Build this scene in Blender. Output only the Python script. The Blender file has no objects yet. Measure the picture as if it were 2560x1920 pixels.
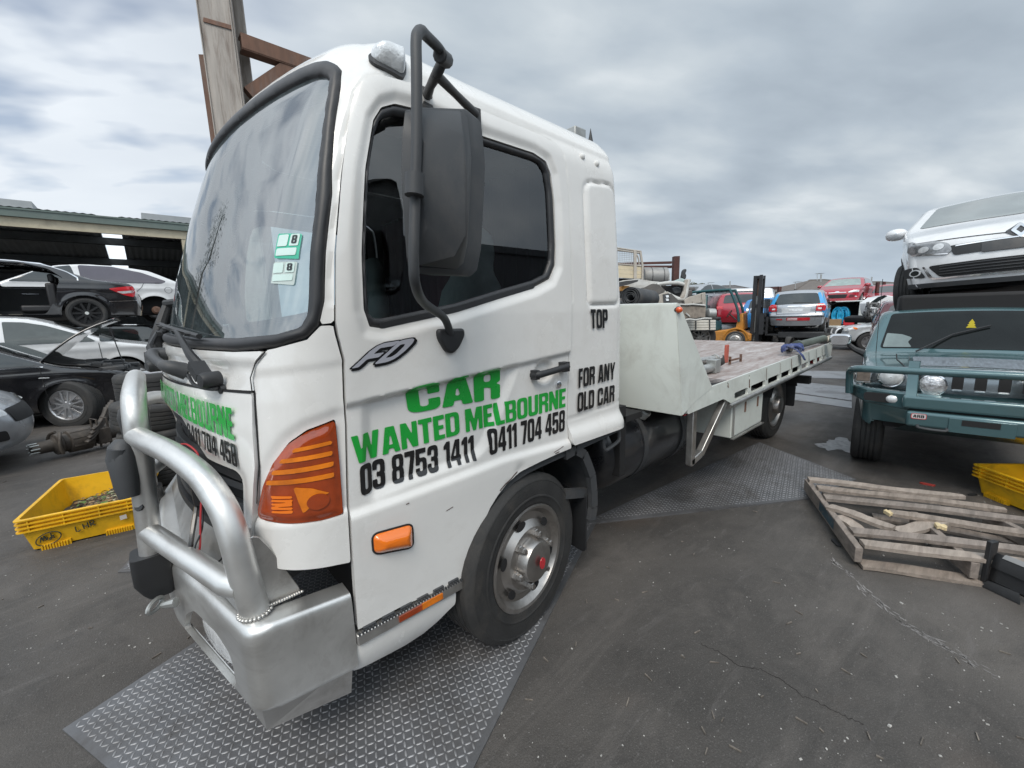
import bpy, math, random
import numpy as np
from mathutils import Vector, Matrix
random.seed(7); rng = np.random.RandomState(11)
SC = bpy.context.scene
COL = SC.collection
R_ = math.radians
# ---------------------------------------------------------------- camera
CAM_H = 1.55
YAW, PITCH, ROLL = 0.8496802, 0.1697003, 0.0309901
F2560 = 890.0 * 2560 / 2212
_cp, _sp = math.cos(PITCH), math.sin(PITCH)
_f = np.array([math.cos(YAW) * _cp, math.sin(YAW) * _cp, -_sp])
_r = np.array([math.sin(YAW), -math.cos(YAW), 0.0])
_u = np.cross(_r, _f)
_c, _s = math.cos(ROLL), math.sin(ROLL)
CR = _c * _r - _s * _u
CU = _c * _u + _s * _r
cd = bpy.data.cameras.new('camera')
cam = bpy.data.objects.new('camera', cd)
COL.objects.link(cam)
m = Matrix(((CR[0], CU[0], -_f[0], 0), (CR[1], CU[1], -_f[1], 0), (CR[2], CU[2], -_f[2], CAM_H), (0, 0, 0, 1)))
cam.matrix_world = m
cd.sensor_width = 36.0
cd.lens = 36.0 * 890.0 / 2212
cd.clip_start = 0.05
cd.clip_end = 2000
SC.camera = cam
def ray(x, y):
 return _f + (x - 1280) / F2560 * CR - (y - 960) / F2560 * CU
def pt(x, y, X=None, Y=None, Z=None, D=None):
 """photograph position -> point of the yard lying in one known plane"""
 d = ray(x, y)
 if X is not None: t = X / d[0]
 elif Y is not None: t = Y / d[1]
 elif Z is not None: t = (Z - CAM_H) / d[2]
 else: t = D
 return np.array([0, 0, CAM_H]) + t * d
# ---------------------------------------------------------------- light
SUN_EL, SUN_AZ = R_(52), R_(222)      # azimuth in the XY plane, from +X towards +Y
sl = bpy.data.lights.new('sun', 'SUN')
sl.energy = 1.5
sl.angle = R_(25)
sl.color = (1.0, 0.92, 0.82)
so = bpy.data.objects.new('sun', sl)
COL.objects.link(so)
sd = Vector((math.cos(SUN_AZ) * math.cos(SUN_EL), math.sin(SUN_AZ) * math.cos(SUN_EL), math.sin(SUN_EL)))
so.rotation_euler = sd.to_track_quat('Z', 'Y').to_euler()
so.location = sd * 60
W = bpy.data.worlds.new('World')
SC.world = W
W.use_nodes = True
nt = W.node_tree
nt.nodes.clear()
def nn(t, typ, **kw):
 n = t.nodes.new(typ)
 for k, v in kw.items():
  if k.startswith('i_'):
   n.inputs[k[2:].replace('_', ' ')].default_value = v
  else:
   setattr(n, k, v)
 return n
def ramp(t, src, stops, interp='LINEAR'):
 n = t.nodes.new('ShaderNodeValToRGB')
 n.color_ramp.interpolation = interp
 cr = n.color_ramp
 while len(cr.elements) < len(stops): cr.elements.new(0.5)
 for e, (p, c) in zip(cr.elements, stops):
  e.position = p
  e.color = (c, c, c, 1) if isinstance(c, (int, float)) else (*c, 1)
 t.links.new(src, n.inputs[0])
 return n.outputs[0]
def mth(t, op, a, b=None, c=None):
 n = t.nodes.new('ShaderNodeMath')
 n.operation = op
 for i, v in enumerate((a, b, c)):
  if v is None: continue
  if isinstance(v, (int, float)): n.inputs[i].default_value = v
  else: t.links.new(v, n.inputs[i])
 return n.outputs[0]
def build_sky():
 t = nt
 L = t.links
 tc = nn(t, 'ShaderNodeTexCoord')
 sep = nn(t, 'ShaderNodeSeparateXYZ')
 L.new(tc.outputs['Generated'], sep.inputs[0])
 zc = mth(t, 'ADD', mth(t, 'MAXIMUM', sep.outputs[2], 0.0), 0.22)
 cx = mth(t, 'DIVIDE', sep.outputs[0], zc)
 cy = mth(t, 'DIVIDE', sep.outputs[1], zc)
 cmb = nn(t, 'ShaderNodeCombineXYZ')
 L.new(cx, cmb.inputs[0])
 L.new(cy, cmb.inputs[1])
 mp = nn(t, 'ShaderNodeMapping')
 mp.inputs['Location'].default_value = (3.2, 1.7, 0)
 mp.inputs['Rotation'].default_value = (0, 0, 0.5)
 L.new(cmb.outputs[0], mp.inputs[0])
 big = nn(t, 'ShaderNodeTexNoise', i_Scale=0.9, i_Detail=3.0, i_Roughness=0.5, i_Distortion=0.2)
 L.new(mp.outputs[0], big.inputs['Vector'])
 med = nn(t, 'ShaderNodeTexNoise', i_Scale=2.3, i_Detail=5.0, i_Roughness=0.48, i_Distortion=0.15)
 mp2 = nn(t, 'ShaderNodeMapping')
 mp2.inputs['Scale'].default_value = (1.0, 1.7, 1)
 L.new(mp.outputs[0], mp2.inputs[0])
 L.new(mp2.outputs[0], med.inputs['Vector'])
 mixv = mth(t, 'ADD', mth(t, 'MULTIPLY', big.outputs[0], 0.58), mth(t, 'MULTIPLY', med.outputs[0], 0.42))
 shade = ramp(t, mixv, [(0.34, (0.285, 0.335, 0.39)), (0.46, (0.36, 0.415, 0.47)), (0.56, (0.46, 0.51, 0.55)), (0.68, (0.64, 0.675, 0.70))])
 # thin breaks where the blue shows, in the part of the sky left of the post
 dotn = nn(t, 'ShaderNodeVectorMath', operation='DOT_PRODUCT')
 L.new(tc.outputs['Generated'], dotn.inputs[0])
 dv = Vector((-0.35, 0.88, 0.36)).normalized()
 dotn.inputs[1].default_value = dv
 region = ramp(t, dotn.outputs['Value'], [(0.72, 0.0), (0.93, 1.0)])
 brk = nn(t, 'ShaderNodeTexNoise', i_Scale=2.6, i_Detail=3.5, i_Roughness=0.5, i_Distortion=0.1)
 L.new(mp2.outputs[0], brk.inputs['Vector'])
 hole = ramp(t, brk.outputs[0], [(0.50, 0.0), (0.68, 0.62)])
 blue = mth(t, 'MULTIPLY', hole, region)
 whiten = nn(t, 'ShaderNodeMixRGB')
 whiten.inputs[2].default_value = (0.70, 0.745, 0.80, 1)
 L.new(mth(t, 'MULTIPLY', region, 0.7), whiten.inputs[0])
 L.new(shade, whiten.inputs[1])
 # paler band low on the horizon
 hz = ramp(t, sep.outputs[2], [(0.0, 0.65), (0.16, 0.0)])
 hm = nn(t, 'ShaderNodeMixRGB')
 hm.inputs[2].default_value = (0.44, 0.52, 0.60, 1)
 L.new(hz, hm.inputs[0])
 L.new(whiten.outputs[0], hm.inputs[1])
 # brighter towards the veiled sun, raised in the unseen half to light the truck
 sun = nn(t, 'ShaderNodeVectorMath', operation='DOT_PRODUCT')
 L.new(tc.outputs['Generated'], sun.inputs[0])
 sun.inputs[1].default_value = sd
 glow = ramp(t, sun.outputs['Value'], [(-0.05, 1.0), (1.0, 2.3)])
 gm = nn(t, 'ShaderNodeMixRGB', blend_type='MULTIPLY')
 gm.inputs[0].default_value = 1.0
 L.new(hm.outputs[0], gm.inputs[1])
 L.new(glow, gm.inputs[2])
 sky = nn(t, 'ShaderNodeTexSky', sky_type='NISHITA', sun_disc=False)
 sky.sun_elevation = SUN_EL
 sky.sun_rotation = math.pi / 2 - SUN_AZ
 b1 = nn(t, 'ShaderNodeBackground', i_Strength=0.09)
 L.new(sky.outputs[0], b1.inputs[0])
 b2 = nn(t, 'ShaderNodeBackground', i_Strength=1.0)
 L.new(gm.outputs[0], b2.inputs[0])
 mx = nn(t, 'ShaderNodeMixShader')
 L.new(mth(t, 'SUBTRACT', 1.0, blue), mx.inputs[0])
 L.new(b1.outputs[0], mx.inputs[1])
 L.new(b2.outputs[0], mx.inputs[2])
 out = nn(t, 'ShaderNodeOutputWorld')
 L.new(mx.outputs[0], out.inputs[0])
build_sky()
SC.view_settings.view_transform = 'Standard'
SC.view_settings.look = 'None'
SC.view_settings.exposure = 0.40
SC.view_settings.gamma = 1.0
SC.view_settings.use_curve_mapping = False
SC.cycles.max_bounces = 8
SC.cycles.transparent_max_bounces = 12
# ---------------------------------------------------------------- materials
MATS = {}
def mat(name, col, rough=0.5, metal=0.0, coat=0.0, var=0.12, vs=3.0, bump=0.0, bs=60.0, dirt=None, dirt_amt=0.0, ds=2.2, rv=0.1,
  alpha=None, spec=None, stretch=(1, 1, 1), emit=None):
 if name in MATS: return MATS[name]
 m = bpy.data.materials.new(name)
 m.use_nodes = True
 t = m.node_tree
 L = t.links
 b = t.nodes['Principled BSDF']
 tc = nn(t, 'ShaderNodeTexCoord')
 mp = nn(t, 'ShaderNodeMapping')
 mp.inputs['Scale'].default_value = stretch
 L.new(tc.outputs['Object'], mp.inputs[0])
 n1 = nn(t, 'ShaderNodeTexNoise', i_Scale=vs, i_Detail=7.0, i_Roughness=0.62)
 L.new(mp.outputs[0], n1.inputs['Vector'])
 a = [max(0, c * (1 - var)) for c in col]
 c2 = [min(1, c * (1 + var)) for c in col]
 cr = ramp(t, n1.outputs[0], [(0.3, tuple(a)), (0.7, tuple(c2))])
 base = cr
 if dirt is not None:
  n2 = nn(t, 'ShaderNodeTexNoise', i_Scale=ds, i_Detail=9.0, i_Roughness=0.7, i_Distortion=0.4)
  L.new(mp.outputs[0], n2.inputs['Vector'])
  f = ramp(t, n2.outputs[0], [(0.50, 0.0), (0.72, dirt_amt)])
  mx = nn(t, 'ShaderNodeMixRGB')
  L.new(f, mx.inputs[0])
  L.new(base, mx.inputs[1])
  mx.inputs[2].default_value = (*dirt, 1)
  base = mx.outputs[0]
 L.new(base, b.inputs['Base Color'])
 L.new(ramp(t, n1.outputs[0], [(0.25, max(0.02, rough - rv)), (0.75, min(1, rough + rv))]), b.inputs['Roughness'])
 b.inputs['Metallic'].default_value = metal
 b.inputs['Coat Weight'].default_value = coat
 b.inputs['Coat Roughness'].default_value = 0.06
 if spec is not None: b.inputs['Specular IOR Level'].default_value = spec
 if emit is not None:
  b.inputs['Emission Color'].default_value = (*emit, 1)
  b.inputs['Emission Strength'].default_value = 1.0
 if bump:
  n3 = nn(t, 'ShaderNodeTexNoise', i_Scale=bs, i_Detail=6.0, i_Roughness=0.6)
  L.new(mp.outputs[0], n3.inputs['Vector'])
  bp = nn(t, 'ShaderNodeBump', i_Strength=min(1.0, bump), i_Distance=0.01)
  L.new(n3.outputs[0], bp.inputs['Height'])
  L.new(bp.outputs[0], b.inputs['Normal'])
 MATS[name] = m
 return m
def glassmat(name, tint, refl=1.0, rough=0.0, haze=0.0, haze_col=(0.7, 0.75, 0.8), ior=1.5):
 """thin pane: tinted clear glass with a mirror coat by angle and an optional diffuse haze mixed over it"""
 if name in MATS: return MATS[name]
 m = bpy.data.materials.new(name)
 m.use_nodes = True
 t = m.node_tree
 L = t.links
 t.nodes.clear()
 tr = nn(t, 'ShaderNodeBsdfTransparent')
 tr.inputs[0].default_value = (*tint, 1)
 gl = nn(t, 'ShaderNodeBsdfGlossy', i_Roughness=rough)
 gl.inputs[0].default_value = (refl, refl, refl, 1)
 fr = nn(t, 'ShaderNodeFresnel', i_IOR=ior)
 mx = nn(t, 'ShaderNodeMixShader')
 L.new(fr.outputs[0], mx.inputs[0])
 L.new(tr.outputs[0], mx.inputs[1])
 L.new(gl.outputs[0], mx.inputs[2])
 last = mx.outputs[0]
 if haze:
  tc = nn(t, 'ShaderNodeTexCoord')
  mp = nn(t, 'ShaderNodeMapping')
  mp.inputs['Scale'].default_value = (6, 6, 1.2)
  L.new(tc.outputs['Object'], mp.inputs[0])
  n1 = nn(t, 'ShaderNodeTexNoise', i_Scale=1.6, i_Detail=6.0, i_Roughness=0.6)
  L.new(mp.outputs[0], n1.inputs['Vector'])
  df = nn(t, 'ShaderNodeBsdfDiffuse')
  df.inputs[0].default_value = (*haze_col, 1)
  m2 = nn(t, 'ShaderNodeMixShader')
  L.new(ramp(t, n1.outputs[0], [(0.3, haze * 0.35), (0.75, haze * 1.5)]), m2.inputs[0])
  L.new(last, m2.inputs[1])
  L.new(df.outputs[0], m2.inputs[2])
  last = m2.outputs[0]
 o = nn(t, 'ShaderNodeOutputMaterial')
 L.new(last, o.inputs[0])
 MATS[name] = m
 return m
def paint(name, col, rough=0.28, coat=0.7, dirt=(0.16, 0.13, 0.1), dirt_amt=0.25, **k):
 return mat(name, col, rough=rough, coat=coat, var=0.05, rv=0.06, dirt=dirt, dirt_amt=dirt_amt, **k)
M_WHITE = paint('white_truck_paint', (0.76, 0.755, 0.735), rough=0.26, coat=0.7, dirt=(0.42, 0.38, 0.33), dirt_amt=0.22, ds=3.0)
M_WHITE2 = mat('white_tray_paint', (0.62, 0.65, 0.61), rough=0.38, coat=0.35, var=0.04, dirt=(0.22, 0.19, 0.16), dirt_amt=0.35, ds=3.2)
M_BLACK = mat('black_plastic', (0.022, 0.023, 0.025), rough=0.5, var=0.2, bump=0.15, bs=220)
M_BLACK2 = mat('grey_plastic', (0.045, 0.048, 0.052), rough=0.55, var=0.2, dirt=(0.16, 0.14, 0.12), dirt_amt=0.35)
M_SEAL = mat('rubber_seal', (0.025, 0.026, 0.029), rough=0.45, var=0.25, dirt=(0.10, 0.09, 0.085), dirt_amt=0.4, ds=5)
M_DARK = mat('dark_underside', (0.012, 0.012, 0.013), rough=0.8, var=0.3)
M_TYRE = mat('tyre_rubber', (0.028, 0.028, 0.028), rough=0.75, var=0.25, vs=8, bump=0.25, bs=140, dirt=(0.085, 0.075, 0.065), dirt_amt=0.5, ds=6)
M_ALU = mat('polished_aluminium', (0.70, 0.70, 0.685), rough=0.38, metal=0.82, var=0.12, vs=5, rv=0.12, bump=0.04, bs=260, dirt=(0.33, 0.31, 0.29), dirt_amt=0.55, ds=4.5, stretch=(1, 0.35, 1))
M_ALU2 = mat('dull_aluminium', (0.56, 0.55, 0.53), rough=0.42, metal=0.95, var=0.14, vs=6, rv=0.1, dirt=(0.24, 0.22, 0.2), dirt_amt=0.7, ds=4.0, bump=0.06, bs=120)
M_STEEL = mat('galvanised_steel', (0.42, 0.43, 0.42), rough=0.5, metal=0.7, var=0.16, vs=9, dirt=(0.16, 0.14, 0.12), dirt_amt=0.5)
M_CHROME = mat('chrome', (0.82, 0.82, 0.83), rough=0.12, metal=1.0, var=0.05, dirt=(0.3, 0.28, 0.26), dirt_amt=0.3)
M_RIM = mat('wheel_steel', (0.46, 0.44, 0.42), rough=0.36, metal=0.95, var=0.15, vs=7, rv=0.12, dirt=(0.12, 0.10, 0.08), dirt_amt=0.55, ds=7)
M_ALLOY = mat('alloy_wheel', (0.55, 0.55, 0.56), rough=0.35, metal=0.85, var=0.1, dirt=(0.1, 0.09, 0.08), dirt_amt=0.4)
M_RUST = mat('rusty_steel', (0.155, 0.085, 0.058), rough=0.8, var=0.3, vs=5, dirt=(0.2, 0.2, 0.19), dirt_amt=0.4, ds=3, bump=0.3, bs=90, stretch=(2, 2, 0.5))
M_POST = mat('weathered_steel', (0.33, 0.30, 0.27), rough=0.7, var=0.25, vs=4, dirt=(0.11, 0.075, 0.055), dirt_amt=0.95, ds=3.2, bump=0.2, bs=80, stretch=(3, 3, 0.35))
M_GREEN = mat('green_lettering', (0.012, 0.36, 0.045), rough=0.3, coat=0.4, var=0.06)
M_INK = mat('black_lettering', (0.012, 0.012, 0.013), rough=0.3, coat=0.4, var=0.1)
M_SILV = mat('silver_lettering', (0.40, 0.41, 0.46), rough=0.35, coat=0.4, var=0.05)
M_AMBER = mat('amber_lens', (0.85, 0.19, 0.01), rough=0.12, coat=1.0, var=0.1)
M_AMBERD = mat('dark_amber_lens', (0.33, 0.048, 0.008), rough=0.1, coat=1.0, var=0.25, vs=12)
M_AMBERB = mat('bright_amber_lens', (0.80, 0.20, 0.008), rough=0.15, coat=1.0, var=0.35, vs=9)
M_LENS = mat('clear_lens', (0.74, 0.76, 0.77), rough=0.14, metal=0.25, coat=1.0, var=0.25, vs=16, bump=0.3, bs=70)
M_RED = mat('red_lens', (0.55, 0.02, 0.03), rough=0.12, coat=1.0, var=0.15, vs=12)
M_DGLASS = mat('dark_car_glass', (0.012, 0.017, 0.018), rough=0.04, coat=1.0, var=0.3, rv=0.02, dirt=(0.06, 0.065, 0.06), dirt_amt=0.3)
M_GGLASS = mat('pale_car_glass', (0.13, 0.17, 0.165), rough=0.05, coat=1.0, var=0.25, rv=0.02, dirt=(0.24, 0.27, 0.26), dirt_amt=0.5)
M_YEL = mat('yellow_crate_plastic', (0.78, 0.44, 0.012), rough=0.42, var=0.08, dirt=(0.20, 0.12, 0.02), dirt_amt=0.55, ds=5, bump=0.05)
M_WOOD = mat('weathered_timber', (0.27, 0.225, 0.19), rough=0.8, var=0.28, vs=5, dirt=(0.12, 0.095, 0.075), dirt_amt=0.75, ds=4, bump=0.35, bs=40, stretch=(0.7, 6, 6))
M_WOODL = mat('fresh_split_wood', (0.62, 0.50, 0.30), rough=0.8, var=0.2)
# ---------------------------------------------------------------- mesh builder
class G:
 def __init__(s):
  s.v = []
  s.f = []
 def add(s, vs, fs):
  o = len(s.v)
  s.v.extend([tuple(map(float, p)) for p in vs])
  s.f.extend([tuple(i + o for i in f) for f in fs])
  return s
 def bx(s, x0, x1, y0, y1, z0, z1, M=None):
  vs = [(x, y, z) for z in (z0, z1) for y in (y0, y1) for x in (x0, x1)]
  if M is not None: vs = [tuple(M @ Vector(v)) for v in vs]
  return s.add(vs, [(0, 2, 3, 1), (4, 5, 7, 6), (0, 1, 5, 4), (2, 6, 7, 3), (0, 4, 6, 2), (1, 3, 7, 5)])
 def beam(s, a, b, w, h, up=(0, 0, 1)):
  a, b = Vector(a), Vector(b)
  d = (b - a)
  ln = d.length
  d.normalize()
  sd_ = d.cross(Vector(up))
  if sd_.length < 1e-4: sd_ = d.cross(Vector((0, 1, 0)))
  sd_.normalize()
  u = sd_.cross(d)
  vs = []
  for p in (a, b):
   for i, j in ((-1, -1), (1, -1), (1, 1), (-1, 1)):
    vs.append(tuple(p + sd_ * (i * w / 2) + u * (j * h / 2)))
  return s.add(vs, [(0, 1, 2, 3)[::-1], (4, 5, 6, 7), (0, 1, 5, 4), (1, 2, 6, 5), (2, 3, 7, 6), (3, 0, 4, 7)])
 def tube(s, pts, r, n=10, sm=0, closed=False):
  P = [Vector(p) for p in pts]
  if sm:
   Q = []
   N = len(P)
   for i in range(N if closed else N - 1):
    p0 = P[i - 1] if (i or closed) else P[0]
    p1, p2 = P[i], P[(i + 1) % N]
    p3 = P[(i + 2) % N] if (closed or i + 2 < N) else P[-1]
    for k in range(sm):
     t = k / sm
     Q.append(0.5 * ((2 * p1) + (p2 - p0) * t + (2 * p0 - 5 * p1 + 4 * p2 - p3) * t * t + (3 * p1 - p0 - 3 * p2 + p3) * t ** 3))
   if not closed: Q.append(P[-1])
   if not isinstance(r, (int, float)):
    rr = np.interp(np.linspace(0, len(P) - 1, len(Q)), range(len(P)), r)
    r = list(rr)
   P = Q
  N = len(P)
  if isinstance(r, (int, float)): r = [r] * N
  nrm = None
  vs, fs = [], []
  for i in range(N):
   if closed: d = P[(i + 1) % N] - P[i - 1]
   else: d = P[min(i + 1, N - 1)] - P[max(i - 1, 0)]
   d.normalize()
   if nrm is None:
    nrm = d.cross(Vector((0.31, 0.22, 0.93)))
    if nrm.length < 1e-3: nrm = d.cross(Vector((1, 0, 0)))
   nrm = nrm - d * nrm.dot(d)
   nrm.normalize()
   bn = d.cross(nrm)
   for k in range(n):
    a = 2 * math.pi * k / n
    vs.append(tuple(P[i] + (nrm * math.cos(a) + bn * math.sin(a)) * r[i]))
  for i in range(N if closed else N - 1):
   j = (i + 1) % N
   for k in range(n):
    k2 = (k + 1) % n
    fs.append((i * n + k, i * n + k2, j * n + k2, j * n + k))
  if not closed:
   fs.append(tuple(range(n))[::-1])
   fs.append(tuple((N - 1) * n + k for k in range(n)))
  return s.add(vs, fs)
 def cyl(s, a, b, r, n=16):
  return s.tube([a, b], r, n)
 def lathe(s, prof, n=32, M=None, cap=True):
  """profile of (radius, height along local Y), turned round Y"""
  vs, fs = [], []
  for r, h in prof:
   for k in range(n):
    a = 2 * math.pi * k / n
    p = Vector((r * math.cos(a), h, r * math.sin(a)))
    vs.append(tuple(M @ p) if M is not None else tuple(p))
  for i in range(len(prof) - 1):
   for k in range(n):
    k2 = (k + 1) % n
    fs.append((i * n + k, (i + 1) * n + k, (i + 1) * n + k2, i * n + k2))
  if cap:
   fs.append(tuple(range(n)))
   fs.append(tuple((len(prof) - 1) * n + k for k in range(n))[::-1])
  return s.add(vs, fs)
 def prism(s, poly, d0, d1, M):
  """2-D outline extruded along local z between d0 and d1"""
  n = len(poly)
  vs = [tuple(M @ Vector((x, y, d))) for d in (d0, d1) for x, y in poly]
  fs = [tuple(range(n))[::-1], tuple(range(n, 2 * n))]
  for i in range(n):
   j = (i + 1) % n
   fs.append((i, j, n + j, n + i))
  return s.add(vs, fs)
 def grid(s, P, flip=False, closeu=False):
  P = np.asarray(P)
  a, b = P.shape[:2]
  fs = []
  for i in range(a if closeu else a - 1):
   i2 = (i + 1) % a
   for j in range(b - 1):
    q = (i * b + j, i2 * b + j, i2 * b + j + 1, i * b + j + 1)
    fs.append(q[::-1] if flip else q)
  return s.add(P.reshape(-1, 3), fs)
 def move(s, M):
  s.v = [tuple(M @ Vector(p)) for p in s.v]
  return s
def T_(x=0, y=0, z=0): return Matrix.Translation((x, y, z))
def RX(d): return Matrix.Rotation(R_(d), 4, 'X')
def RY(d): return Matrix.Rotation(R_(d), 4, 'Y')
def RZ(d): return Matrix.Rotation(R_(d), 4, 'Z')
XZ = Matrix(((1, 0, 0, 0), (0, 0, -1, 0), (0, 1, 0, 0), (0, 0, 0, 1)))   # local (x,y,d) -> (x, -d, y)
YZ = Matrix(((0, 0, 1, 0), (1, 0, 0, 0), (0, 1, 0, 0), (0, 0, 0, 1)))    # local (x,y,d) -> (d, x, y)
def obj(name, g, material, parent=None, smooth=38, bevel=0.0, seg=2, label=None, fixn=False):
 me = bpy.data.meshes.new(name)
 org = Vector((0, 0, 0))
 if parent is not None and parent.get('_world'):
  org = Vector(parent['_org'])
 me.from_pydata([(p[0] - org.x, p[1] - org.y, p[2] - org.z) for p in g.v], [], g.f)
 me.validate()
 me.update()
 if fixn:
  import bmesh
  bm = bmesh.new()
  bm.from_mesh(me)
  bmesh.ops.recalc_face_normals(bm, faces=bm.faces)
  bm.to_mesh(me)
  bm.free()
 if smooth:
  me.shade_smooth()
  if smooth < 180: me.set_sharp_from_angle(angle=R_(smooth))
 me.materials.append(material)
 o = bpy.data.objects.new(name, me)
 COL.objects.link(o)
 if parent is not None:
  o.parent = parent
  if parent.get('_world'):
   o['_world'] = 1
   o['_org'] = list(parent['_org'])
 if label: o['label'] = label
 if bevel:
  b = o.modifiers.new('bevel', 'BEVEL')
  b.width = bevel
  b.segments = seg
  b.limit_method = 'ANGLE'
  b.angle_limit = R_(40)
 return o
def thing(name, label, cat, loc=(0, 0, 0), rotz=0.0, group=None, world=False):
 o = bpy.data.objects.new(name, None)
 COL.objects.link(o)
 o.empty_display_size = 0.2
 o.location = loc
 o.rotation_euler = (0, 0, rotz)
 o['label'] = label
 o['category'] = cat
 if group: o['group'] = group
 if world:
  o['_world'] = 1
  o['_org'] = list(loc)
 return o
def tag(o, label, cat, group=None):
 o['label'] = label
 o['category'] = cat
 if group: o['group'] = group
 return o
def structure(o):
 o['kind'] = 'structure'
 return o
def copy_tree(o, parent=None):
 c = o.copy()
 COL.objects.link(c)
 c.parent = parent
 for ch in list(o.children): copy_tree(ch, c)
 return c
# ---------------------------------------------------------------- 2-D regions and sheets
def fil(pts, r, n=5):
 """round the corners of an outline"""
 out = []
 N = len(pts)
 for i in range(N):
  a, b, c = np.array(pts[i - 1], float), np.array(pts[i], float), np.array(pts[(i + 1) % N], float)
  la, lc = np.linalg.norm(a - b), np.linalg.norm(c - b)
  d = min(r, la * 0.48, lc * 0.48)
  p, q = b + (a - b) / max(la, 1e-9) * d, b + (c - b) / max(lc, 1e-9) * d
  for t in np.linspace(0, 1, n):
   out.append(tuple((1 - t) ** 2 * p + 2 * t * (1 - t) * b + t * t * q))
 return out
def P(pts, r=0.0):
 """signed distance to an outline (negative inside)"""
 pts = np.array(fil(pts, r) if r else pts, float)
 def f(U, V):
  d = np.full(U.shape, 1e9)
  ins = np.zeros(U.shape, bool)
  for i in range(len(pts)):
   a, b = pts[i - 1], pts[i]
   e = b - a
   l2 = e @ e
   if l2 < 1e-14: continue
   t = np.clip(((U - a[0]) * e[0] + (V - a[1]) * e[1]) / l2, 0, 1)
   d = np.minimum(d, (U - a[0] - t * e[0]) ** 2 + (V - a[1] - t * e[1]) ** 2)
   if abs(e[1]) > 1e-12:
    c = (a[1] > V) != (b[1] > V)
    ins ^= c & (U < (V - a[1]) * e[0] / e[1] + a[0])
  d = np.sqrt(d)
  return np.where(ins, -d, d)
 return f
def box2(u0, u1, v0, v1, r=0.0):
 return P([(u0, v0), (u1, v0), (u1, v1), (u0, v1)], r)
def circ(u, v, r, ry=None):
 k = 1.0 if ry is None else r / ry
 return lambda U, V: np.hypot(U - u, (V - v) * k) - r
def sub(a, *bs):
 def f(U, V):
  d = a(U, V)
  for b in bs: d = np.maximum(d, -b(U, V))
  return d
 return f
def uni(*fs):
 def f(U, V):
  d = fs[0](U, V)
  for b in fs[1:]: d = np.minimum(d, b(U, V))
  return d
 return f
def inter(*fs):
 def f(U, V):
  d = fs[0](U, V)
  for b in fs[1:]: d = np.maximum(d, b(U, V))
  return d
 return f
def sym(f): return lambda U, V: f(np.abs(U), V)
def sstep(x):
 x = np.clip(x, 0, 1)
 return x * x * (3 - 2 * x)
def sheet(g, sdf, bb, res, fmap, off=0.0, thick=0.0, rel=None, flip=False):
 """cut the region sdf<0 out of the chart fmap(u,v) and hang a rim of depth thick behind its edge"""
 u0, u1, v0, v1 = bb
 rv_ = res if isinstance(res, (tuple, list)) else (res, res)
 nu, nv = max(2, int(math.ceil((u1 - u0) / rv_[0]))) + 1, max(2, int(math.ceil((v1 - v0) / rv_[1]))) + 1
 us, vs_ = np.linspace(u0, u1, nu), np.linspace(v0, v1, nv)
 U, V = np.meshgrid(us, vs_, indexing='ij')
 D = sdf(U, V)
 # the chart's own border is always outside
 ins = D < 0
 pu, pv, idx = [], [], {}
 def gv(i, j):
  k = (i, j)
  if k not in idx:
   idx[k] = len(pu)
   pu.append(us[i])
   pv.append(vs_[j])
  return idx[k]
 def ev(i, j, i2, j2):
  k = (i, j, i2, j2) if (i, j) < (i2, j2) else (i2, j2, i, j)
  if k not in idx:
   a, b = D[i, j], D[i2, j2]
   t = min(0.97, max(0.03, a / (a - b)))
   idx[k] = len(pu)
   pu.append(us[i] + t * (us[i2] - us[i]))
   pv.append(vs_[j] + t * (vs_[j2] - vs_[j]))
  return idx[k]
 faces = []
 cnt = ins[:-1, :-1].astype(int) + ins[1:, :-1] + ins[1:, 1:] + ins[:-1, 1:]
 for i, j in np.argwhere(cnt > 0):
  cs = ((i, j), (i + 1, j), (i + 1, j + 1), (i, j + 1))
  if cnt[i, j] == 4:
   faces.append(tuple(gv(*c) for c in cs))
   continue
  poly = []
  for k in range(4):
   a, b = cs[k], cs[(k + 1) % 4]
   if ins[a]: poly.append(gv(*a))
   if ins[a] != ins[b]: poly.append(ev(*a, *b))
  if len(poly) >= 3: faces.append(tuple(poly))
 if not faces: return g
 pu, pv = np.array(pu), np.array(pv)
 e = 1e-3
 X = fmap(pu, pv)
 du, dv = fmap(pu + e, pv) - X, fmap(pu, pv + e) - X
 n = np.cross(du, dv)
 n /= np.maximum(np.linalg.norm(n, axis=1, keepdims=True), 1e-12)
 if flip: n = -n
 h = off + (rel(pu, pv) if rel is not None else 0.0)
 X = X + n * (h[:, None] if isinstance(h, np.ndarray) else h)
 vsl = [tuple(p) for p in X]
 if flip: faces = [f[::-1] for f in faces]
 if thick:
  ec = {}
  for f in faces:
   for k in range(len(f)):
    a, b = f[k], f[(k + 1) % len(f)]
    ec[(a, b)] = ec.get((a, b), 0) + 1
  bd = [k for k in ec if (k[1], k[0]) not in ec]
  low = {}
  for a, b in bd:
   for q in (a, b):
    if q not in low:
     low[q] = len(vsl)
     vsl.append(tuple(X[q] - n[q] * thick))
  for a, b in bd: faces.append((b, a, low[a], low[b]))
 return g.add(vsl, faces)
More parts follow.
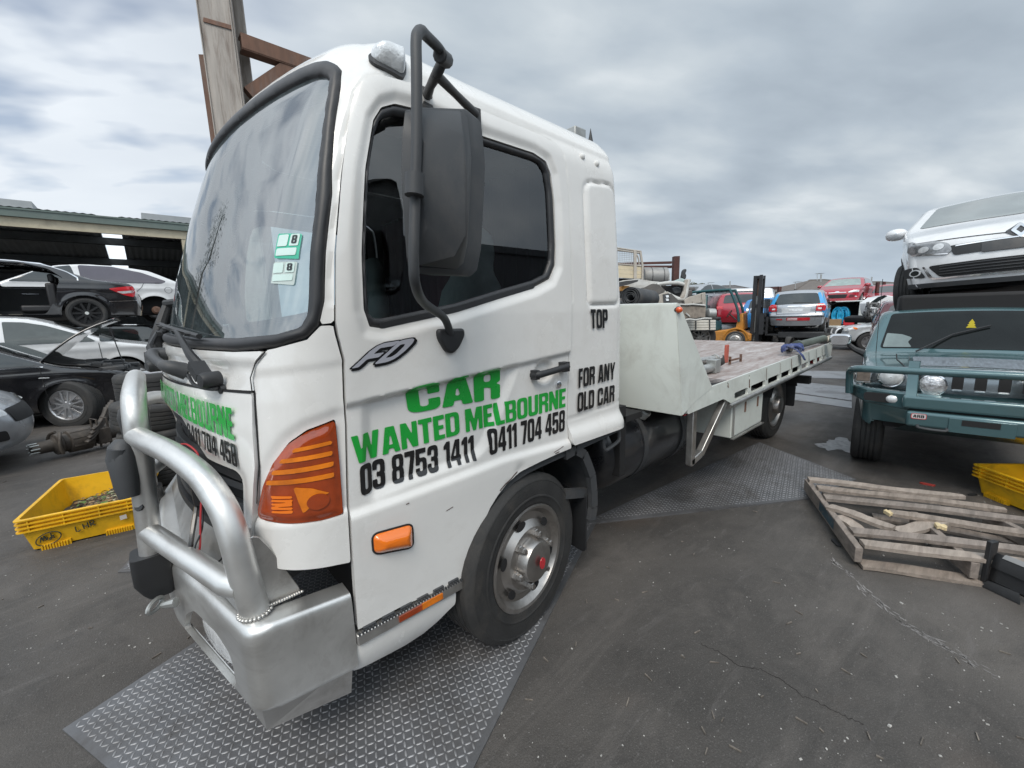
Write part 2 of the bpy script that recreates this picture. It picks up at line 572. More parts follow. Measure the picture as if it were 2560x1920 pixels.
def strip(g, chart, pts, w, off=.004, n=6):
 """thin ribbon along a path on a chart"""
 pts = np.array(pts, float)
 Q = []
 for a, b in zip(pts[:-1], pts[1:]):
  k = max(1, int(np.linalg.norm(b - a) / .05))
  for t in np.arange(k) / k: Q.append(a + (b - a) * t)
 Q.append(pts[-1])
 Q = np.array(Q)
 d = np.gradient(Q, axis=0)
 d /= np.maximum(np.linalg.norm(d, axis=1, keepdims=True), 1e-9)
 nr = np.stack([-d[:, 1], d[:, 0]], 1)
 A, B, Cn = Q + nr * w / 2, Q - nr * w / 2, Q
 X = chart(Cn[:, 0], Cn[:, 1])
 e = 1e-3
 nn_ = np.cross(chart(Cn[:, 0] + e, Cn[:, 1]) - X, chart(Cn[:, 0], Cn[:, 1] + e) - X)
 nn_ /= np.maximum(np.linalg.norm(nn_, axis=1, keepdims=True), 1e-9)
 if getattr(chart, 'flip', False): nn_ = -nn_
 XA, XB = chart(A[:, 0], A[:, 1]) + nn_ * off, chart(B[:, 0], B[:, 1]) + nn_ * off
 return g.grid(np.stack([XA, XB], 1))
# ---------------------------------------------------------------- heavy condensed lettering, drawn as regions in a 1-high cell
def _rr(x0, y0, x1, y1, r): return P([(x0, y0), (x1, y0), (x1, y1), (x0, y1)], r)
GL = {}
def _glyphs():
 t = .2
 B = lambda *a: P([(a[0], a[1]), (a[2], a[1]), (a[2], a[3]), (a[0], a[3])])
 def O(w, r=.2): return sub(_rr(0, 0, w, 1, r), _rr(t, .16, w - t, .84, .09))
 GL['O'] = (.58, O(.58))
 GL['0'] = (.54, O(.54))
 GL['C'] = (.58, sub(O(.58), B(t + .02, .40, .8, .60)))
 GL['D'] = (.58, sub(P(fil([(0, 0), (.58, 0), (.58, 1), (0, 1)], .001)[:2] + fil([(0, 0), (.58, 0), (.58, 1), (0, 1)], .22)[5:15] + [(0, 1)]), _rr(t, .17, .58 - t, .83, .07)))
 GL['A'] = (.62, sub(P([(0, 0), (.16, 1), (.46, 1), (.62, 0), (.42, 0), (.395, .17), (.225, .17), (.2, 0)]), P([(.245, .32), (.375, .32), (.31, .80)])))
 GL['R'] = (.58, sub(uni(B(0, 0, t, 1), uni(_rr(.02, .42, .58, 1, .17), B(0, .42, .3, 1)), P(fil([(.38, 0), (.58, 0), (.58, .52), (.30, .52)], .05)), B(t - .02, .42, .5, .56)), _rr(t, .585, .58 - t, .84, .06), B(t, -.1, .38, .40), P([(.64, .38), (.64, .60), (.47, .49)])))
 GL['W'] = (.92, P([(0, 1), (.2, 1), (.275, .36), (.37, 1), (.55, 1), (.645, .36), (.72, 1), (.92, 1), (.77, 0), (.56, 0), (.46, .58), (.36, 0), (.15, 0)]))
 GL['N'] = (.60, uni(B(0, 0, .19, 1), B(.41, 0, .60, 1), P([(0, 1), (.21, 1), (.60, 0), (.39, 0)])))
 GL['T'] = (.52, uni(B(0, .82, .52, 1), B(.16, 0, .36, 1)))
 GL['E'] = (.44, uni(B(0, 0, t, 1), B(0, .82, .44, 1), B(0, .42, .40, .585), B(0, 0, .44, .18)))
 GL['F'] = (.42, uni(B(0, 0, t, 1), B(0, .82, .42, 1), B(0, .40, .38, .57)))
 GL['L'] = (.42, uni(B(0, 0, t, 1), B(0, 0, .42, .18)))
 GL['M'] = (.78, P([(0, 0), (0, 1), (.27, 1), (.39, .45), (.51, 1), (.78, 1), (.78, 0), (.60, 0), (.60, .66), (.46, 0), (.32, 0), (.18, .66), (.18, 0)]))
 GL['B'] = (.58, sub(uni(_rr(.02, 0, .58, .52, .15), _rr(.02, .47, .57, 1, .15), B(0, 0, .3, 1)), _rr(t, .58, .37, .85, .05), _rr(t, .15, .38, .43, .05)))
 GL['U'] = (.58, sub(P(fil([(0, 0), (.58, 0), (.58, 1), (0, 1)], .2)[:10] + [(.58, 1), (0, 1)]), P(fil([(t, .17), (.58 - t, .17), (.58 - t, 1.1), (t, 1.1)], .07))))
 GL['P'] = (.56, sub(uni(B(0, 0, t, 1), _rr(.02, .38, .56, 1, .17), B(0, .38, .3, 1)), _rr(t, .55, .56 - t, .84, .06)))
 GL['Y'] = (.60, P([(0, 1), (.2, 1), (.3, .62), (.4, 1), (.6, 1), (.4, .38), (.4, 0), (.2, 0), (.2, .38)]))
 GL['1'] = (.34, uni(B(.14, 0, .34, 1), P([(0, .70), (0, .84), (.16, 1), (.2, 1), (.2, .76)])))
 GL['3'] = (.54, sub(_rr(0, 0, .54, 1, .2), _rr(t, .58, .34, .84, .06), _rr(t, .16, .34, .43, .06), B(-.1, .35, .18, .67), P([(.60, .46), (.60, .56), (.47, .51)])))
 GL['4'] = (.56, sub(P([(.24, 1), (.49, 1), (.49, .37), (.56, .37), (.56, .2), (.49, .2), (.49, 0), (.29, 0), (.29, .2), (0, .2), (0, .37)]), P([(.15, .37), (.29, .37), (.29, .78)])))
 GL['5'] = (.54, sub(uni(_rr(0, 0, .54, .66, .19), P([(0, .42), (.19, .42), (.19, .82), (.50, .82), (.50, 1), (0, 1)])), _rr(t, .16, .34, .52, .06), B(-.1, .30, .19, .41)))
 GL['7'] = (.48, P([(0, 1), (.48, 1), (.48, .84), (.33, 0), (.13, 0), (.28, .82), (0, .82)]))
 GL['8'] = (.54, sub(uni(_rr(0, 0, .54, .54, .17), _rr(.01, .47, .53, 1, .17)), _rr(t, .57, .34, .86, .06), _rr(t, .14, .34, .44, .06)))
_glyphs()
def lettering(g, text, chart, ll, lr, ur, ul, off=0.004, gap=.055, space=.30, res=.04, grow=0.0, shear=0.0, flip=False):
 """set a line of text into the quad ll-lr-ur-ul of a chart"""
 tot = sum((GL[c][0] + gap) if c != ' ' else space for c in text) - gap
 ll, lr, ur, ul = [np.array(q, float) for q in (ll, lr, ur, ul)]
 x = 0.0
 for c in text:
  if c == ' ':
   x += space
   continue
  w, f = GL[c]
  def fm(u, v, x=x):
   a = ((u + x + shear * v) / tot)[:, None]
   b = v[:, None]
   q = (1 - a) * (1 - b) * ll + a * (1 - b) * lr + a * b * ur + (1 - a) * b * ul
   return chart(q[:, 0], q[:, 1])
  sheet(g, (lambda U, V, f=f: f(U, V) - grow), (-.06, w + .06, -.06, 1.06), res, fm, off=off, flip=flip)
  x += w + gap
 return g
# ---------------------------------------------------------------- wheels
WM = {}
def wheel_mesh(key, R, w, rr, style, spokes=5):
 """tyre and rim meshes; axle along Y, outer face towards -Y"""
 if key in WM: return WM[key]
 g = G()
 h = w / 2
 sh = 0.16 * w
 prof = [(rr * .96, -h * .80), (rr * 1.02, -h * .93), (rr * 1.10, -h * .98), (rr * 1.17, -h * .985), (rr * 1.185, -h * 1.012), (rr * 1.21, -h * 1.012), (rr * 1.225, -h * .988), (R * .86, -h * 1.0), (R * .915, -h * .965), (R * .92, -h * .978), (R * .935, -h * .965), (R * .945, -h * .93), (R * .985, -h * .80)]
 # tread with grooves
 nb = 5
 for k in range(nb):
  y0, y1 = -h * .74 + k * (h * 1.48) / nb, -h * .74 + (k + 1) * (h * 1.48) / nb
  if k: prof += [(R * .975, y0 + .006), (R, y0 + .010)]
  else: prof += [(R, y0)]
  prof += [(R, y1 - .004), (R * .975, y1)] if k < nb - 1 else [(R, y1)]
 prof += [(R * .985, h * .80), (R * .945, h * .93), (R * .86, h), (rr * 1.1, h * .98), (rr * .96, h * .8)]
 g.lathe(prof, 48, cap=False)
 r = G()
 if style == 'truck':
  r.lathe([(rr * .94, h * .8), (rr * .94, -h * .60), (rr * .97, -h * .80), (rr * 1.03, -h * .93), (rr * 1.035, -h * .97), (rr * 1.0, -h * 1.0),
     (rr * .95, -h * .96), (rr * .90, -h * .78), (rr * .86, -h * .70), (rr * .72, -h * .74), (rr * .66, -h * .86), (rr * .60, -h * .98),
     (rr * .52, -h * 1.0), (rr * .44, -h * .98), (rr * .42, -h * 1.0), (rr * .40, -h * 1.30), (rr * .37, -h * 1.42), (rr * .30, -h * 1.47), (.001, -h * 1.48)], 48, cap=False)
 else:
  r.lathe([(rr * .95, h * .8), (rr * .95, -h * .75), (rr * 1.02, -h * .92), (rr * 1.02, -h * .97), (rr * .98, -h * .97), (rr * .93, -h * .86), (rr * .90, -h * .3), (rr * .55, -h * .1), (.001, -h * .1)], 40, cap=False)
  for k in range(spokes):
   a0 = 2 * math.pi * k / spokes
   for da in ((-.13, .13) if style == 'y' else (0,)):
    c0, s0 = math.cos(a0), math.sin(a0)
    c1, s1 = math.cos(a0 + da * 2.2), math.sin(a0 + da * 2.2)
    p0 = (rr * .16 * c0, -h * .86, rr * .16 * s0)
    p1 = (rr * .94 * c1, -h * .84, rr * .94 * s1)
    g2 = G().beam(p0, p1, rr * (.10 if style == 'y' else .17), .02, up=(0, 1, 0))
    r.add(g2.v, g2.f)
  r.lathe([(rr * .26, -h * .5), (rr * .26, -h * .86), (rr * .20, -h * .93), (.001, -h * .93)], 20, cap=False)
 WM[key] = (g, r)
 return WM[key]
WCACHE = {}
def wheel(parent, key, loc, rot=0.0, steer=0.0, rimmat=None, dark=False):
 """child 'wheel' (the tyre) with its rim below it; shares meshes between wheels of one kind"""
 g, r = WM[key]
 ck = (key, (rimmat or M_ALLOY).name)
 if ck not in WCACHE:
  a = obj('wheel', g, M_TYRE)
  b = obj('rim', r, rimmat or M_ALLOY, a, smooth=30)
  WCACHE[ck] = (a.data, b.data)
  o = a
 else:
  o = bpy.data.objects.new('wheel', WCACHE[ck][0])
  COL.objects.link(o)
  b = bpy.data.objects.new('rim', WCACHE[ck][1])
  COL.objects.link(b)
  b.parent = o
 o.parent = parent
 org = Vector(parent['_org']) if parent.get('_world') else Vector((0, 0, 0))
 o.location = Vector(loc) - org
 o.rotation_euler = (0, 0, rot + steer)
 return o, b
wheel_mesh('truck', .405, .23, .250, 'truck')
wheel_mesh('car5', .315, .205, .215, 'y', 5)
wheel_mesh('car10', .325, .215, .235, 's', 10)
wheel_mesh('suv', .385, .255, .235, 'y', 6)
wheel_mesh('small', .285, .175, .18, 's', 7)
# ================================================================ ground and sky-side setting
def ground_material():
 m = bpy.data.materials.new('oily_asphalt')
 m.use_nodes = True
 t = m.node_tree
 L = t.links
 b = t.nodes['Principled BSDF']
 tc = nn(t, 'ShaderNodeTexCoord')
 def noise(scale, detail, rough, sc=(1, 1, 1), rot=0, dist=0.0):
  mp = nn(t, 'ShaderNodeMapping')
  mp.inputs['Scale'].default_value = sc
  mp.inputs['Rotation'].default_value = (0, 0, rot)
  L.new(tc.outputs['Object'], mp.inputs[0])
  n = nn(t, 'ShaderNodeTexNoise', i_Scale=scale, i_Detail=detail, i_Roughness=rough, i_Distortion=dist)
  L.new(mp.outputs[0], n.inputs['Vector'])
  return n.outputs[0]
 def over(base, fac, col):
  mx = nn(t, 'ShaderNodeMixRGB')
  L.new(fac, mx.inputs[0])
  if isinstance(base, tuple): mx.inputs[1].default_value = (*base, 1)
  else: L.new(base, mx.inputs[1])
  mx.inputs[2].default_value = (*col, 1)
  return mx.outputs[0]
 a = noise(.55, 8, .62, dist=.3)
 c = ramp(t, a, [(.32, (.040, .037, .034)), (.48, (.066, .060, .055)), (.64, (.102, .092, .083))])
 c = over(c, ramp(t, noise(3.2, 9, .72, dist=.6), [(.50, 0.0), (.70, .55)]), (.028, .0265, .0255))
 c = over(c, ramp(t, noise(1.1, 8, .66, (1, 3.2, 1), -.6, .8), [(.52, 0.0), (.72, .6)]), (.135, .122, .112))
 c = over(c, ramp(t, noise(2.0, 6, .6, (1, 7, 1), .35, .6), [(.60, 0.0), (.72, .45)]), (.14, .13, .125))
 c = over(c, ramp(t, noise(.9, 5, .5), [(.60, 0.0), (.72, .35)]), (.12, .088, .068))
 c = over(c, ramp(t, noise(60, 3, .6), [(.62, 0.0), (.70, .45)]), (.18, .17, .165))
 c = over(c, ramp(t, noise(260, 2, .5), [(.52, 0.0), (.68, .5)]), (.022, .021, .020))
 c = over(c, ramp(t, noise(170, 2, .5), [(.56, 0.0), (.70, .4)]), (.15, .14, .13))
 # pale grit
 v = nn(t, 'ShaderNodeTexVoronoi', feature='F1', i_Scale=32.0)
 v.inputs['Randomness'].default_value = 1.0
 L.new(tc.outputs['Object'], v.inputs['Vector'])
 spot = ramp(t, v.outputs['Distance'], [(.05, 1.0), (.10, 0.0)])
 rnd = nn(t, 'ShaderNodeSeparateColor')
 L.new(v.outputs['Color'], rnd.inputs[0])
 sel = ramp(t, rnd.outputs[0], [(.90, 0.0), (.93, .8)])
 c = over(c, mth(t, 'MULTIPLY', spot, sel), (.42, .41, .40))
 L.new(c, b.inputs['Base Color'])
 L.new(ramp(t, noise(1.6, 6, .6), [(.35, .52), (.65, .80)]), b.inputs['Roughness'])
 bh = mth(t, 'ADD', mth(t, 'MULTIPLY', noise(140, 5, .65), .55), mth(t, 'MULTIPLY', noise(14, 7, .6), 1.0))
 bp = nn(t, 'ShaderNodeBump', i_Strength=.55, i_Distance=.012)
 L.new(bh, bp.inputs['Height'])
 L.new(bp.outputs[0], b.inputs['Normal'])
 return m
def build_ground():
 g = G()
 xs = np.unique(np.r_[-400, -120, -40, np.linspace(-14, 30, 45), 60, 150, 600])
 ys = np.unique(np.r_[-200, -60, -20, np.linspace(-8, 22, 31), 40, 100, 300, 600])
 g.grid(np.array([[(x, y, 0) for y in ys] for x in xs]), flip=False)
 structure(obj('ground', g, ground_material(), smooth=0))
build_ground()
def plate_material(name, tone):
 return mat(name, tone, rough=.50, metal=.55, var=.16, vs=4, rv=.10, dirt=(.075, .066, .058), dirt_amt=.9, ds=2.0, bump=.08, bs=160)
def checker_plate(quad, label, pitch=.0235, z=.008, cat='steel plate', near=True, group=None):
 q = [np.array(p[:2], float) for p in quad]
 g = G()
 g.add([(*p, z) for p in q] + [(*p, -.004) for p in q], [(0, 1, 2, 3), (0, 4, 5, 1), (1, 5, 6, 2), (2, 6, 7, 3), (3, 7, 4, 0)])
 o = obj('checker_plate', g, plate_material('tread_plate', (.17, .172, .18)), smooth=0)
 tag(o, label, cat, group)
 # raised lozenges in a basket pattern
 e1 = (q[1] - q[0]) / np.linalg.norm(q[1] - q[0])
 e2 = np.array([-e1[1], e1[0]])
 r = [np.array([(p - q[0]) @ e1, (p - q[0]) @ e2]) for p in q]
 lo, hi = np.min(r, 0), np.max(r, 0)
 f = P([tuple(a) for a in r])
 i, j = np.meshgrid(np.arange(int((hi[0] - lo[0]) / pitch) + 1), np.arange(int((hi[1] - lo[1]) / pitch) + 1), indexing='ij')
 cu, cv = lo[0] + (i + .5) * pitch, lo[1] + (j + .5) * pitch
 ok = f(cu, cv) < -.018
 cu, cv, par = cu[ok], cv[ok], ((i + j) % 2)[ok]
 vs, fs = [], []
 L_, Wd, H = .0135, .0034, .0026
 for a, b, p in zip(cu, cv, par):
  ang = math.pi / 4 if p else -math.pi / 4
  c_, s_ = math.cos(ang), math.sin(ang)
  base = len(vs)
  for (x, y, h) in ((-L_, 0, 0), (-L_ * .45, -Wd, 0), (L_ * .45, -Wd, 0), (L_, 0, 0), (L_ * .45, Wd, 0), (-L_ * .45, Wd, 0), (-L_ * .5, 0, H), (L_ * .5, 0, H)):
   u, v = a + x * c_ - y * s_, b + x * s_ + y * c_
   w = q[0] + e1 * u + e2 * v
   vs.append((w[0], w[1], z + .0004 + h))
  fs += [tuple(base + k for k in t) for t in ((0, 1, 6), (1, 2, 7, 6), (2, 3, 7), (3, 4, 7), (4, 5, 6, 7), (5, 0, 6))]
 if vs:
  t = obj('tread_pattern', G().add(vs, fs), plate_material('tread_crest', (.38, .38, .39)), o, smooth=180)
 return o
def gp(x, y, z=0.0): return pt(x, y, Z=z)
d0 = np.array([.93, .36]); d0 /= np.linalg.norm(d0)
A0 = gp(156, 1823, .008)[:2]
B0 = gp(1183, 1920, .008)[:2]
dd = gp(1460, 1366, .008)[:2] - B0
dd /= np.linalg.norm(dd)
nrm = np.array([-dd[1], dd[0]])
W0 = (A0 - B0) @ nrm
C0 = gp(1460, 1366, .008)[:2]
# near plate runs from its blunt end under the bumper to the front wheel
E0 = A0
PLATE1 = [B0 + dd * ((A0 - B0) @ dd) - dd * .0, C0 + dd * .35, C0 + dd * .35 + nrm * W0, A0]
checker_plate(PLATE1, 'tread pattern steel plate under the front bumper and front wheel')
q2 = [gp(1516, 1303, .012)[:2], gp(2030, 1245, .012)[:2], gp(2141, 1198, .012)[:2], gp(1898, 1105, .012)[:2], gp(1600, 1080, .012)[:2]]
PLATE2 = [q2[0] + (q2[0] - q2[1]) * .12, q2[1] + (q2[1] - q2[0]) * .02, q2[2], q2[3] + np.array([.1, .35])]
PLATE2[3] = PLATE2[0] + (q2[3] - q2[2]) * 1.0 + (q2[2] - q2[1]) * 0.0
checker_plate([q2[0] + (q2[0] - q2[1]) * .12, q2[1], q2[2], q2[3], q2[0] + (q2[0] - q2[1]) * .12 + (q2[3] - q2[2]) * .55][:4], 'tread pattern steel plate behind the front wheel beside the broken pallet', pitch=.03, z=.012)
q3 = [gp(294, 1430, .008)[:2], gp(352, 1427, .008)[:2]]
e = q3[1] - q3[0]
q4 = gp(345, 1378, .008)[:2] - q3[0]
checker_plate([q3[0], q3[0] + e * 9, q3[0] + e * 9 + q4 * 2.5, q3[0] + q4 * 2.5], 'corner of a tread pattern steel plate showing beyond the bull bar')
def far_plate(pix, label, thick=.012):
 q = [gp(x, y, thick)[:2] for x, y in pix]
 g = G()
 n = len(q)
 g.add([(*p, thick) for p in q] + [(*p, -.004) for p in q], [tuple(range(n)), *[(i, n + i, n + (i + 1) % n, (i + 1) % n) for i in range(n)]])
 tag(obj('steel_plate', g, plate_material('flat_plate', (.33, .335, .345)), smooth=0), label, 'steel plate', 'flat steel plates behind the tow truck')
zD = lambda x, y: (1680 + x / 5.027, 820 + y / 5.027)
far_plate([zD(1380, 530), zD(2260, 545), zD(2260, 640), zD(1380, 610)], 'flat steel plate farthest behind the tow truck tray')
far_plate([zD(1300, 640), zD(2260, 745), zD(2260, 910), zD(1300, 775)], 'wide flat steel plate in the middle of the three behind the rear wheel')
far_plate([zD(1300, 790), zD(2260, 925), zD(2260, 1005), zD(1300, 870)], 'narrow dirty flat steel plate nearest the rear wheel', .009)
# ================================================================ tow truck
YC = 2.41
def _outline():
 pts = [(.042 + .2037 * (y - YC) ** 2, y) for y in np.linspace(YC, 1.47, 60)]
 def bez(p0, p1, p2, n):
  for t in np.linspace(0, 1, n)[1:]:
   pts.append(tuple((1 - t) ** 2 * np.array(p0) + 2 * t * (1 - t) * np.array(p1) + t * t * np.array(p2)))
 bez(pts[-1], (.285, 1.325), (.48, 1.322), 30)
 for x in np.linspace(.48, 1.93, 60)[1:]: pts.append((x, 1.322))
 bez((1.93, 1.322), (2.03, 1.322), (2.03, 1.42), 16)
 for y in np.linspace(1.42, YC, 30)[1:]: pts.append((2.03, y))
 A = np.array(pts)
 return A, np.r_[0, np.cumsum(np.hypot(*np.diff(A, axis=0).T))]
CP, CD = _outline()
def _fx(z): return np.interp(z, [.4, .9, 1.3, 1.5, 1.75, 2.0, 2.2, 2.3, 2.45, 2.6], [-.06, -.035, 0, .03, .09, .17, .245, .287, .365, .46])
def cab(s, v):
 """cab skin: s runs round the plan from the centre of the front (positive on the near side), v is height"""
 s = np.asarray(s, float)
 v = np.asarray(v, float)
 a = np.abs(s)
 x, y = np.interp(a, CD, CP[:, 0]), np.interp(a, CD, CP[:, 1])
 th = np.clip((v - 2.26) / .27, 0, 1.45)
 fr = np.clip(1 - (a - .5) / .9, 0, 1)
 sl_ = .05 * np.clip((x - .5) / 1.5, 0, 1) * np.clip((v - 1.9) / .5, 0, 1)
 z = np.where(v < 2.26, v, 2.26 + .27 * np.sin(th)) + .07 * np.clip(th, 0, 1.3) / 1.3 * np.clip(1 - a / 1.3, 0, 1) - sl_
 ins = .27 * (1 - np.cos(th))
 wf = np.interp(x, [.3, .48, 1.1, 3], [1, .75, 0, 0])
 ws = np.clip((YC - y) / (YC - 1.322), 0, 1)
 tum = np.interp(z, [0, 1.55, 2.2, 2.6], [0, 0, .035, .06])
 X = x + wf * _fx(z) + ins * fr * .45 - (tum + ins * .8) * np.clip((x - 1.93) / .1, 0, 1)
 Y = y + (tum + ins) * ws
 Y = np.where(s < 0, 2 * YC - Y, Y)
 return np.stack([X, Y, z], -1)
def cabm(s, v): return cab(-np.asarray(s, float), v)      # the far side
WS_OUT = [(0, 1.468), (.3, 1.464), (.593, 1.460), (.868, 1.459), (1.043, 1.473), (1.133, 1.496), (1.165, 1.532), (1.174, 1.607), (1.150, 1.927), (1.102, 2.137), (1.082, 2.263), (1.065, 2.325), (1.036, 2.352), (1.0, 2.374), (.936, 2.391), (.844, 2.398), (.7, 2.388), (.5, 2.365), (.25, 2.345), (0, 2.338), (-.2, 2.338), (-.2, 1.468)]
WS_IN = [(0, 1.512), (.3, 1.508), (.607, 1.499), (.865, 1.5), (1.04, 1.510), (1.110, 1.528), (1.127, 1.567), (1.124, 1.62), (1.101, 1.867), (1.065, 2.107), (1.047, 2.232), (1.034, 2.30), (.995, 2.322), (.915, 2.334), (.8, 2.332), (.5, 2.308), (.25, 2.29), (0, 2.284), (-.2, 2.284), (-.2, 1.512)]
DOOR = [(1.257, .49), (1.254, .747), (1.255, 1.215), (1.245, 1.421), (1.213, 1.539), (1.189, 1.811), (1.165, 2.071), (1.153, 2.20), (1.157, 2.25), (1.180, 2.285), (1.238, 2.307), (1.43, 2.324), (1.9, 2.334), (2.2, 2.332), (2.29, 2.32), (2.335, 2.285), (2.348, 2.22), (2.355, 2.1), (2.350, 1.7), (2.334, 1.36), (2.318, 1.0), (2.332, .871),
  (2.22, .867), (2.113, .86), (2.03, .852), (1.952, .835), (1.90, .812), (1.853, .780), (1.81, .736), (1.777, .687), (1.74, .625), (1.712, .562), (1.663, .465), (1.414, .492)]
WIN_OUT = [(1.283, 1.728), (1.300, 1.577), (1.324, 1.522), (1.373, 1.513), (1.678, 1.562), (2.107, 1.659), (2.215, 1.70), (2.256, 1.76), (2.266, 1.85), (2.270, 2.046), (2.257, 2.175), (2.228, 2.228), (2.154, 2.246), (1.82, 2.240), (1.439, 2.249), (1.338, 2.241), (1.277, 2.215), (1.251, 2.17), (1.253, 2.022)]
WIN_IN = [(1.301, 1.729), (1.322, 1.565), (1.340, 1.548), (1.373, 1.547), (1.679, 1.594), (2.109, 1.69), (2.19, 1.72), (2.226, 1.78), (2.236, 1.86), (2.238, 2.10), (2.222, 2.185), (2.195, 2.212), (2.152, 2.219), (1.82, 2.213), (1.45, 2.219), (1.338, 2.208), (1.284, 2.18), (1.270, 2.13), (1.273, 2.02)]
LAMP = [(1.221, 1.236), (1.137, 1.213), (1.084, 1.179), (1.033, 1.117), (.993, 1.040), (.968, .960), (.968, .935), (1.0, .928), (1.086, .919), (1.171, .914), (1.237, .917), (1.231, 1.08)]
CORNER = [(1.018, 1.463), (.978, 1.421), (.960, 1.378), (.973, 1.336), (.982, 1.177), (.985, 1.104), (.975, 1.04), (.965, .94), (.955, .86), (.96, .80), (1.045, .772), (1.207, .752), (1.247, .745), (1.249, 1.215), (1.238, 1.42), (1.206, 1.53), (1.170, 1.530), (1.136, 1.490), (1.043, 1.467)]
TRUCK = thing('tow_truck', 'white tilt tray tow truck with green CAR WANTED MELBOURNE lettering and aluminium bull bar', 'tow truck', (2.6, YC, 0), world=True)
d_doorin = P(DOOR)
d_win = P(WIN_OUT)
def line_sd(pts):
 pts = np.array(pts, float)
 def f(U, V):
  d = np.full(U.shape, 1e9)
  for a, b in zip(pts[:-1], pts[1:]):
   e = b - a
   t = np.clip(((U - a[0]) * e[0] + (V - a[1]) * e[1]) / (e @ e), 0, 1)
   d = np.minimum(d, np.hypot(U - a[0] - t * e[0], V - a[1] - t * e[1]))
  return d
 return f
# relief of the door: ledge at the belt, sunk field, flare at the foot, dents
REC = P([(1.300, 1.45), (2.04, 1.45), (1.995, 1.29), (1.893, 1.118), (1.814, .990), (1.743, .950), (1.5, .940), (1.327, .926), (1.300, .96)], .045)
ledge_v = lambda U: np.interp(U, [1.23, 2.34], [1.272, 1.352])
DENT = [(1.985, .855, .035, .008), (1.91, .80, .028, .004)]
def door_rel(U, V):
 h = .015 * sstep((V - ledge_v(U) + .013) / .026)
 h = h - .019 * np.clip(-REC(U, V) / .038, 0, 1) * sstep((ledge_v(U) + .010 - V) / .02)
 low = np.interp(U, [1.25, 1.6, 1.9, 2.33], [.915, .922, .932, .914])
 h = h + .017 * sstep((low + .012 - V) / .036)
 h = h - .010 * np.clip((low - .06 - V) / .35, 0, 1)
 wd = d_win(U, V)
 h = h - .010 * sstep((.045 - wd) / .04)
 cup = np.hypot((U - 2.165) / .060, (V - 1.278) / .055)
 h = h - .020 * sstep((1.15 - cup) / .5)
 for du, dv, r, a in DENT:
  h = h - a * np.exp(-((U - du) ** 2 + (V - dv) ** 2) / r ** 2 * 1.5)
 return h
def doorskin(s, v):
 X = cab(s, v)
 e = 1e-3
 n = np.cross(cab(s + e, v) - X, cab(s, v + e) - X)
 n /= np.maximum(np.linalg.norm(n, axis=-1, keepdims=True), 1e-12)
 return X + n * door_rel(s, v)[:, None]
def mirrored(g):
 g2 = G()
 g2.v = [(x, 2 * YC - y, z) for x, y, z in g.v]
 g2.f = [f[::-1] for f in g.f]
 return g2
def prof_bulge(sd_in, sd_out, h):
 def f(U, V):
  a, b = np.abs(sd_in(U, V)), np.abs(sd_out(U, V))
  t = a / np.maximum(a + b, 1e-6)
  return h * np.sqrt(np.clip(1 - (2 * t - 1) ** 2, 0, 1))
 return f
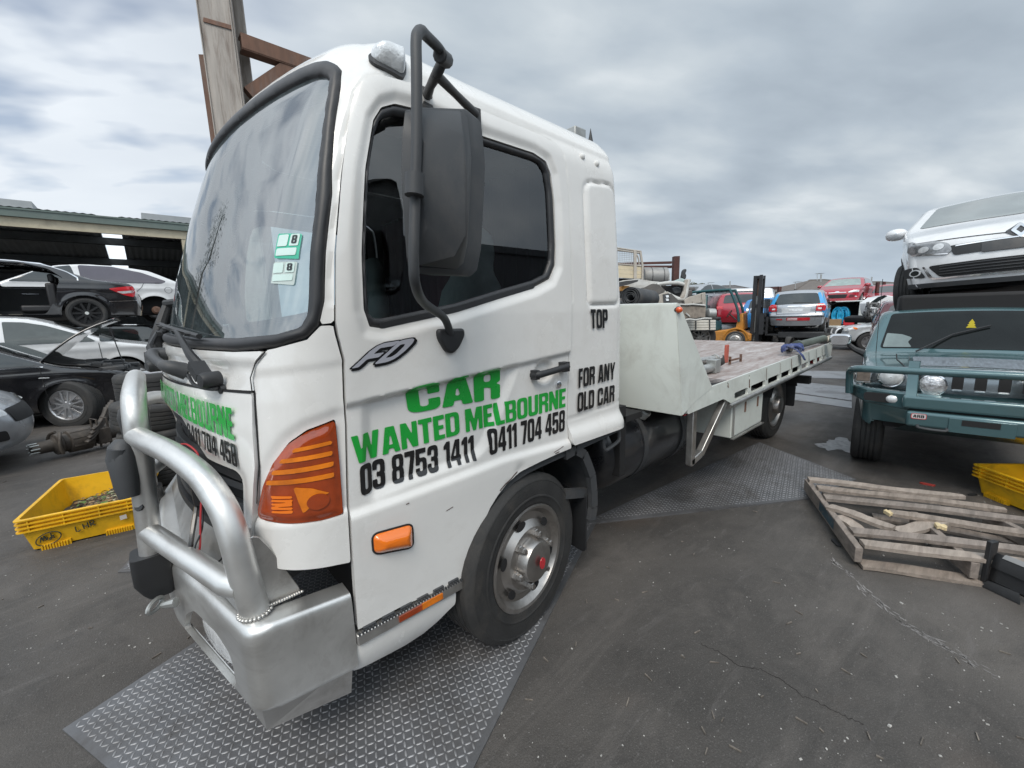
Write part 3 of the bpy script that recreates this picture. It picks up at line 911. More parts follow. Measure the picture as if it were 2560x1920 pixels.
def build_cab():
 T = TRUCK
 # ---- doors
 gd = sheet(G(), sub(P(DOOR), d_win), (1.14, 2.37, .44, 2.345), .0075, cab, thick=.03, rel=door_rel)
 gseal = sheet(G(), sub(P(WIN_OUT), P(WIN_IN)), (1.24, 2.28, 1.50, 2.26), .0095, cab, off=-.006, thick=.03, rel=prof_bulge(P(WIN_IN), P(WIN_OUT), .010))
 gwin = sheet(G(), P(WIN_IN), (1.26, 2.25, 1.53, 2.23), .04, cab, off=-.012)
 gsill = sheet(G(), P([(1.36, 1.512), (1.678, 1.560), (2.11, 1.656), (2.12, 1.676), (1.678, 1.582), (1.36, 1.532)]), (1.34, 2.14, 1.50, 1.69), .012, cab, off=.006, thick=.012)
 mdoor = M_WHITE
 MG = glassmat('door_glass', (.58, .63, .65), 1.0, ior=1.9)
 for side in (0, 1):
  fx = (lambda g: g) if side == 0 else mirrored
  d = obj('door', fx(gd), mdoor, T, smooth=50)
  obj('window_seal', fx(gseal), M_SEAL, d, smooth=60)
  obj('window', fx(gwin), MG, d)
  obj('sill_strip', fx(gsill), M_BLACK, d)
  # handle: a bar bridging the sunk cup
  h = G()
  h.tube([(1.285, 1.335, 1.272), (1.29, 1.292, 1.276), (1.33, 1.283, 1.279), (1.45, 1.283, 1.290), (1.485, 1.292, 1.292), (1.49, 1.335, 1.290)], [.016, .017, .015, .015, .019, .020], 10, sm=4)
  h.bx(1.462, 1.502, 1.285, 1.325, 1.268, 1.314)
  h.bx(1.274, 1.300, 1.288, 1.325, 1.254, 1.296)
  obj('handle', fx(h), M_BLACK, d, bevel=.006)
  k = G().lathe([(.017, .0), (.017, -.010), (.012, -.013), (.001, -.013)], 18, T_(1.455, 1.322, 1.207))
  obj('lock', fx(k), M_CHROME, d)
 # ---- corner panels with the indicator
 gc = sheet(G(), sub(P(CORNER), P(LAMP)), (.94, 1.26, .74, 1.545), .009, cab, thick=.03,
    rel=lambda U, V: .012 * sstep((V - np.interp(U, [.95, 1.25], [1.375, 1.40])) / .03) * 0.4 - .008 * sstep((.045 - P(LAMP)(U, V)) / .04) * (V > .93) + .006 * sstep((.93 - V) / .02))
 LAMP_C = np.array([1.13, 1.02])
 def lamp_out(k): return [tuple(LAMP_C + (np.array(q) - LAMP_C) * k) for q in LAMP]
 gl = sheet(G(), P(lamp_out(.975)), (.95, 1.25, .90, 1.25), .009, cab, off=.002, thick=.03, rel=lambda U, V: .010 * sstep(-P(lamp_out(.975))(U, V) / .03))
 bars = []
 for (a, b, c_, d_) in [((1.098, 1.150), (1.207, 1.162), (1.207, 1.174), (1.104, 1.163)), ((1.062, 1.118), (1.206, 1.126), (1.208, 1.141), (1.069, 1.132)),
       ((1.038, 1.082), (1.208, 1.090), (1.210, 1.106), (1.043, 1.097)), ((1.019, 1.050), (1.209, 1.054), (1.210, 1.070), (1.025, 1.065))]:
  bars.append(P([a, b, c_, d_], .004))
 gb = sheet(G(), uni(*bars), (1.0, 1.22, 1.04, 1.18), .006, cab, off=.0145)
 gr1 = sheet(G(), P([(1.100, 1.042), (1.150, 1.031), (1.200, 1.004), (1.158, 1.001), (1.148, .975), (1.125, .953), (1.114, .99)], .006), (1.0, 1.25, .93, 1.06), .006, cab, off=.0145)
 gr2 = sheet(G(), circ(1.165, .985, .030, .026), (1.1, 1.25, .93, 1.06), .006, cab, off=.0165)
 gr3 = sheet(G(), uni(*[P([(1.035, z), (1.095, z - .004), (1.10, z + .004), (1.035, z + .007)], .002) for z in (.962, .974, .986, .998, 1.010)]), (1.0, 1.25, .93, 1.06), .005, cab, off=.0145)
 for side in (0, 1):
  fx = (lambda g: g) if side == 0 else mirrored
  c = obj('corner_panel', fx(gc), M_WHITE, T, smooth=50)
  l = obj('indicator_lamp', fx(gl), M_AMBERD, T, smooth=60)
  obj('reflector_bars', fx(gb), M_AMBERB, l)
  obj('bulb_reflector', fx(gr1), M_AMBERB, l)
  obj('bulb_ring', fx(gr2), M_AMBERD, l)
  obj('lens_ribs', fx(gr3), M_AMBER, l)
 # ---- front panel with the grille opening, cowl panel above
 OPEN = sym(P([(-.1, 1.215), (.40, 1.195), (.563, 1.125), (.66, 1.082), (.868, 1.073), (.900, 1.055), (.905, 1.03), (.895, .78), (-.1, .78)], .02))
 PAN = sym(P([(-.1, 1.328), (.434, 1.324), (.724, 1.326), (.968, 1.332), (.978, 1.177), (.981, 1.104), (.971, 1.04), (.961, .94), (.95, .86), (.955, .80), (-.1, .80)]))
 gp = sheet(G(), inter(PAN, lambda U, V: -OPEN(U, V)), (-1.0, 1.0, .79, 1.345), .0125, cab, thick=.03,
    rel=lambda U, V: .008 * sstep((OPEN(U, V)) / .05) + .006 * sstep((np.abs(U) - .55) / .2) * sstep((1.30 - V) / .1))
 obj('front_panel', gp, M_WHITE, T, smooth=50)
 gg = sheet(G(), lambda U, V: OPEN(U, V) - .02, (-.95, .95, .8, 1.23), .03, cab, off=-.055)
 gr = obj('grille', gg, M_DARK, T)
 gsl = G()
 for z in (.86, .93, 1.0, 1.06):
  sheet(gsl, inter(OPEN, box2(-.9, .9, z - .012, z + .012)), (-.92, .92, z - .02, z + .02), (.03, .008), cab, off=-.03, thick=.02)
 obj('grille_bars', gsl, M_BLACK2, gr)
 gem = sheet(G(), sym(sub(lambda U, V: OPEN(U, V), lambda U, V: OPEN(U, V) + .05)), (-.95, .95, .8, 1.23), .014, cab, off=-.02, thick=.03)
 obj('grille_surround', gem, M_BLACK, T)
 COWL = sym(P([(-.1, 1.334), (.434, 1.330), (.724, 1.332), (.967, 1.339), (.955, 1.378), (.972, 1.423), (1.012, 1.460), (.868, 1.455), (.593, 1.457), (.3, 1.461), (-.1, 1.465)]))
 gc2 = sheet(G(), COWL, (-1.03, 1.03, 1.32, 1.475), .011, cab, thick=.03, rel=lambda U, V: .010 * sstep((V - 1.405) / .03) - .012 * np.exp(-((np.abs(U) - .75) / .10) ** 2 - ((V - 1.385) / .03) ** 2))
 obj('cowl_panel', gc2, M_WHITE, T, smooth=50)
 # ---- shell: pillars, roof rim, quarter panels, back
 FRONTCUT = P([(-.2, .3), (-.2, 1.468), (.3, 1.464), (.593, 1.460), (.868, 1.459), (1.02, 1.470), (1.043, 1.473), (1.133, 1.496), (1.168, 1.535), (1.212, 1.539), (1.27, 1.45), (1.27, .3)])
 EMB = P([(2.496, 1.60), (2.500, 2.17), (2.53, 2.20), (2.70, 2.222), (2.745, 2.20), (2.765, 2.15), (2.772, 1.86), (2.758, 1.60), (2.73, 1.582), (2.51, 1.580)], .02)
 def shell_rel(U, V):
  a = np.abs(U)
  e = EMB(a, V)
  h = .006 * sstep(-e / .012) - .010 * np.exp(-(e / .009) ** 2)
  h = h + np.where(a > 2.3, .030 * sstep((1.00 - V) / .09) - .006 * np.exp(-((V - np.interp(a, [2.3, 2.8], [1.014, 1.040])) / .005) ** 2), 0)
  # the drip moulding over the door
  h = h - .008 * np.exp(-((d_doorin(a, V) - .012) / .006) ** 2) * (V > 1.6)
  h = h + .010 * sstep((V - 2.36) / .03) * sstep((a - 1.1) / .2)
  return h
 gs = sheet(G(), sym(sub(box2(-.1, 3.875, .885, 2.645), lambda U, V: d_doorin(U, V) - .0045, P(WS_OUT), FRONTCUT)), (-3.87, 3.87, .87, 2.645), (.0135, .0115), cab, thick=.03, rel=shell_rel)
 sh = obj('cab_shell', gs, M_WHITE, T, smooth=55)
 # roof skin closing the rim
 ss = np.linspace(0, 3.87, 90)
 A, B = cab(ss, np.full(90, 2.645)), cab(-ss, np.full(90, 2.645))
 t = np.linspace(0, 1, 24)[None, :, None]
 Pn = A[:, None] * (1 - t) + B[:, None] * t
 Pn[..., 2] += .05 * (1 - (2 * t[..., 0] - 1) ** 2) - .001
 obj('roof', G().grid(Pn), M_WHITE, T, smooth=60)
 gbolt = G()
 for (s_, v_) in ((2.501, 2.323), (2.612, 2.314)):
  c = cab(np.array([s_]), np.array([v_]))[0]
  gbolt.lathe([(.016, .005), (.015, -.006), (.009, -.011), (.001, -.012)], 14, T_(*c))
 obj('roof_bolts', gbolt, M_WHITE, sh)
 # ---- windscreen
 gseal = sheet(G(), sym(sub(P(WS_OUT), P(WS_IN))), (-1.19, 1.19, 1.45, 2.41), .0105, cab, off=-.004, thick=.03, rel=prof_bulge(sym(P(WS_IN)), sym(P(WS_OUT)), .016))
 obj('windscreen_seal', gseal, M_SEAL, T, smooth=60)
 gw = sheet(G(), sym(P(WS_IN)), (-1.14, 1.14, 1.49, 2.345), .022, cab, off=-.010)
 MW = glassmat('windscreen_glass', (.58, .72, .70), 1.0, haze=.07, haze_col=(.46, .58, .62), ior=3.3)  # teal haze mixed in to brighten and tint the pane
 w = obj('windscreen', gw, MW, T, smooth=180)
 gband = sheet(G(), sym(inter(P(WS_IN), lambda U, V: 2.20 + .03 * np.abs(U) - V)), (-1.14, 1.14, 2.15, 2.345), .02, cab, off=-.016)
 obj('tint_band', gband, glassmat('tint_band_glass', (.42, .50, .52), .6), w)
 # registration labels stuck inside the screen
 mg, mw2 = mat('label_green', (.05, .48, .32), .5), mat('label_pale', (.62, .78, .74), .5)
 for k, (q, m1) in enumerate(((((.990, 1.814), (1.074, 1.809), (1.078, 1.733), (.994, 1.739)), mg), (((.995, 1.728), (1.076, 1.725), (1.074, 1.655), (.993, 1.664)), mat('label_grey', (.52, .60, .58), .5)))):
  a, b, c_, d_ = q
  so_ = obj('registration_label', sheet(G(), P([a, b, c_, d_]), (.97, 1.10, 1.64, 1.83), .006, cab, off=-.005), m1, T)
  z1, z0 = a[1], d_[1]
  gw2 = G()
  for (fa, fb, fc, fd) in ((.06, .50, .46, .93), (.58, .94, .46, .93), (.08, .92, .08, .38)):
   sheet(gw2, box2(.992 + .082 * fa, .992 + .082 * fb, z0 + (z1 - z0) * fc, z0 + (z1 - z0) * fd, .003), (.97, 1.1, 1.64, 1.83), .004, cab, off=-.0035)
  obj('label_fields', gw2, mw2, so_)
  e8 = lettering(G(), '8', cab, (.992 + .082 * .66, z0 + (z1 - z0) * .55), (.992 + .082 * .86, z0 + (z1 - z0) * .55), (.992 + .082 * .86, z0 + (z1 - z0) * .88), (.992 + .082 * .66, z0 + (z1 - z0) * .88), off=-.002)
  obj('label_number', e8, M_INK, so_)
 # ---- lettering
 mpL = doorskin
 L_ = [('CAR', M_GREEN, (1.480, 1.205), (1.902, 1.196), (1.908, 1.328), (1.468, 1.302)), ('WANTED MELBOURNE', M_GREEN, (1.272, 1.075), (2.305, 1.088), (2.309, 1.181), (1.264, 1.171)),
   ('03 8753 1411', M_INK, (1.291, .960), (1.758, .957), (1.760, 1.062), (1.289, 1.067)), ('0411 704 458', M_INK, (1.823, .961), (2.298, .968), (2.303, 1.074), (1.824, 1.072))]
 for tx, m_, a, b, c_, d_ in L_:
  obj('lettering', lettering(G(), tx, mpL, a, b, c_, d_, off=.003, gap=(.05 if m_ is M_GREEN else .045), space=(.22 if 'CAR' in tx or 'W' in tx else .26), grow=(.012 if tx == 'CAR' else 0)), m_, T, smooth=0)
 for tx, a, b, c_, d_ in [('TOP', (2.501, 1.461), (2.645, 1.459), (2.641, 1.556), (2.497, 1.558)), ('FOR ANY', (2.400, 1.168), (2.712, 1.175), (2.716, 1.269), (2.402, 1.266)), ('OLD CAR', (2.390, 1.043), (2.710, 1.050), (2.714, 1.142), (2.394, 1.144))]:
  obj('lettering', lettering(G(), tx, cab, a, b, c_, d_, off=.008), M_INK, T, smooth=0)
 obj('lettering', lettering(G(), 'WANTED MELBOURNE', cab, (.10, 1.245), (.892, 1.178), (.880, 1.281), (.09, 1.315), off=.020, flip=False), M_GREEN, T, smooth=0)
 obj('lettering', lettering(G(), '0411 704 458', cab, (.545, 1.140), (.905, 1.092), (.896, 1.166), (.540, 1.196), off=.020), M_INK, T, smooth=0)
 # FD badge: slanted letters, dark backing, silver face
 def FDsd(grow):
  F = P([(0, 0), (.17, 0), (.20, .32), (.50, .32), (.53, .52), (.24, .52), (.27, .76), (.62, .76), (.66, .98), (.24, .98), (.12, .90), (.05, .70)], .04)
  D = sub(P([(.56, 0), (.95, 0), (1.10, .12), (1.17, .40), (1.17, .75), (1.10, .93), (.98, 1.0), (.66, .98), (.62, .5)], .10), P([(.74, .22), (.90, .22), (.97, .35), (.98, .66), (.93, .77), (.81, .77)], .04))
  return lambda U, V: np.minimum(F(U, V), D(U, V)) - grow
 def fdmap(dx, dy):
  def f(u, v):
   a, b = (u + .30 * v) / 1.47, v
   ll, lr, ur, ul = [np.array(q) for q in ((1.262, 1.394), (1.452, 1.408), (1.502, 1.478), (1.298, 1.462))]
   a, b = a[:, None], b[:, None]
   q = (1 - a) * (1 - b) * ll + a * (1 - b) * lr + a * b * ur + (1 - a) * b * ul
   return doorskin(q[:, 0] + dx, q[:, 1] + dy)
  return f
 fb = sheet(G(), FDsd(.05), (-.08, 1.26, -.08, 1.08), .028, fdmap(.006, -.006), off=.003)
 sheet(fb, FDsd(.05), (-.08, 1.26, -.08, 1.08), .028, fdmap(0, 0), off=.004)
 bd = obj('model_badge', fb, M_INK, T, smooth=0)
 obj('badge_face', sheet(G(), FDsd(0), (-.08, 1.26, -.08, 1.08), .026, fdmap(0, 0), off=.006), M_SILV, bd, smooth=0)
 # ---- roof lamp
 for side in (0, 1):
  fx = (lambda g: g) if side == 0 else mirrored
  g0 = sheet(G(), P([(1.150, 2.372), (1.20, 2.345), (1.375, 2.330), (1.380, 2.42), (1.36, 2.450), (1.22, 2.436)], .03), (1.13, 1.4, 2.32, 2.46), .010, cab, off=.012, thick=.03)
  rl = obj('roof_marker_lamp', fx(g0), M_BLACK, T)
  s1 = P([(1.160, 2.385), (1.21, 2.358), (1.368, 2.344), (1.372, 2.42), (1.352, 2.445), (1.22, 2.436)], .03)
  g1 = sheet(G(), s1, (1.13, 1.4, 2.32, 2.46), .008, cab, off=.014, thick=.01, rel=lambda U, V: .042 * np.sqrt(np.clip(sstep(-s1(U, V) / .045), 0, 1)))
  obj('lens', fx(g1), M_LENS, rl, smooth=60)
 # ---- interior
 gi = G()
 gi.bx(.60, 1.95, 1.42, 2 * YC - 1.42, .95, 1.0)
 gi.bx(.42, .62, 1.42, 2 * YC - 1.42, .95, 1.40)
 obj('cab_floor', gi, M_DARK, T)
 dash = G()
 ys = np.linspace(1.45, 2 * YC - 1.45, 30)
 prof = [(-.10, 1.0), (-.10, 1.40), (.0, 1.455), (.16, 1.475), (.26, 1.44), (.30, 1.30), (.30, 1.0)]
 rows = []
 for y in ys:
  x0 = .26 + .19 * ((y - YC) / .96) ** 2
  rows.append([(x0 + px_, y, pz) for px_, pz in prof])
 dash.grid(np.array(rows))
 obj('dashboard', dash, mat('dash_plastic', (.16, .175, .175), .6), T)
 st = G()
 Mx = T_(.80, 1.86, 1.42) @ RY(-32)
 st.tube([tuple(Mx @ Vector((.21 * math.cos(a), .21 * math.sin(a), 0))) for a in np.linspace(0, 2 * math.pi, 33)[:-1]], .016, 8, closed=True)
 for a in (.4, 2.7, 4.7): st.tube([tuple(Mx @ Vector((0, 0, -.03))), tuple(Mx @ Vector((.21 * math.cos(a), .21 * math.sin(a), 0)))], .014, 6)
 st.tube([tuple(Mx @ Vector((0, 0, -.03))), (.52, 1.86, 1.15)], .04, 10)
 obj('steering_wheel', st, M_BLACK, T)
 mseat = mat('seat_cover', (.42, .44, .42), .85, var=.2, vs=7, bump=.2, bs=60)
 for y in (1.76, 3.0):
  s_ = G()
  b = [(x, yy, z) for (x, yy, z) in ()]
  # backrest: loft of rounded slabs
  rows = []
  for z, hw, th_, xo in ((1.05, .25, .10, 0), (1.25, .27, .11, .03), (1.50, .26, .10, .07), (1.68, .22, .085, .10), (1.76, .14, .07, .115), (1.84, .15, .07, .125), (1.93, .135, .06, .13), (1.97, .08, .03, .13)):
   rows.append([(1.18 + xo + th_ * math.cos(a) * .9, y + hw * math.copysign(abs(math.sin(a)) ** .55, math.sin(a)), z) for a in np.linspace(0, 2 * math.pi, 29)])
  s_.grid(np.array(rows), flip=True)
  s_.bx(.78, 1.22, y - .26, y + .26, 1.0, 1.16)
  obj('seat', s_, mseat, T, smooth=60, bevel=.03)
 cu = G()
 yy = np.linspace(1.44, 2 * YC - 1.44, 70)
 Pn = np.array([[(1.60 + .02 * math.sin(k * 1.7), y, z) for z in (1.0, 1.5, 1.9, 2.3)] for k, y in enumerate(yy)])
 cu.grid(Pn)
 obj('sleeper_curtain', cu, mat('maroon_curtain', (.10, .025, .035), .9, var=.2), T, smooth=80)
 wv = G().grid(np.array([[(1.0 + .55 * u_, 1.43 + .012, 1.58 + .14 * v_ + .05 * u_) for v_ in (0, .5, 1)] for u_ in np.linspace(0, 1, 4)]))
 return
build_cab()
def build_fittings():
 T = TRUCK
 # ---- mirror on its bent arm
 mi = G()
 zB = lambda x, y: (850 + x / 2.073, 50 + y / 2.073)
 # rear-view head: housing seen from its back
 yo = 1.02
 hd = []
 fr_ = [zB(*q) for q in ((352, 470), (430, 455), (655, 462), (690, 500), (712, 720), (705, 900), (690, 1180), (668, 1290), (630, 1325), (400, 1315), (362, 1280), (345, 1050), (333, 800), (338, 600))]
 rim = [pt(q[0], q[1], Y=yo + .04 * ((q[0] - 1010) / 180)) for q in fr_]
 c0 = np.mean(rim, axis=0)
 # the housing bulges toward the front (-X) and the street side (-Y)
 rows = []
 for k, (sc_, dx, dy) in enumerate(((1.0, .045, .02), (1.0, .0, 0), (.985, -.012, -.006), (.93, -.022, -.012))):
  rows.append([tuple(c0 + (p - c0) * sc_ + np.array([dx, dy, 0])) for p in rim])
 rows = [r + [r[0]] for r in rows]
 mi.grid(np.array(rows))
 # faceted back: a raised pyramid-like panel
 mid = [pt(*zB(*q), Y=yo - .055) for q in ((440, 640), (560, 560), (640, 600), (660, 800), (655, 1120), (600, 1230), (450, 1080), (425, 850))]
 n1, n2 = len(rim), len(mid)
 base = len(mi.v)
 vs = [rows[-1][i] for i in range(n1)] + [tuple(p) for p in mid]
 fs = []
 j = 0
 ang = lambda p: math.atan2(p[2] - c0[2], p[0] - c0[0])
 order = sorted(range(n1), key=lambda i: ang(vs[i]))
 ordm = sorted(range(n1, n1 + n2), key=lambda i: ang(vs[i]))
 i = k = 0
 while i < n1 or k < n2:
  a, b = order[i % n1], ordm[k % n2]
  ai = ang(vs[order[(i + 1) % n1]]) + (2 * math.pi if i + 1 >= n1 else 0)
  bi = ang(vs[ordm[(k + 1) % n2]]) + (2 * math.pi if k + 1 >= n2 else 0)
  if (i < n1 and ai <= bi) or k >= n2:
   fs.append((a, order[(i + 1) % n1], b)); i += 1
  else:
   fs.append((a, ordm[(k + 1) % n2], b)); k += 1
 fs.append(tuple(ordm))
 mi.add(vs, fs)
 mir = obj('mirror', mi, M_BLACK2, T, smooth=50, fixn=True, bevel=.012, seg=3)
 bk = G()
 r0 = [rows[0][i] for i in range(n1)]
 bk.add([tuple(c0 + (np.array(p) - c0) * .93 + np.array([.001, 0.02, 0])) for p in r0], [tuple(range(n1))])
 obj('mirror_glass', bk, mat('mirror_silver', (.8, .8, .8), .03, metal=1.0, var=0), mir, smooth=0)
 base_ = (.852, 1.305, 1.475)
 A = [base_, pt(*zB(540, 1545), Y=1.24), pt(*zB(440, 1470), Y=1.10), pt(*zB(395, 1385), Y=.99), pt(*zB(382, 1250), Y=.965), pt(*zB(390, 900), Y=.965), pt(*zB(397, 600), Y=.965), pt(*zB(397, 300), Y=.97), pt(*zB(394, 130), Y=.98), pt(*zB(400, 75), Y=.99), pt(*zB(422, 58), Y=1.01), pt(*zB(450, 85), Y=1.05), pt(*zB(515, 150), Y=1.10), pt(*zB(540, 195), Y=1.13)]
 arm = G().tube(A, .0138, 12, sm=5)
 arm.tube([pt(*zB(388, 800), Y=.955), pt(*zB(385, 910), Y=.955)], .024, 12)
 ar = obj('mirror_arm', arm, M_BLACK2, T, smooth=60)
 st = G()
 jn = pt(*zB(540, 200), Y=1.13)
 kn = pt(*zB(500, 285), Y=1.20)
 st.tube([jn, pt(*zB(520, 240), Y=1.17), kn], [.017, .016, .017], 10)
 p1, p2 = pt(*zB(450, 390), Y=1.355), pt(*zB(705, 490), Y=1.335)
 st.tube([kn, pt(*zB(470, 340), Y=1.28), p1], [.017, .014, .018], 10)
 st.tube([kn, pt(*zB(600, 385), Y=1.27), p2], [.015, .013, .016], 10)
 st.tube([pt(*zB(515, 180), Y=1.10), pt(*zB(555, 212), Y=1.15)], .021, 10)
 for p in (p1, p2):
  st.bx(p[0] - .022, p[0] + .022, p[1] - .005, 1.38, p[2] - .045, p[2] + .025)
  st.bx(p[0] - .05, p[0] + .035, 1.345, 1.385, p[2] - .060, p[2] - .035)
 obj('mirror_bracket', st, M_BLACK2, ar, bevel=.005)
 mb = G()
 shp = fil([(.79, 1.503), (.905, 1.50), (.908, 1.475), (.880, 1.430), (.849, 1.407), (.820, 1.418), (.79, 1.47)], .03)
 mb.prism(shp, -1.345, -1.288, Matrix(((1, 0, 0, 0), (0, 0, -1, 0), (0, 1, 0, 0), (0, 0, 0, 1))))
 obj('mirror_foot', mb, M_BLACK, ar, bevel=.014, seg=3, fixn=True)
 # ---- wipers, grab handle, washer
 wp = G()
 z5 = lambda x, y: (380 + x / 2.592, 760 + y / 2.592)
 def onf(s, v, o):
  s, v = np.array([s]), np.array([v])
  X = cab(s, v)
  n = np.cross(cab(s + 1e-3, v) - X, cab(s, v + 1e-3) - X)
  n /= np.linalg.norm(n)
  return (X + n * o)[0]
 for s0, s1, v1, s2, s3 in ((.735, .47, 1.515, .66, -.12), (-.05, -.35, 1.52, -.10, -.80)):
  w_ = G()
  piv = onf(s0, 1.382, .03)
  w_.lathe([(.026, .02), (.026, -.025), (.020, -.036), (.001, -.038)], 16, T_(*onf(s0 + .05, 1.365, .03)) @ RZ(-70))
  w_.beam(onf(s0 + .03, 1.37, .045), onf(s0 - .02, 1.41, .05), .045, .03)
  w_.tube([piv, onf(s0 - .05, 1.44, .055), onf(s1 + .05, v1 - .01, .04), onf(s1, v1, .035)], [.019, .014, .008, .006], 8)
  w_.tube([onf(s2, 1.50, .022), onf((s2 + s3) / 2, 1.532, .022), onf(s3, 1.545, .022)], .010, 6, sm=4)
  for k in np.linspace(.1, .9, 5):
   sq = s2 + (s3 - s2) * k
   w_.tube([onf(sq - .03, 1.503 + .045 * k, .012), onf(sq, 1.503 + .045 * k, .034), onf(sq + .03, 1.503 + .045 * k, .012)], .006, 5)
  obj('wiper', w_, M_BLACK, T)
 fw = G()
 z1 = lambda x, y, Y: pt(x / 2.5516, 450 + y / 2.5516, Y=Y)
 fw.tube([z1(1000, 1105, 2.72), z1(992, 1040, 2.72), z1(1030, 900, 2.74), z1(1070, 780, 2.76)], [.020, .030, .022, .016], 8)
 fw.tube([z1(1055, 790, 2.76), z1(1160, 775, 2.70), z1(1290, 760, 2.62)], [.020, .020, .014], 8)
 obj('wiper', fw, M_BLACK, T)
 # a parked blade sticking out past the far edge, tilted up
 hs = G().tube([onf(.78, 1.345, .005), onf(.80, 1.335, .035), onf(.74, 1.345, .06), onf(.69, 1.375, .06)], .006, 6, sm=5)
 hs.lathe([(.017, .0), (.015, -.014), (.001, -.018)], 12, T_(*onf(.795, 1.335, .0)) @ RZ(-75))
 obj('washer_hose', hs, M_BLACK, T)
 gh = G()
 gh.tube([onf(.13, 1.425, .0), onf(.14, 1.422, .050), onf(.26, 1.408, .055), onf(.40, 1.395, .055), onf(.46, 1.39, .050), onf(.475, 1.375, .0)], [.028, .024, .017, .017, .024, .032], 10, sm=4)
 obj('grab_handle', gh, M_BLACK2, T, smooth=60)
 for nm, pth, ch_, w_, o_ in (('panel_seam', [(.971, 1.335), (.977, 1.26), (.980, 1.177), (.983, 1.104), (.973, 1.04), (.965, .98)], cab, .009, .002), ('panel_seam', [(-.966, 1.331), (-.72, 1.329), (-.43, 1.327), (0, 1.328), (.43, 1.327), (.72, 1.329), (.966, 1.334)], cab, .008, .010),
        ('panel_seam', [(.972, 1.338), (.962, 1.378), (.980, 1.421), (1.016, 1.458)], cab, .006, .010), ('scratch', [(1.86, .795), (1.89, .815), (1.92, .828), (1.95, .846), (1.965, .85)], doorskin, .006, .002), ('scratch', [(2.20, .882), (2.235, .888), (2.27, .896)], doorskin, .003, .002),
        ('scratch', [(2.21, .874), (2.24, .876)], doorskin, .005, .002), ('scratch', [(1.60, .80), (1.63, .806)], doorskin, .003, .002), ('scratch', [(1.44, .885), (1.452, .886)], doorskin, .004, .002)):
  g_ = G()
  q = np.array(pth)
  strip(g_, ch_, pth, w_, off=o_)
  obj(nm, g_, mat('bare_scratch', (.09, .05, .04), .7) if nm == 'scratch' else M_DARK, T, smooth=0)
 # ---- side marker on the door
 sm = P([(1.318, .818), (1.457, .802), (1.458, .712), (1.338, .742), (1.320, .755)], .02)
 k0 = sheet(G(), lambda U, V: sm(U, V) - .006, (1.29, 1.48, .69, .84), .006, doorskin, off=.004, thick=.01)
 smo = obj('side_marker', k0, M_BLACK, T)
 k1 = sheet(G(), sm, (1.29, 1.48, .69, .84), .005, doorskin, off=.006, thick=.006, rel=lambda U, V: .030 * np.sqrt(sstep(-sm(U, V) / .035)) + .0012 * np.sin(V * 700) * (V > .775))
 obj('lens', k1, M_AMBER, smo, smooth=60)
 # ---- step and skirt below the door
 sk = P([(1.237, .325), (1.238, .437), (1.633, .430), (1.630, .372), (1.60, .358), (1.55, .325), (1.497, .300), (1.43, .292), (1.369, .300), (1.29, .312)])
 for side in (0, 1):
  fx = (lambda g: g) if side == 0 else mirrored
  obj('skirt', fx(sheet(G(), sk, (1.22, 1.65, .28, .45), .010, cab, off=.006, thick=.03, rel=lambda U, V: -.05 * np.clip((.42 - V) / .15, 0, 1) ** 2)), M_WHITE, T, smooth=50)
  s_ = G()
  s_.bx(.405, .842, 1.300, 1.50, .438, .478)
  st_ = obj('step', fx(s_), M_ALU2, T, bevel=.004)
  tr = G()
  for k in range(6): tr.bx(.43 + k * .07, .475 + k * .07, 1.305, 1.335, .478, .492)
  for k in range(36): tr.bx(.41 + k * .012, .416 + k * .012, 1.298, 1.306, .476, .486)
  tr.bx(.41, .84, 1.36, 1.50, .4785, .486)
  obj('step_tread', fx(tr), M_BLACK2, st_)
  rf = G().bx(.556, .650, 1.295, 1.2995, .448, .470)
  obj('reflector', fx(rf), M_AMBERD, st_)
  obj('reflector', fx(G().bx(.6505, .742, 1.295, 1.2995, .448, .472)), M_AMBERB, st_)
 # ---- wheel arch liner and edge
 arch = [(.86, .44), (.88, .50), (.912, .562), (.94, .625), (.975, .687), (1.01, .736), (1.05, .780), (1.10, .812), (1.152, .835), (1.24, .853), (1.33, .861), (1.54, .872), (1.80, .885), (1.99, .90)]
 ga = G()
 a3 = np.array([(x, 1.330, z) for x, z in arch])
 dn = np.gradient(a3[:, [0, 2]], axis=0)
 dn /= np.linalg.norm(dn, axis=1, keepdims=True)
 inn = np.stack([a3[:, 0] + dn[:, 1] * .040, np.full(len(a3), 1.326), a3[:, 2] - dn[:, 0] * .040], 1)
 deep = inn.copy()
 deep[:, 1] = 1.72
 out2 = a3.copy()
 out2[:, 1] = 1.334
 ga.grid(np.stack([out2, inn, deep], 1), flip=True)
 obj('wheel_arch', ga, M_BLACK2, T, smooth=50)
 obj('wheel_arch', mirrored(ga), M_BLACK2, T, smooth=50)
 wl = G().bx(.90, 2.0, 1.72, 3.10, .42, .93)
 wl.bx(.45, .9, 1.40, 3.42, .50, .93)
 wl.bx(1.6, 2.0, 1.42, 1.72, .80, .89)
 obj('engine_bay', wl, M_DARK, T)
 # ---- front mudguard behind the wheel
 for side in (0, 1):
  fx = (lambda g: g) if side == 0 else mirrored
  mg = G()
  path = [(1.50, .835), (1.58, .845), (1.65, .80), (1.685, .735), (1.72, .66), (1.735, .56), (1.738, .47), (1.72, .40)]
  rows = []
  for x, z in path: rows.append([(x, 1.325, z), (x + .012, 1.325, z + .004), (x + .012, 1.70, z + .004), (x, 1.70, z), (x, 1.325, z)])
  mg.grid(np.array(rows))
  for k in range(len(path) - 1):
   a, b = path[k], path[k + 1]
   mg.beam((a[0] + .01, 1.335, a[1]), (b[0] + .01, 1.335, b[1]), .05, .03, up=(0, 1, 0))
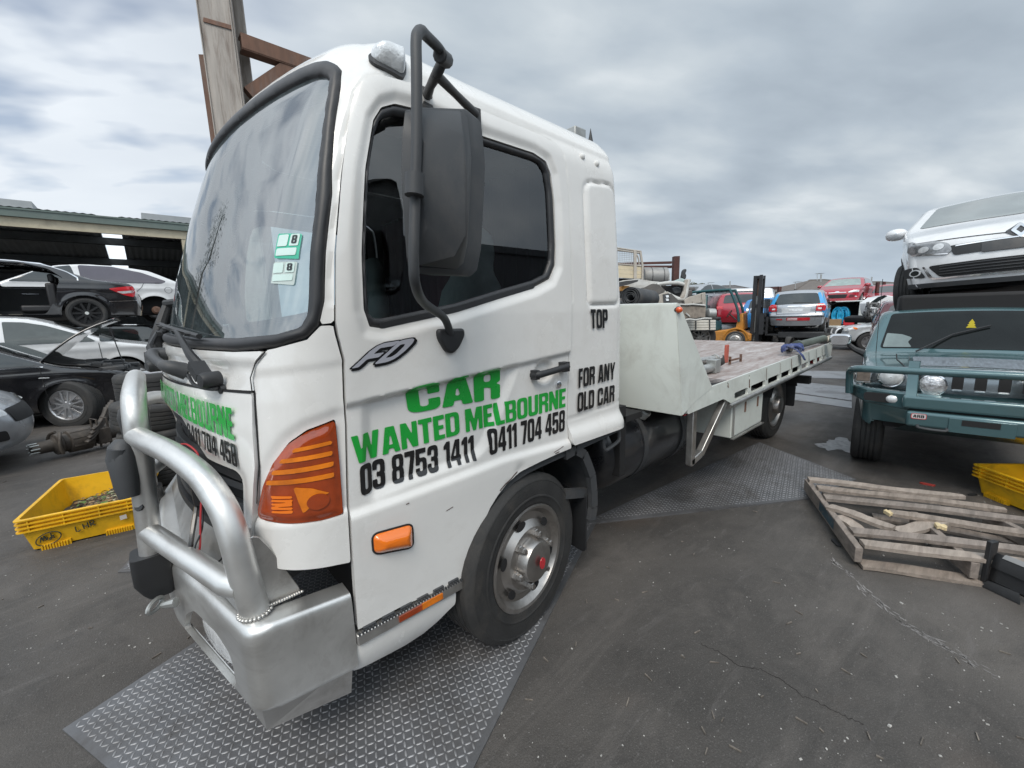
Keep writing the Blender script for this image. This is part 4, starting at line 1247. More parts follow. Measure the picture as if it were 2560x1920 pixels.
  mg.bx(1.48, 1.66, 1.34, 1.45, .845, .875)
  mg.beam((1.55, 1.37, .60), (1.73, 1.37, .55), .03, .05)
  gu = obj('mudguard', fx(mg), M_BLACK2, T, smooth=30)
  obj('mud_flap', fx(G().prism(fil([(1.345, .56), (1.67, .56), (1.67, .22), (1.35, .20)], .03), 1.700, 1.712, YZ)), M_BLACK, gu)
 # small hoop step under the quarter panel
 gp = G().tube([(1.86, 1.36, .89), (1.86, 1.345, .79), (1.885, 1.345, .765), (1.985, 1.345, .785), (2.01, 1.345, .81), (2.01, 1.36, .90)], .011, 8, sm=4)
 obj('tie_hoop', gp, M_BLACK2, T)
 # ---- front wheels, hubs with nuts
 for yw, rot, sd_ in ((1.313 + .115, 0, 1), (2 * YC - 1.428, math.pi, -1)):
  o, rim_ = wheel(T, 'truck', (1.225, yw, .392), rot, R_(8), M_RIM)
  for k in range(6):
   a = 2 * math.pi * k / 6 + .25
   c, s_ = math.cos(a) * .122, math.sin(a) * .122
   nut = G().lathe([(.021, -.108), (.021, -.125), (.017, -.128), (.017, -.146), (.012, -.150), (.012, -.158), (.001, -.158)], 6, T_(c, 0, s_))
   obj('wheel_nut', nut, M_RIM, o, smooth=20)
   a = 2 * math.pi * k / 6 + .78
   c, s_ = math.cos(a) * .183, math.sin(a) * .183
   el = [(math.cos(q) * .030, math.sin(q) * .020) for q in np.linspace(0, 2 * math.pi, 17)[:-1]]
   Mh = T_(c, 0, s_) @ Matrix.Rotation(-(a + math.pi / 2), 4, 'Y')
   obj('hand_hole', G().prism(el, .098, .1025, Mh @ XZ), M_DARK, o, smooth=0)
  cap = G().prism([(math.cos(q) * .020, math.sin(q) * .028) for q in np.linspace(0, 2 * math.pi, 25)[:-1]], .183, .1865, XZ)
  obj('hub_badge', cap, M_RED, o, smooth=0)
 for yw, rot in ((1.615, 0), (2 * YC - 1.615, math.pi)):
  o, rim_ = wheel(T, 'truck', (5.45, yw, .395), rot, 0, M_RIM)
  o, rim_ = wheel(T, 'truck', (5.45, yw + (.29 if rot == 0 else -.29), .395), rot, 0, M_RIM)
 # ---- chassis
 ch = G()
 for y in (1.98, 2.84): ch.bx(.30, 6.35, y - .04, y + .04, .62, .84)
 for x in (2.3, 3.1, 3.9, 4.7, 5.45, 6.2): ch.bx(x - .05, x + .05, 2.021, 2.799, .62, .80)
 ch.bx(5.37, 5.53, 1.75, 3.07, .33, .47)
 ch.cyl((1.225, 1.5, .39), (1.225, 3.32, .39), .05)
 ch.cyl((2.2, 2.41, .55), (5.45, 2.41, .45), .05)
 ch.bx(2.05, 2.35, 1.40, 3.4, .86, .90)
 obj('chassis', ch, M_DARK, T)
 ra = G().bx(2.10, 2.16, 1.40, 3.42, .52, .97)
 ra.bx(.5, 1.5, 1.95, 2.87, .45, .95)
 obj('engine', ra, M_DARK, T)
 # ---- fuel tank
 tk = G()
 prof = [(.02, 2.02), (.16, 2.03), (.235, 2.06), (.272, 2.11), (.28, 2.2), (.28, 3.16), (.25, 3.22), (.1, 3.25)]
 Mt = Matrix(((0, 1, 0, 0), (1, 0, 0, 1.70), (0, 0, 1, .62), (0, 0, 0, 1)))
 tk.lathe(prof, 40, Mt)
 ft = obj('fuel_tank', tk, mat('black_tank_paint', (.018, .019, .022), .32, coat=.3, var=.3, dirt=(.07, .065, .06), dirt_amt=.5), T, smooth=50, fixn=True)
 for x in (2.42, 2.95):
  bd = G().lathe([(.281, x), (.287, x), (.287, x + .05), (.281, x + .05)], 40, Mt, cap=False)
  bd.bx(x, x + .05, 1.66, 1.98, .32, .345)
  obj('tank_strap', bd, M_BLACK2, ft, fixn=True)
 obj('filler_cap', G().lathe([(.045, 0), (.045, -.05), (.035, -.06), (.001, -.06)], 16, T_(2.50, 1.50, .83) @ RX(-45)), M_STEEL, ft)
build_fittings()
def build_bumper():
 T = TRUCK
 half = [(.405, 1.312), (.10, 1.312), (-.055, 2.0), (-.085, 2.42)]
 out = [np.array(half[0])]
 for i in (1, 2):
  a, b, c = [np.array(q) for q in half[i - 1:i + 2]]
  d = .055 if i == 1 else .06
  p, q = b + (a - b) / np.linalg.norm(a - b) * d, b + (c - b) / np.linalg.norm(c - b) * d
  for t in np.linspace(0, 1, 9): out.append((1 - t) ** 2 * p + 2 * t * (1 - t) * b + t * t * q)
 out.append(np.array((-.085, 2.41)))
 A = np.array(out)
 A = np.concatenate([A, np.array([(x, 2 * YC - y) for x, y in A[::-1][1:]])])
 D = np.r_[0, np.cumsum(np.hypot(*np.diff(A, axis=0).T))]
 TAN = np.gradient(A, D, axis=0)
 prof = [(.012, 0, .372), (.0, .012, .384), (0, .06, .43), (0, .24, .612), (.002, .265, .636), (.010, .282, .650), (.024, .297, .658), (.16, .433, .660), (.162, .455, .638)]
 pi = np.array([p[0] for p in prof]); pw = np.array([p[1] for p in prof]); pz = np.array([p[2] for p in prof])
 wmax = pw[-1]
 def ch(t, w):
  x, y = np.interp(t, D, A[:, 0]), np.interp(t, D, A[:, 1])
  tx, ty = np.interp(t, D, TAN[:, 0]), np.interp(t, D, TAN[:, 1])
  l = np.hypot(tx, ty)
  ins = np.interp(w, pw, pi)
  z = np.interp(w, pw, pz)
  rear = np.clip((.30 - t) / .30, 0, 1) + np.clip((t - D[-1] + .30) / .30, 0, 1)
  z = z - .026 * rear
  k = np.where((t < .25) | (t > D[-1] - .25), .55, 1)
  return np.stack([x + ty / l * ins * k, y - tx / l * ins * k, z], -1)
 t0 = D[10]
 ty_ = lambda y: float(np.interp(y, A[:len(A) // 2, 1], D[:len(A) // 2]))
 wz = lambda z: float(np.interp(z, pz[1:-1], pw[1:-1]))
 hole = P([(ty_(y), wz(z)) for y, z in [(1.455, .515), (1.56, .548), (1.76, .540), (1.87, .47), (1.925, .39), (1.885, .388), (1.50, .386), (1.45, .40)]], .035)
 Lt = D[-1]
 hole2 = lambda U, V: hole(Lt - U, V)
 g = sheet(G(), sub(box2(.002, Lt - .002, .001, wmax - .001), hole, hole2), (0, Lt, 0, wmax), (.011, .009), ch, thick=.02, flip=True)
 bu = obj('bumper', g, M_ALU, T, smooth=50)
 # scuffed lower wing
 for side in (0, 1):
  fx = (lambda g: g) if side == 0 else mirrored
  lw = G()
  lw.add([(.115, 1.340, .372), (.392, 1.335, .372), (.392, 1.345, .345), (.386, 1.372, .215), (.125, 1.405, .235), (.075, 1.48, .36), (.115, 1.38, .372)], [(0, 1, 2, 3, 4), (0, 4, 5, 6)])
  obj('bumper_skirt', fx(lw), M_ALU2, T, smooth=0)
  hl = G()
  n = np.array([-1, -.225, 0]) / math.hypot(1, .225)
  e1 = np.array([-.225, 1, 0]) / math.hypot(1, .225)
  c = np.array([.395 - .225 * 1.63, 1.63, .470]) - n * .048
  rows = []
  for k, (r, dd) in enumerate(((1.0, -.03), (1.0, 0), (.9, .018), (.6, .032), (.3, .038), (.02, .040))):
   rows.append([tuple(c + e1 * (.20 * r * math.cos(a)) + np.array([0, 0, 1]) * (.080 * r * math.copysign(abs(math.sin(a)) ** .8, math.sin(a))) + n * dd) for a in np.linspace(0, 2 * math.pi, 41)])
  hl.grid(np.array(rows))
  ho = obj('headlight', fx(hl), M_LENS, T, smooth=70, fixn=True)
  bk = G()
  q = c - n * .035
  bk.add([tuple(q + e1 * a + np.array([0, 0, b])) for a, b in ((-.32, -.12), (.32, -.12), (.32, .13), (-.32, .13))], [(0, 1, 2, 3)])
  obj('headlight_housing', fx(bk), M_DARK, ho, smooth=0)
 # ---- bull bar
 BB = G()
 bb = obj
 rail = [(.143, 1.405, .655), (.128, 1.402, .79), (.120, 1.41, .90), (.110, 1.44, .985), (.092, 1.485, 1.045), (.066, 1.555, 1.095), (.015, 1.70, 1.135), (-.04, 1.86, 1.152), (-.070, 1.985, 1.155)]
 hoop = [(-.090, 1.99, .70), (-.083, 1.99, .85), (-.070, 1.99, 1.12), (-.066, 1.995, 1.215), (-.062, 2.04, 1.278), (-.058, 2.13, 1.302), (-.058, 2.41, 1.305)]
 hoopf = hoop + [(x, 2 * YC - y, z) for x, y, z in hoop[::-1][1:]]
 g = G().tube(hoopf, .0365, 20, sm=6)
 bar = obj('bull_bar', g, M_ALU, T, smooth=70)
 for side in (0, 1):
  fx = (lambda g: g) if side == 0 else mirrored
  obj('side_rail', fx(G().tube(rail, [.041, .041, .040, .039, .038, .037, .036, .036, .035], 20, sm=7)), M_ALU, bar, smooth=70)
  obj('cross_tube', fx(G().tube([(-.085, 1.985, .785), (.088, 1.44, .762), (.118, 1.405, .758)], .035, 20)), M_ALU, bar, smooth=60)
  gp = G().prism([(.150, .66), (.275, .66), (.268, .685), (.206, .845), (.180, .895), (.165, .905), (.13, .90)], -1.412, -1.402, Matrix(((1, 0, 0, 0), (0, 0, -1, 0), (0, 1, 0, 0), (0, 0, 0, 1))))
  obj('stay_plate', fx(gp), M_ALU2, bar, bevel=.002, fixn=True)
  wd = G()
  for path, n_ in ((([(.163, 1.394, .668), (.22, 1.392, .668), (.275, 1.395, .668)]), 16), (([(.100 + .046 * math.cos(a), 1.405 + .046 * math.sin(a), .664) for a in np.linspace(0, 6.28, 14)]), 26)):
   Q = np.array(path)
   tt = np.linspace(0, len(Q) - 1, n_)
   for t in tt:
    p = [np.interp(t, range(len(Q)), Q[:, k]) for k in range(3)]
    if len(path) > 5: p[0] += .042
    wd.lathe([(.0055, -.003), (.006, 0), (.004, .003), (.001, .004)], 7, T_(*p) @ RX(90))
  obj('weld_bead', fx(wd), M_ALU2, bar, smooth=70)
  ov = G()
  rows = []
  for z, sx, sy, ox in ((.705, .058, .062, 0), (.66, .060, .064, 0), (.60, .060, .064, 0), (.56, .050, .058, .008), (.535, .038, .05, .012)):
   rows.append([(-.095 + ox + sx * math.copysign(abs(math.cos(a)) ** .4, math.cos(a)), 2.0 + sy * math.copysign(abs(math.sin(a)) ** .4, math.sin(a)), z) for a in np.linspace(0, 2 * math.pi, 33)])
  ov.grid(np.array(rows), flip=True)
  ov.add([rows[-1][k] for k in range(32)], [tuple(range(32))[::-1]])
  ov.add([rows[0][k] for k in range(32)], [tuple(range(32))])
  obj('rubber_buffer', fx(ov), M_BLACK, bar, smooth=50, fixn=True)
 # driving lamp carried on the front of the hoop, seen from behind
 for side in (0, 1):
  fx = (lambda g: g) if side == 0 else mirrored
  lp = G()
  zq = lambda x, y, Y: pt(x / 3.16, 1000 + y / 3.16, Y=Y)
  lp.tube([zq(985, 335, 2.0), zq(968, 375, 1.99), zq(965, 460, 1.98), zq(985, 560, 1.97), zq(1005, 680, 1.96), zq(1025, 770, 1.95)], [.030, .040, .044, .040, .036, .028], 14)
  lp.tube([zq(935, 385, 1.97), zq(930, 470, 1.97)], .030, 10)
  lp = fx(lp)
  dl = obj('driving_lamp', lp, M_BLACK2, T, smooth=40)
  dl_ = 0
  br = G().tube([(-.10, 1.96, .90), (-.075, 1.985, .88)], .016, 8)
  obj('lamp_bracket', fx(br), M_BLACK, dl)
 # loose wiring between the bar and the grille
 for k, (m_, pts) in enumerate(((mat('red_wire', (.42, .03, .035), .5), [(.03, 1.95, 1.10), (.06, 1.86, 1.12), (.085, 1.80, 1.09), (.07, 1.74, 1.06), (.10, 1.72, 1.02), (.08, 1.72, .95)]), (M_INK, [(.06, 1.98, 1.04), (.05, 1.85, 1.03), (.07, 1.74, .96), (.06, 1.70, .86), (.03, 1.68, .80), (.04, 1.65, .74), (.09, 1.62, .76), (.11, 1.60, .83), (.09, 1.62, .92)]),
         (M_INK, [(.08, 1.80, 1.05), (.06, 1.77, .93), (.02, 1.70, .80), (.03, 1.72, .76)]), (mat('red_wire', (.42, .03, .035), .5), [(.08, 1.72, 1.0), (.06, 1.70, .90), (.045, 1.69, .80), (.035, 1.70, .77)]))):
  obj('wire', G().tube(pts, .0032 if k != 2 else .008, 6, sm=6), m_, T)
 wb = G().bx(.04, .14, 1.80, 2.3, 1.02, 1.06)
 wb.bx(.05, .16, 1.75, 1.95, .92, .98)
 obj('wiring_tray', wb, M_BLACK, T)
 # inner steel of the bumper behind the bar
 ib = G().add([(.10, 1.45, .66), (.17, 1.45, .90), (.13, 2.0, .92), (-.0, 2.0, .68), (.13, 2.82, .92), (-.0, 2.82, .68)], [(0, 3, 2, 1), (3, 5, 4, 2)])
 obj('bumper_panel', ib, M_ALU2, T, smooth=0, fixn=True)
 # towing eye
 ec = pt(388, 1513, Y=1.90)
 te = G().tube([(ec[0] + .026 * math.cos(a) * .8, ec[1] + .030 * math.cos(a), ec[2] + .017 * math.sin(a)) for a in np.linspace(0, 2 * math.pi, 19)[:-1]], .008, 8, closed=True)
 te.tube([(ec[0] + .02, ec[1] - .02, ec[2]), (-.045, 1.85, .545)], [.011, .018], 8)
 obj('towing_eye', te, M_STEEL, T)
build_bumper()
ZT = lambda x: 1.011 + .0200 * (np.asarray(x, float) - 2.88)
def build_tray():
 T = TRUCK
 ysd = lambda z: 1.172 + .092 * (np.asarray(z, float) - .9)
 def railmap(x, w):
  z = ZT(x) + w
  return np.stack([x, ysd(z), z], -1)
 slots = [(3.249, 3.519), (3.585, 3.913), (3.983, 4.285), (4.340, 4.622), (4.672, 4.93), (4.985, 5.225), (5.285, 5.515), (5.58, 5.768), (5.84, 5.98)]
 holes = [box2(a, b, -.160, -.108, .012) for a, b in slots]
 body = P([(2.50, -.117), (3.05, -.117), (3.18, -.172), (6.20, -.165), (6.30, -.06), (6.30, 0), (2.50, 0)])
 eye = [circ(3.135, -.024, .012, .016), circ(3.555, -.030, .012, .016)]
 g = sheet(G(), sub(body, *holes, *eye), (2.40, 6.32, -.18, .004), (.016, .0075), railmap, thick=.02)
 near = obj('side_rail', g, M_WHITE2, T, smooth=30)
 far = obj('side_rail', mirrored(g), M_WHITE2, T, smooth=30)
 rs = random.Random(2)
 for x in (3.135, 3.55, 3.95, 4.31, 4.648, 4.957, 5.255, 5.55, 5.80):
  zz = np.linspace(-.012 if x > 3.9 else -.05, -.115 if x > 3.2 else -.02, 7)
  obj('rust_streak', strip(G(), railmap, [(x + rs.uniform(-.008, .008), w) for w in zz], rs.uniform(.005, .016), off=.0025), M_RUST if x < 5 else M_BLACK2, near, smooth=0)
 wing = P([(2.42, .892), (2.425, 1.575), (2.44, 1.582), (2.462, 1.575), (2.865, 1.008), (2.6, .95)], .004)
 gw = sheet(G(), wing, (2.40, 2.9, .88, 1.6), .012, lambda x, z: np.stack([x, ysd(z), z], -1), off=.003, thick=.03)
 obj('headboard_wing', gw, M_WHITE2, T)
 obj('headboard_wing', mirrored(gw), M_WHITE2, T)
 # headboard sheet with folded top
 hb = G()
 ys = np.linspace(0, 1, 30)
 rows = []
 for t in ys:
  r = []
  for (x, z) in ((2.45, .90), (2.42, .892), (2.42, 1.562), (2.428, 1.578), (2.442, 1.583), (2.466, 1.578), (2.466, 1.02)):
   a, b = float(ysd(z)) + .0005, 2 * YC - float(ysd(z)) - .0005
   r.append((x, a + (b - a) * t, z + .02 * 4 * t * (1 - t) * (z > 1.1) * .6))
  rows.append(r)
 hb.grid(np.array(rows))
 obj('headboard', hb, M_WHITE2, T, smooth=40, fixn=True)
 for side in (0, 1):
  fx = (lambda g: g) if side == 0 else mirrored
  be = G().lathe([(.018, .0), (.019, -.013), (.017, -.022), (.011, -.029), (.001, -.031)], 22, T_(2.435, 1.227, 1.540) @ RZ(-30))
  bo = obj('clearance_lamp', fx(be), mat('orange_lens', (.75, .10, .015), .2, coat=1.0), T, smooth=50)
  obj('lamp_base', fx(G().lathe([(.022, .01), (.022, -.002), (.019, -.003)], 22, T_(2.435, 1.227, 1.540) @ RZ(-30))), M_BLACK2, bo)
 # deck: worn board with steel cleats at the front
 dk = G()
 xs = np.linspace(2.46, 6.32, 40)
 rows = [[(x, y, float(ZT(x)) - .020 + .003 * math.sin(x * 5 + y * 3)) for y in np.linspace(1.20, 2 * YC - 1.20, 26)] for x in xs]
 dk.grid(np.array(rows))
 md = bpy.data.materials.new('worn_deck')
 md.use_nodes = True
 t = md.node_tree
 b = t.nodes['Principled BSDF']
 tc = nn(t, 'ShaderNodeTexCoord')
 mp = nn(t, 'ShaderNodeMapping')
 mp.inputs['Scale'].default_value = (1.1, 5, 1)
 t.links.new(tc.outputs['Object'], mp.inputs[0])
 n1 = nn(t, 'ShaderNodeTexNoise', i_Scale=2.2, i_Detail=9.0, i_Roughness=0.72, i_Distortion=0.5)
 t.links.new(mp.outputs[0], n1.inputs['Vector'])
 cr = ramp(t, n1.outputs[0], [(0.28, (.13, .10, .09)), (0.42, (.27, .225, .21)), (0.55, (.36, .33, .32)), (0.70, (.50, .49, .49))])
 n2 = nn(t, 'ShaderNodeTexNoise', i_Scale=9.0, i_Detail=5.0)
 t.links.new(mp.outputs[0], n2.inputs['Vector'])
 mx = nn(t, 'ShaderNodeMixRGB')
 t.links.new(ramp(t, n2.outputs[0], [(.5, 0.0), (.7, .6)]), mx.inputs[0])
 t.links.new(cr, mx.inputs[1])
 mx.inputs[2].default_value = (.20, .13, .11, 1)
 t.links.new(mx.outputs[0], b.inputs['Base Color'])
 b.inputs['Roughness'].default_value = .62
 MATS['worn_deck'] = md
 deck = obj('deck', dk, md, T, smooth=60)
 rb = G()
 for k in range(14): rb.bx(2.52 + .055 * k, 2.532 + .055 * k, 1.215, 2 * YC - 1.215, float(ZT(2.8)) - .018, float(ZT(2.9)) - .008)
 obj('deck_cleats', rb, M_BLACK2, deck)
 und = G()
 for x in np.arange(2.7, 6.2, .5): und.bx(x - .03, x + .03, 1.24, 2 * YC - 1.24, .86 + .02 * (x - 2.88), .985 + .02 * (x - 2.88) - .01)
 for y in (1.95, 2.87): und.bx(2.5, 6.25, y - .05, y + .05, .84, .93)
 und.bx(5.9, 6.0, 1.30, 2 * YC - 1.30, .60, .69)
 und.bx(6.27, 6.31, 1.22, 2 * YC - 1.22, .93, 1.05)
 obj('tray_frame', und, M_DARK, T)
 for side in (0, 1):
  fx = (lambda g: g) if side == 0 else mirrored
  tb = G().tube([(3.16, 1.180, .822), (4.6, 1.180, .858), (6.22, 1.180, .900)], .022, 12)
  obj('lower_rail', fx(tb), M_ALU2, T, smooth=60)
  lg = G()
  lg.beam((2.66, 1.215, .885), (2.66, 1.215, .50), .045, .055, up=(1, 0, 0))
  lg.beam((2.64, 1.215, .515), (2.80, 1.215, .545), .045, .05)
  lg.beam((2.80, 1.215, .54), (3.14, 1.200, .87), .045, .05)
  obj('guard_frame', fx(lg), M_ALU2, T, bevel=.005)
  bxo = G().bx(3.34, 4.02, 1.215, 1.60, .525, .825)
  bo = obj('toolbox', fx(bxo), M_WHITE2, T, bevel=.008)
  dr = G().bx(3.38, 3.99, 1.205, 1.2155, .545, .808)
  do = obj('toolbox_door', fx(dr), M_WHITE2, bo, bevel=.004)
  la = G()
  for x in (3.58, 3.86): la.bx(x - .012, x + .012, 1.199, 1.206, .70, .785)
  obj('latch', fx(la), M_RUST, bo)
  hn = G().cyl((3.362, 1.207, .54), (3.362, 1.207, .81), .008, 8)
  hn.bx(3.34, 4.02, 1.19, 1.214, .518, .527)
  obj('hinge', fx(hn), M_ALU2, bo)
  sr = G().bx(2.60, 2.70, 1.24, 1.25, .845, .872)
  obj('side_reflector', fx(sr), M_RED, T)
  fl = G().prism(fil([(1.44, .99), (1.95, .99), (1.95, .30), (1.44, .30)], .02), 5.93, 5.945, YZ)
  obj('mud_flap', fx(fl), M_BLACK, T)
  mg = G()
  rows = [[(5.45 + .50 * math.cos(a), y, .40 + .47 * math.sin(a)) for y in (1.42, 1.95)] for a in np.linspace(.35, math.pi - .35, 16)]
  mg.grid(np.array(rows))
  obj('mudguard', fx(mg), M_BLACK, T, smooth=60)
  tl = G().bx(6.31, 6.33, 1.28, 1.52, .80, .90)
  obj('tail_lamp', fx(tl), M_RED, T)
 # bracket with two bolts carrying the beacon bar behind the cab roof
 bc = G()
 bc.bx(2.00, 2.10, 1.66, 1.86, 2.48, 2.60)
 bc.bx(1.86, 2.0, 1.78, 1.84, 2.47, 2.58)
 bc.bx(2.06, 2.12, 1.70, 1.76, 1.6, 2.5)
 bb = obj('beacon_bracket', bc, M_STEEL, T, bevel=.006)
 bl = G()
 for y in (1.71, 1.80): bl.lathe([(.017, 0), (.016, -.008), (.001, -.010)], 10, T_(2.0, y, 2.55) @ RZ(-90))
 obj('bolt', bl, M_BLACK2, bb)
 sp = G().lathe([(.018, -.0), (.001, .09)], 6, T_(2.09, 1.62, 2.50) @ RX(90))
 obj('aerial_stub', sp, M_BLACK, T)
build_tray()
def build_deck_load():
 zt = lambda x: float(ZT(x)) - .016
 # two steel bars with a folded webbing strap
 b1 = G().tube([(2.75, 1.50, zt(2.8) + .045), (3.55, 1.46, zt(3.5) + .045)], .036, 14)
 b1.lathe([(.05, -.03), (.055, 0), (.05, .03)], 14, T_(3.56, 1.46, zt(3.5) + .05))
 b1.bx(3.50, 3.60, 1.42, 1.50, zt(3.5), zt(3.5) + .11)
 tag(obj('wheel_lift_bar', b1, M_STEEL, bevel=.004), 'steel wheel lift bar with a lugged end lying on the tray behind the headboard', 'steel bar')
 b2 = G().tube([(2.80, 1.72, zt(2.8) + .085), (3.9, 1.60, zt(3.9) + .065)], .03, 12)
 b2.tube([(3.9, 1.60, zt(3.9) + .065), (3.93, 1.597, zt(3.9) + .065)], .04, 12)
 tag(obj('steel_rod', b2, M_ALU2), 'long pale steel rod lying beside the lugged bar on the tray', 'steel rod')
 st = G()
 rows = []
 for t in np.linspace(0, 1, 40):
  x = 2.85 + 1.0 * t + .05 * math.sin(t * 9)
  y = 1.66 - .12 * t + .10 * math.sin(t * 6)
  z = zt(x) + .05 + .07 * abs(math.sin(t * 4.5)) * (1 - .6 * t)
  rows.append([(x, y - .01, z - .03), (x, y, z + .03)])
 st.grid(np.array(rows))
 s = obj('webbing_strap', st, mat('grey_webbing', (.045, .043, .04), .9, var=.3), smooth=80)
 s.modifiers.new('thickness', 'SOLIDIFY').thickness = .006
 tag(s, 'dark webbing strap looped over the bars on the tray', 'strap')
 tp = G()
 rows = []
 for u in np.linspace(0, 1, 22):
  rows.append([(2.9 + .75 * u + .03 * v, 1.80 + .16 * v + .04 * math.sin(u * 5), zt(3.1) + .03 + .06 * math.sin(u * 3.1) * (1 - .5 * v) + .015 * math.sin(u * 13 + v * 4)) for v in np.linspace(0, 1, 7)])
 tp.grid(np.array(rows))
 o = obj('canvas_sling', tp, mat('olive_canvas', (.13, .115, .075), .9, var=.25), smooth=80)
 o.modifiers.new('thickness', 'SOLIDIFY').thickness = .015
 tag(o, 'folded olive canvas sling lying behind the steel rods on the tray', 'sling')
 pk = G().bx(4.13, 4.19, 1.585, 1.605, zt(4.1), zt(4.1) + .17)
 tag(obj('marker_peg', pk, mat('faded_red_paint', (.42, .10, .07), .6, dirt=(.2, .1, .08), dirt_amt=.6), bevel=.003), 'faded red flat steel peg standing up from the tray edge', 'peg')
 br = G()
 for x in (4.02, 4.28): br.bx(x, x + .012, 1.50, 1.52, zt(4.1), zt(4.1) + .075)
 br.bx(4.02, 4.292, 1.502, 1.518, zt(4.1) + .03, zt(4.1) + .045)
 tag(obj('tie_rail', br, M_RUST), 'low rusty tie rail at the foot of the red peg', 'tie rail')
 # blue ratchet strap bundled at the rail
 mb = mat('blue_webbing', (.04, .06, .17), .7, var=.6, vs=30, dirt=(.30, .31, .34), dirt_amt=.8, ds=14)
 g = G()
 random.seed(3)
 for k in range(5):
  a = k * .9
  rows = []
  for t in np.linspace(0, 1, 18):
   th = t * 5.2 + a
   x = 5.02 + .13 * math.sin(th * .5 + k)
   y = 1.27 + .07 * math.cos(th + k * .7)
   z = zt(5) + .035 + .06 * abs(math.sin(th * .9 + k))
   rows.append([(x, y, z - .012), (x + .01, y + .012, z + .016)])
  g.grid(np.array(rows))
 for y0, y1 in ((1.30, 1.13), (1.27, 1.125)):
  rows = [[(4.86 + (y0 - 1.27), y, z), (4.91 + (y0 - 1.27), y, z - .01)] for y, z in ((y0, zt(5) + .1), (1.21, zt(5) + .075), (1.155, zt(5) + .02), (y1, zt(5) - .03))]
  g.grid(np.array(rows))
 o = obj('ratchet_strap', g, mb, smooth=80)
 o.modifiers.new('thickness', 'SOLIDIFY').thickness = .006
 tag(o, 'blue and white ratchet strap bundled over the tray rail', 'strap')
 g = G()
 for k in range(3):
  rows = []
  for t in np.linspace(0, 1, 14):
   rows.append([(5.2 + .09 * math.cos(t * 6.3) * (1 - .2 * k) + .03 * k, 1.33 + .015 * k, zt(5.2) + .085 + .075 * math.sin(t * 6.3)), (5.2 + .09 * math.cos(t * 6.3) * (1 - .2 * k) + .03 * k, 1.37 + .015 * k, zt(5.2) + .085 + .075 * math.sin(t * 6.3))])
  g.grid(np.array(rows))
 o = obj('webbing_roll', g, mat('grey_webbing', (.045, .043, .04), .9), smooth=80)
 o.modifiers.new('thickness', 'SOLIDIFY').thickness = .006
 tag(o, 'roll of black webbing beside the blue ratchet strap', 'webbing roll')
 pl = G().tube([(5.30, 1.30, zt(5.3) + .07), (6.22, 1.26, zt(6.2) + .07)], .040, 12)
 pl.tube([(5.27, 1.30, zt(5.3) + .07), (5.31, 1.30, zt(5.3) + .07)], .055, 14)
 tag(obj('winch_pipe', pl, mat('green_grey_pipe', (.10, .12, .105), .6, dirt=(.05, .05, .045), dirt_amt=.6)), 'grey green pipe lying along the rear edge of the tray', 'pipe')
 rp = G()
 for k in range(5): rp.tube([(6.20 + .02 * k, 1.22 + .02 * k, zt(6.2) + .05), (6.30, 1.15 + .01 * k, zt(6.2) + .06 + .01 * k), (6.40 - .02 * k, 1.17 + .015 * k, zt(6.2) + .03), (6.38, 1.25, zt(6.2) + .05)], .013, 6, sm=5)
 tag(obj('rope_end', rp, mat('old_rope', (.36, .32, .27), .9, var=.3)), 'frayed pale rope end knotted at the rear corner of the tray', 'rope')
build_deck_load()
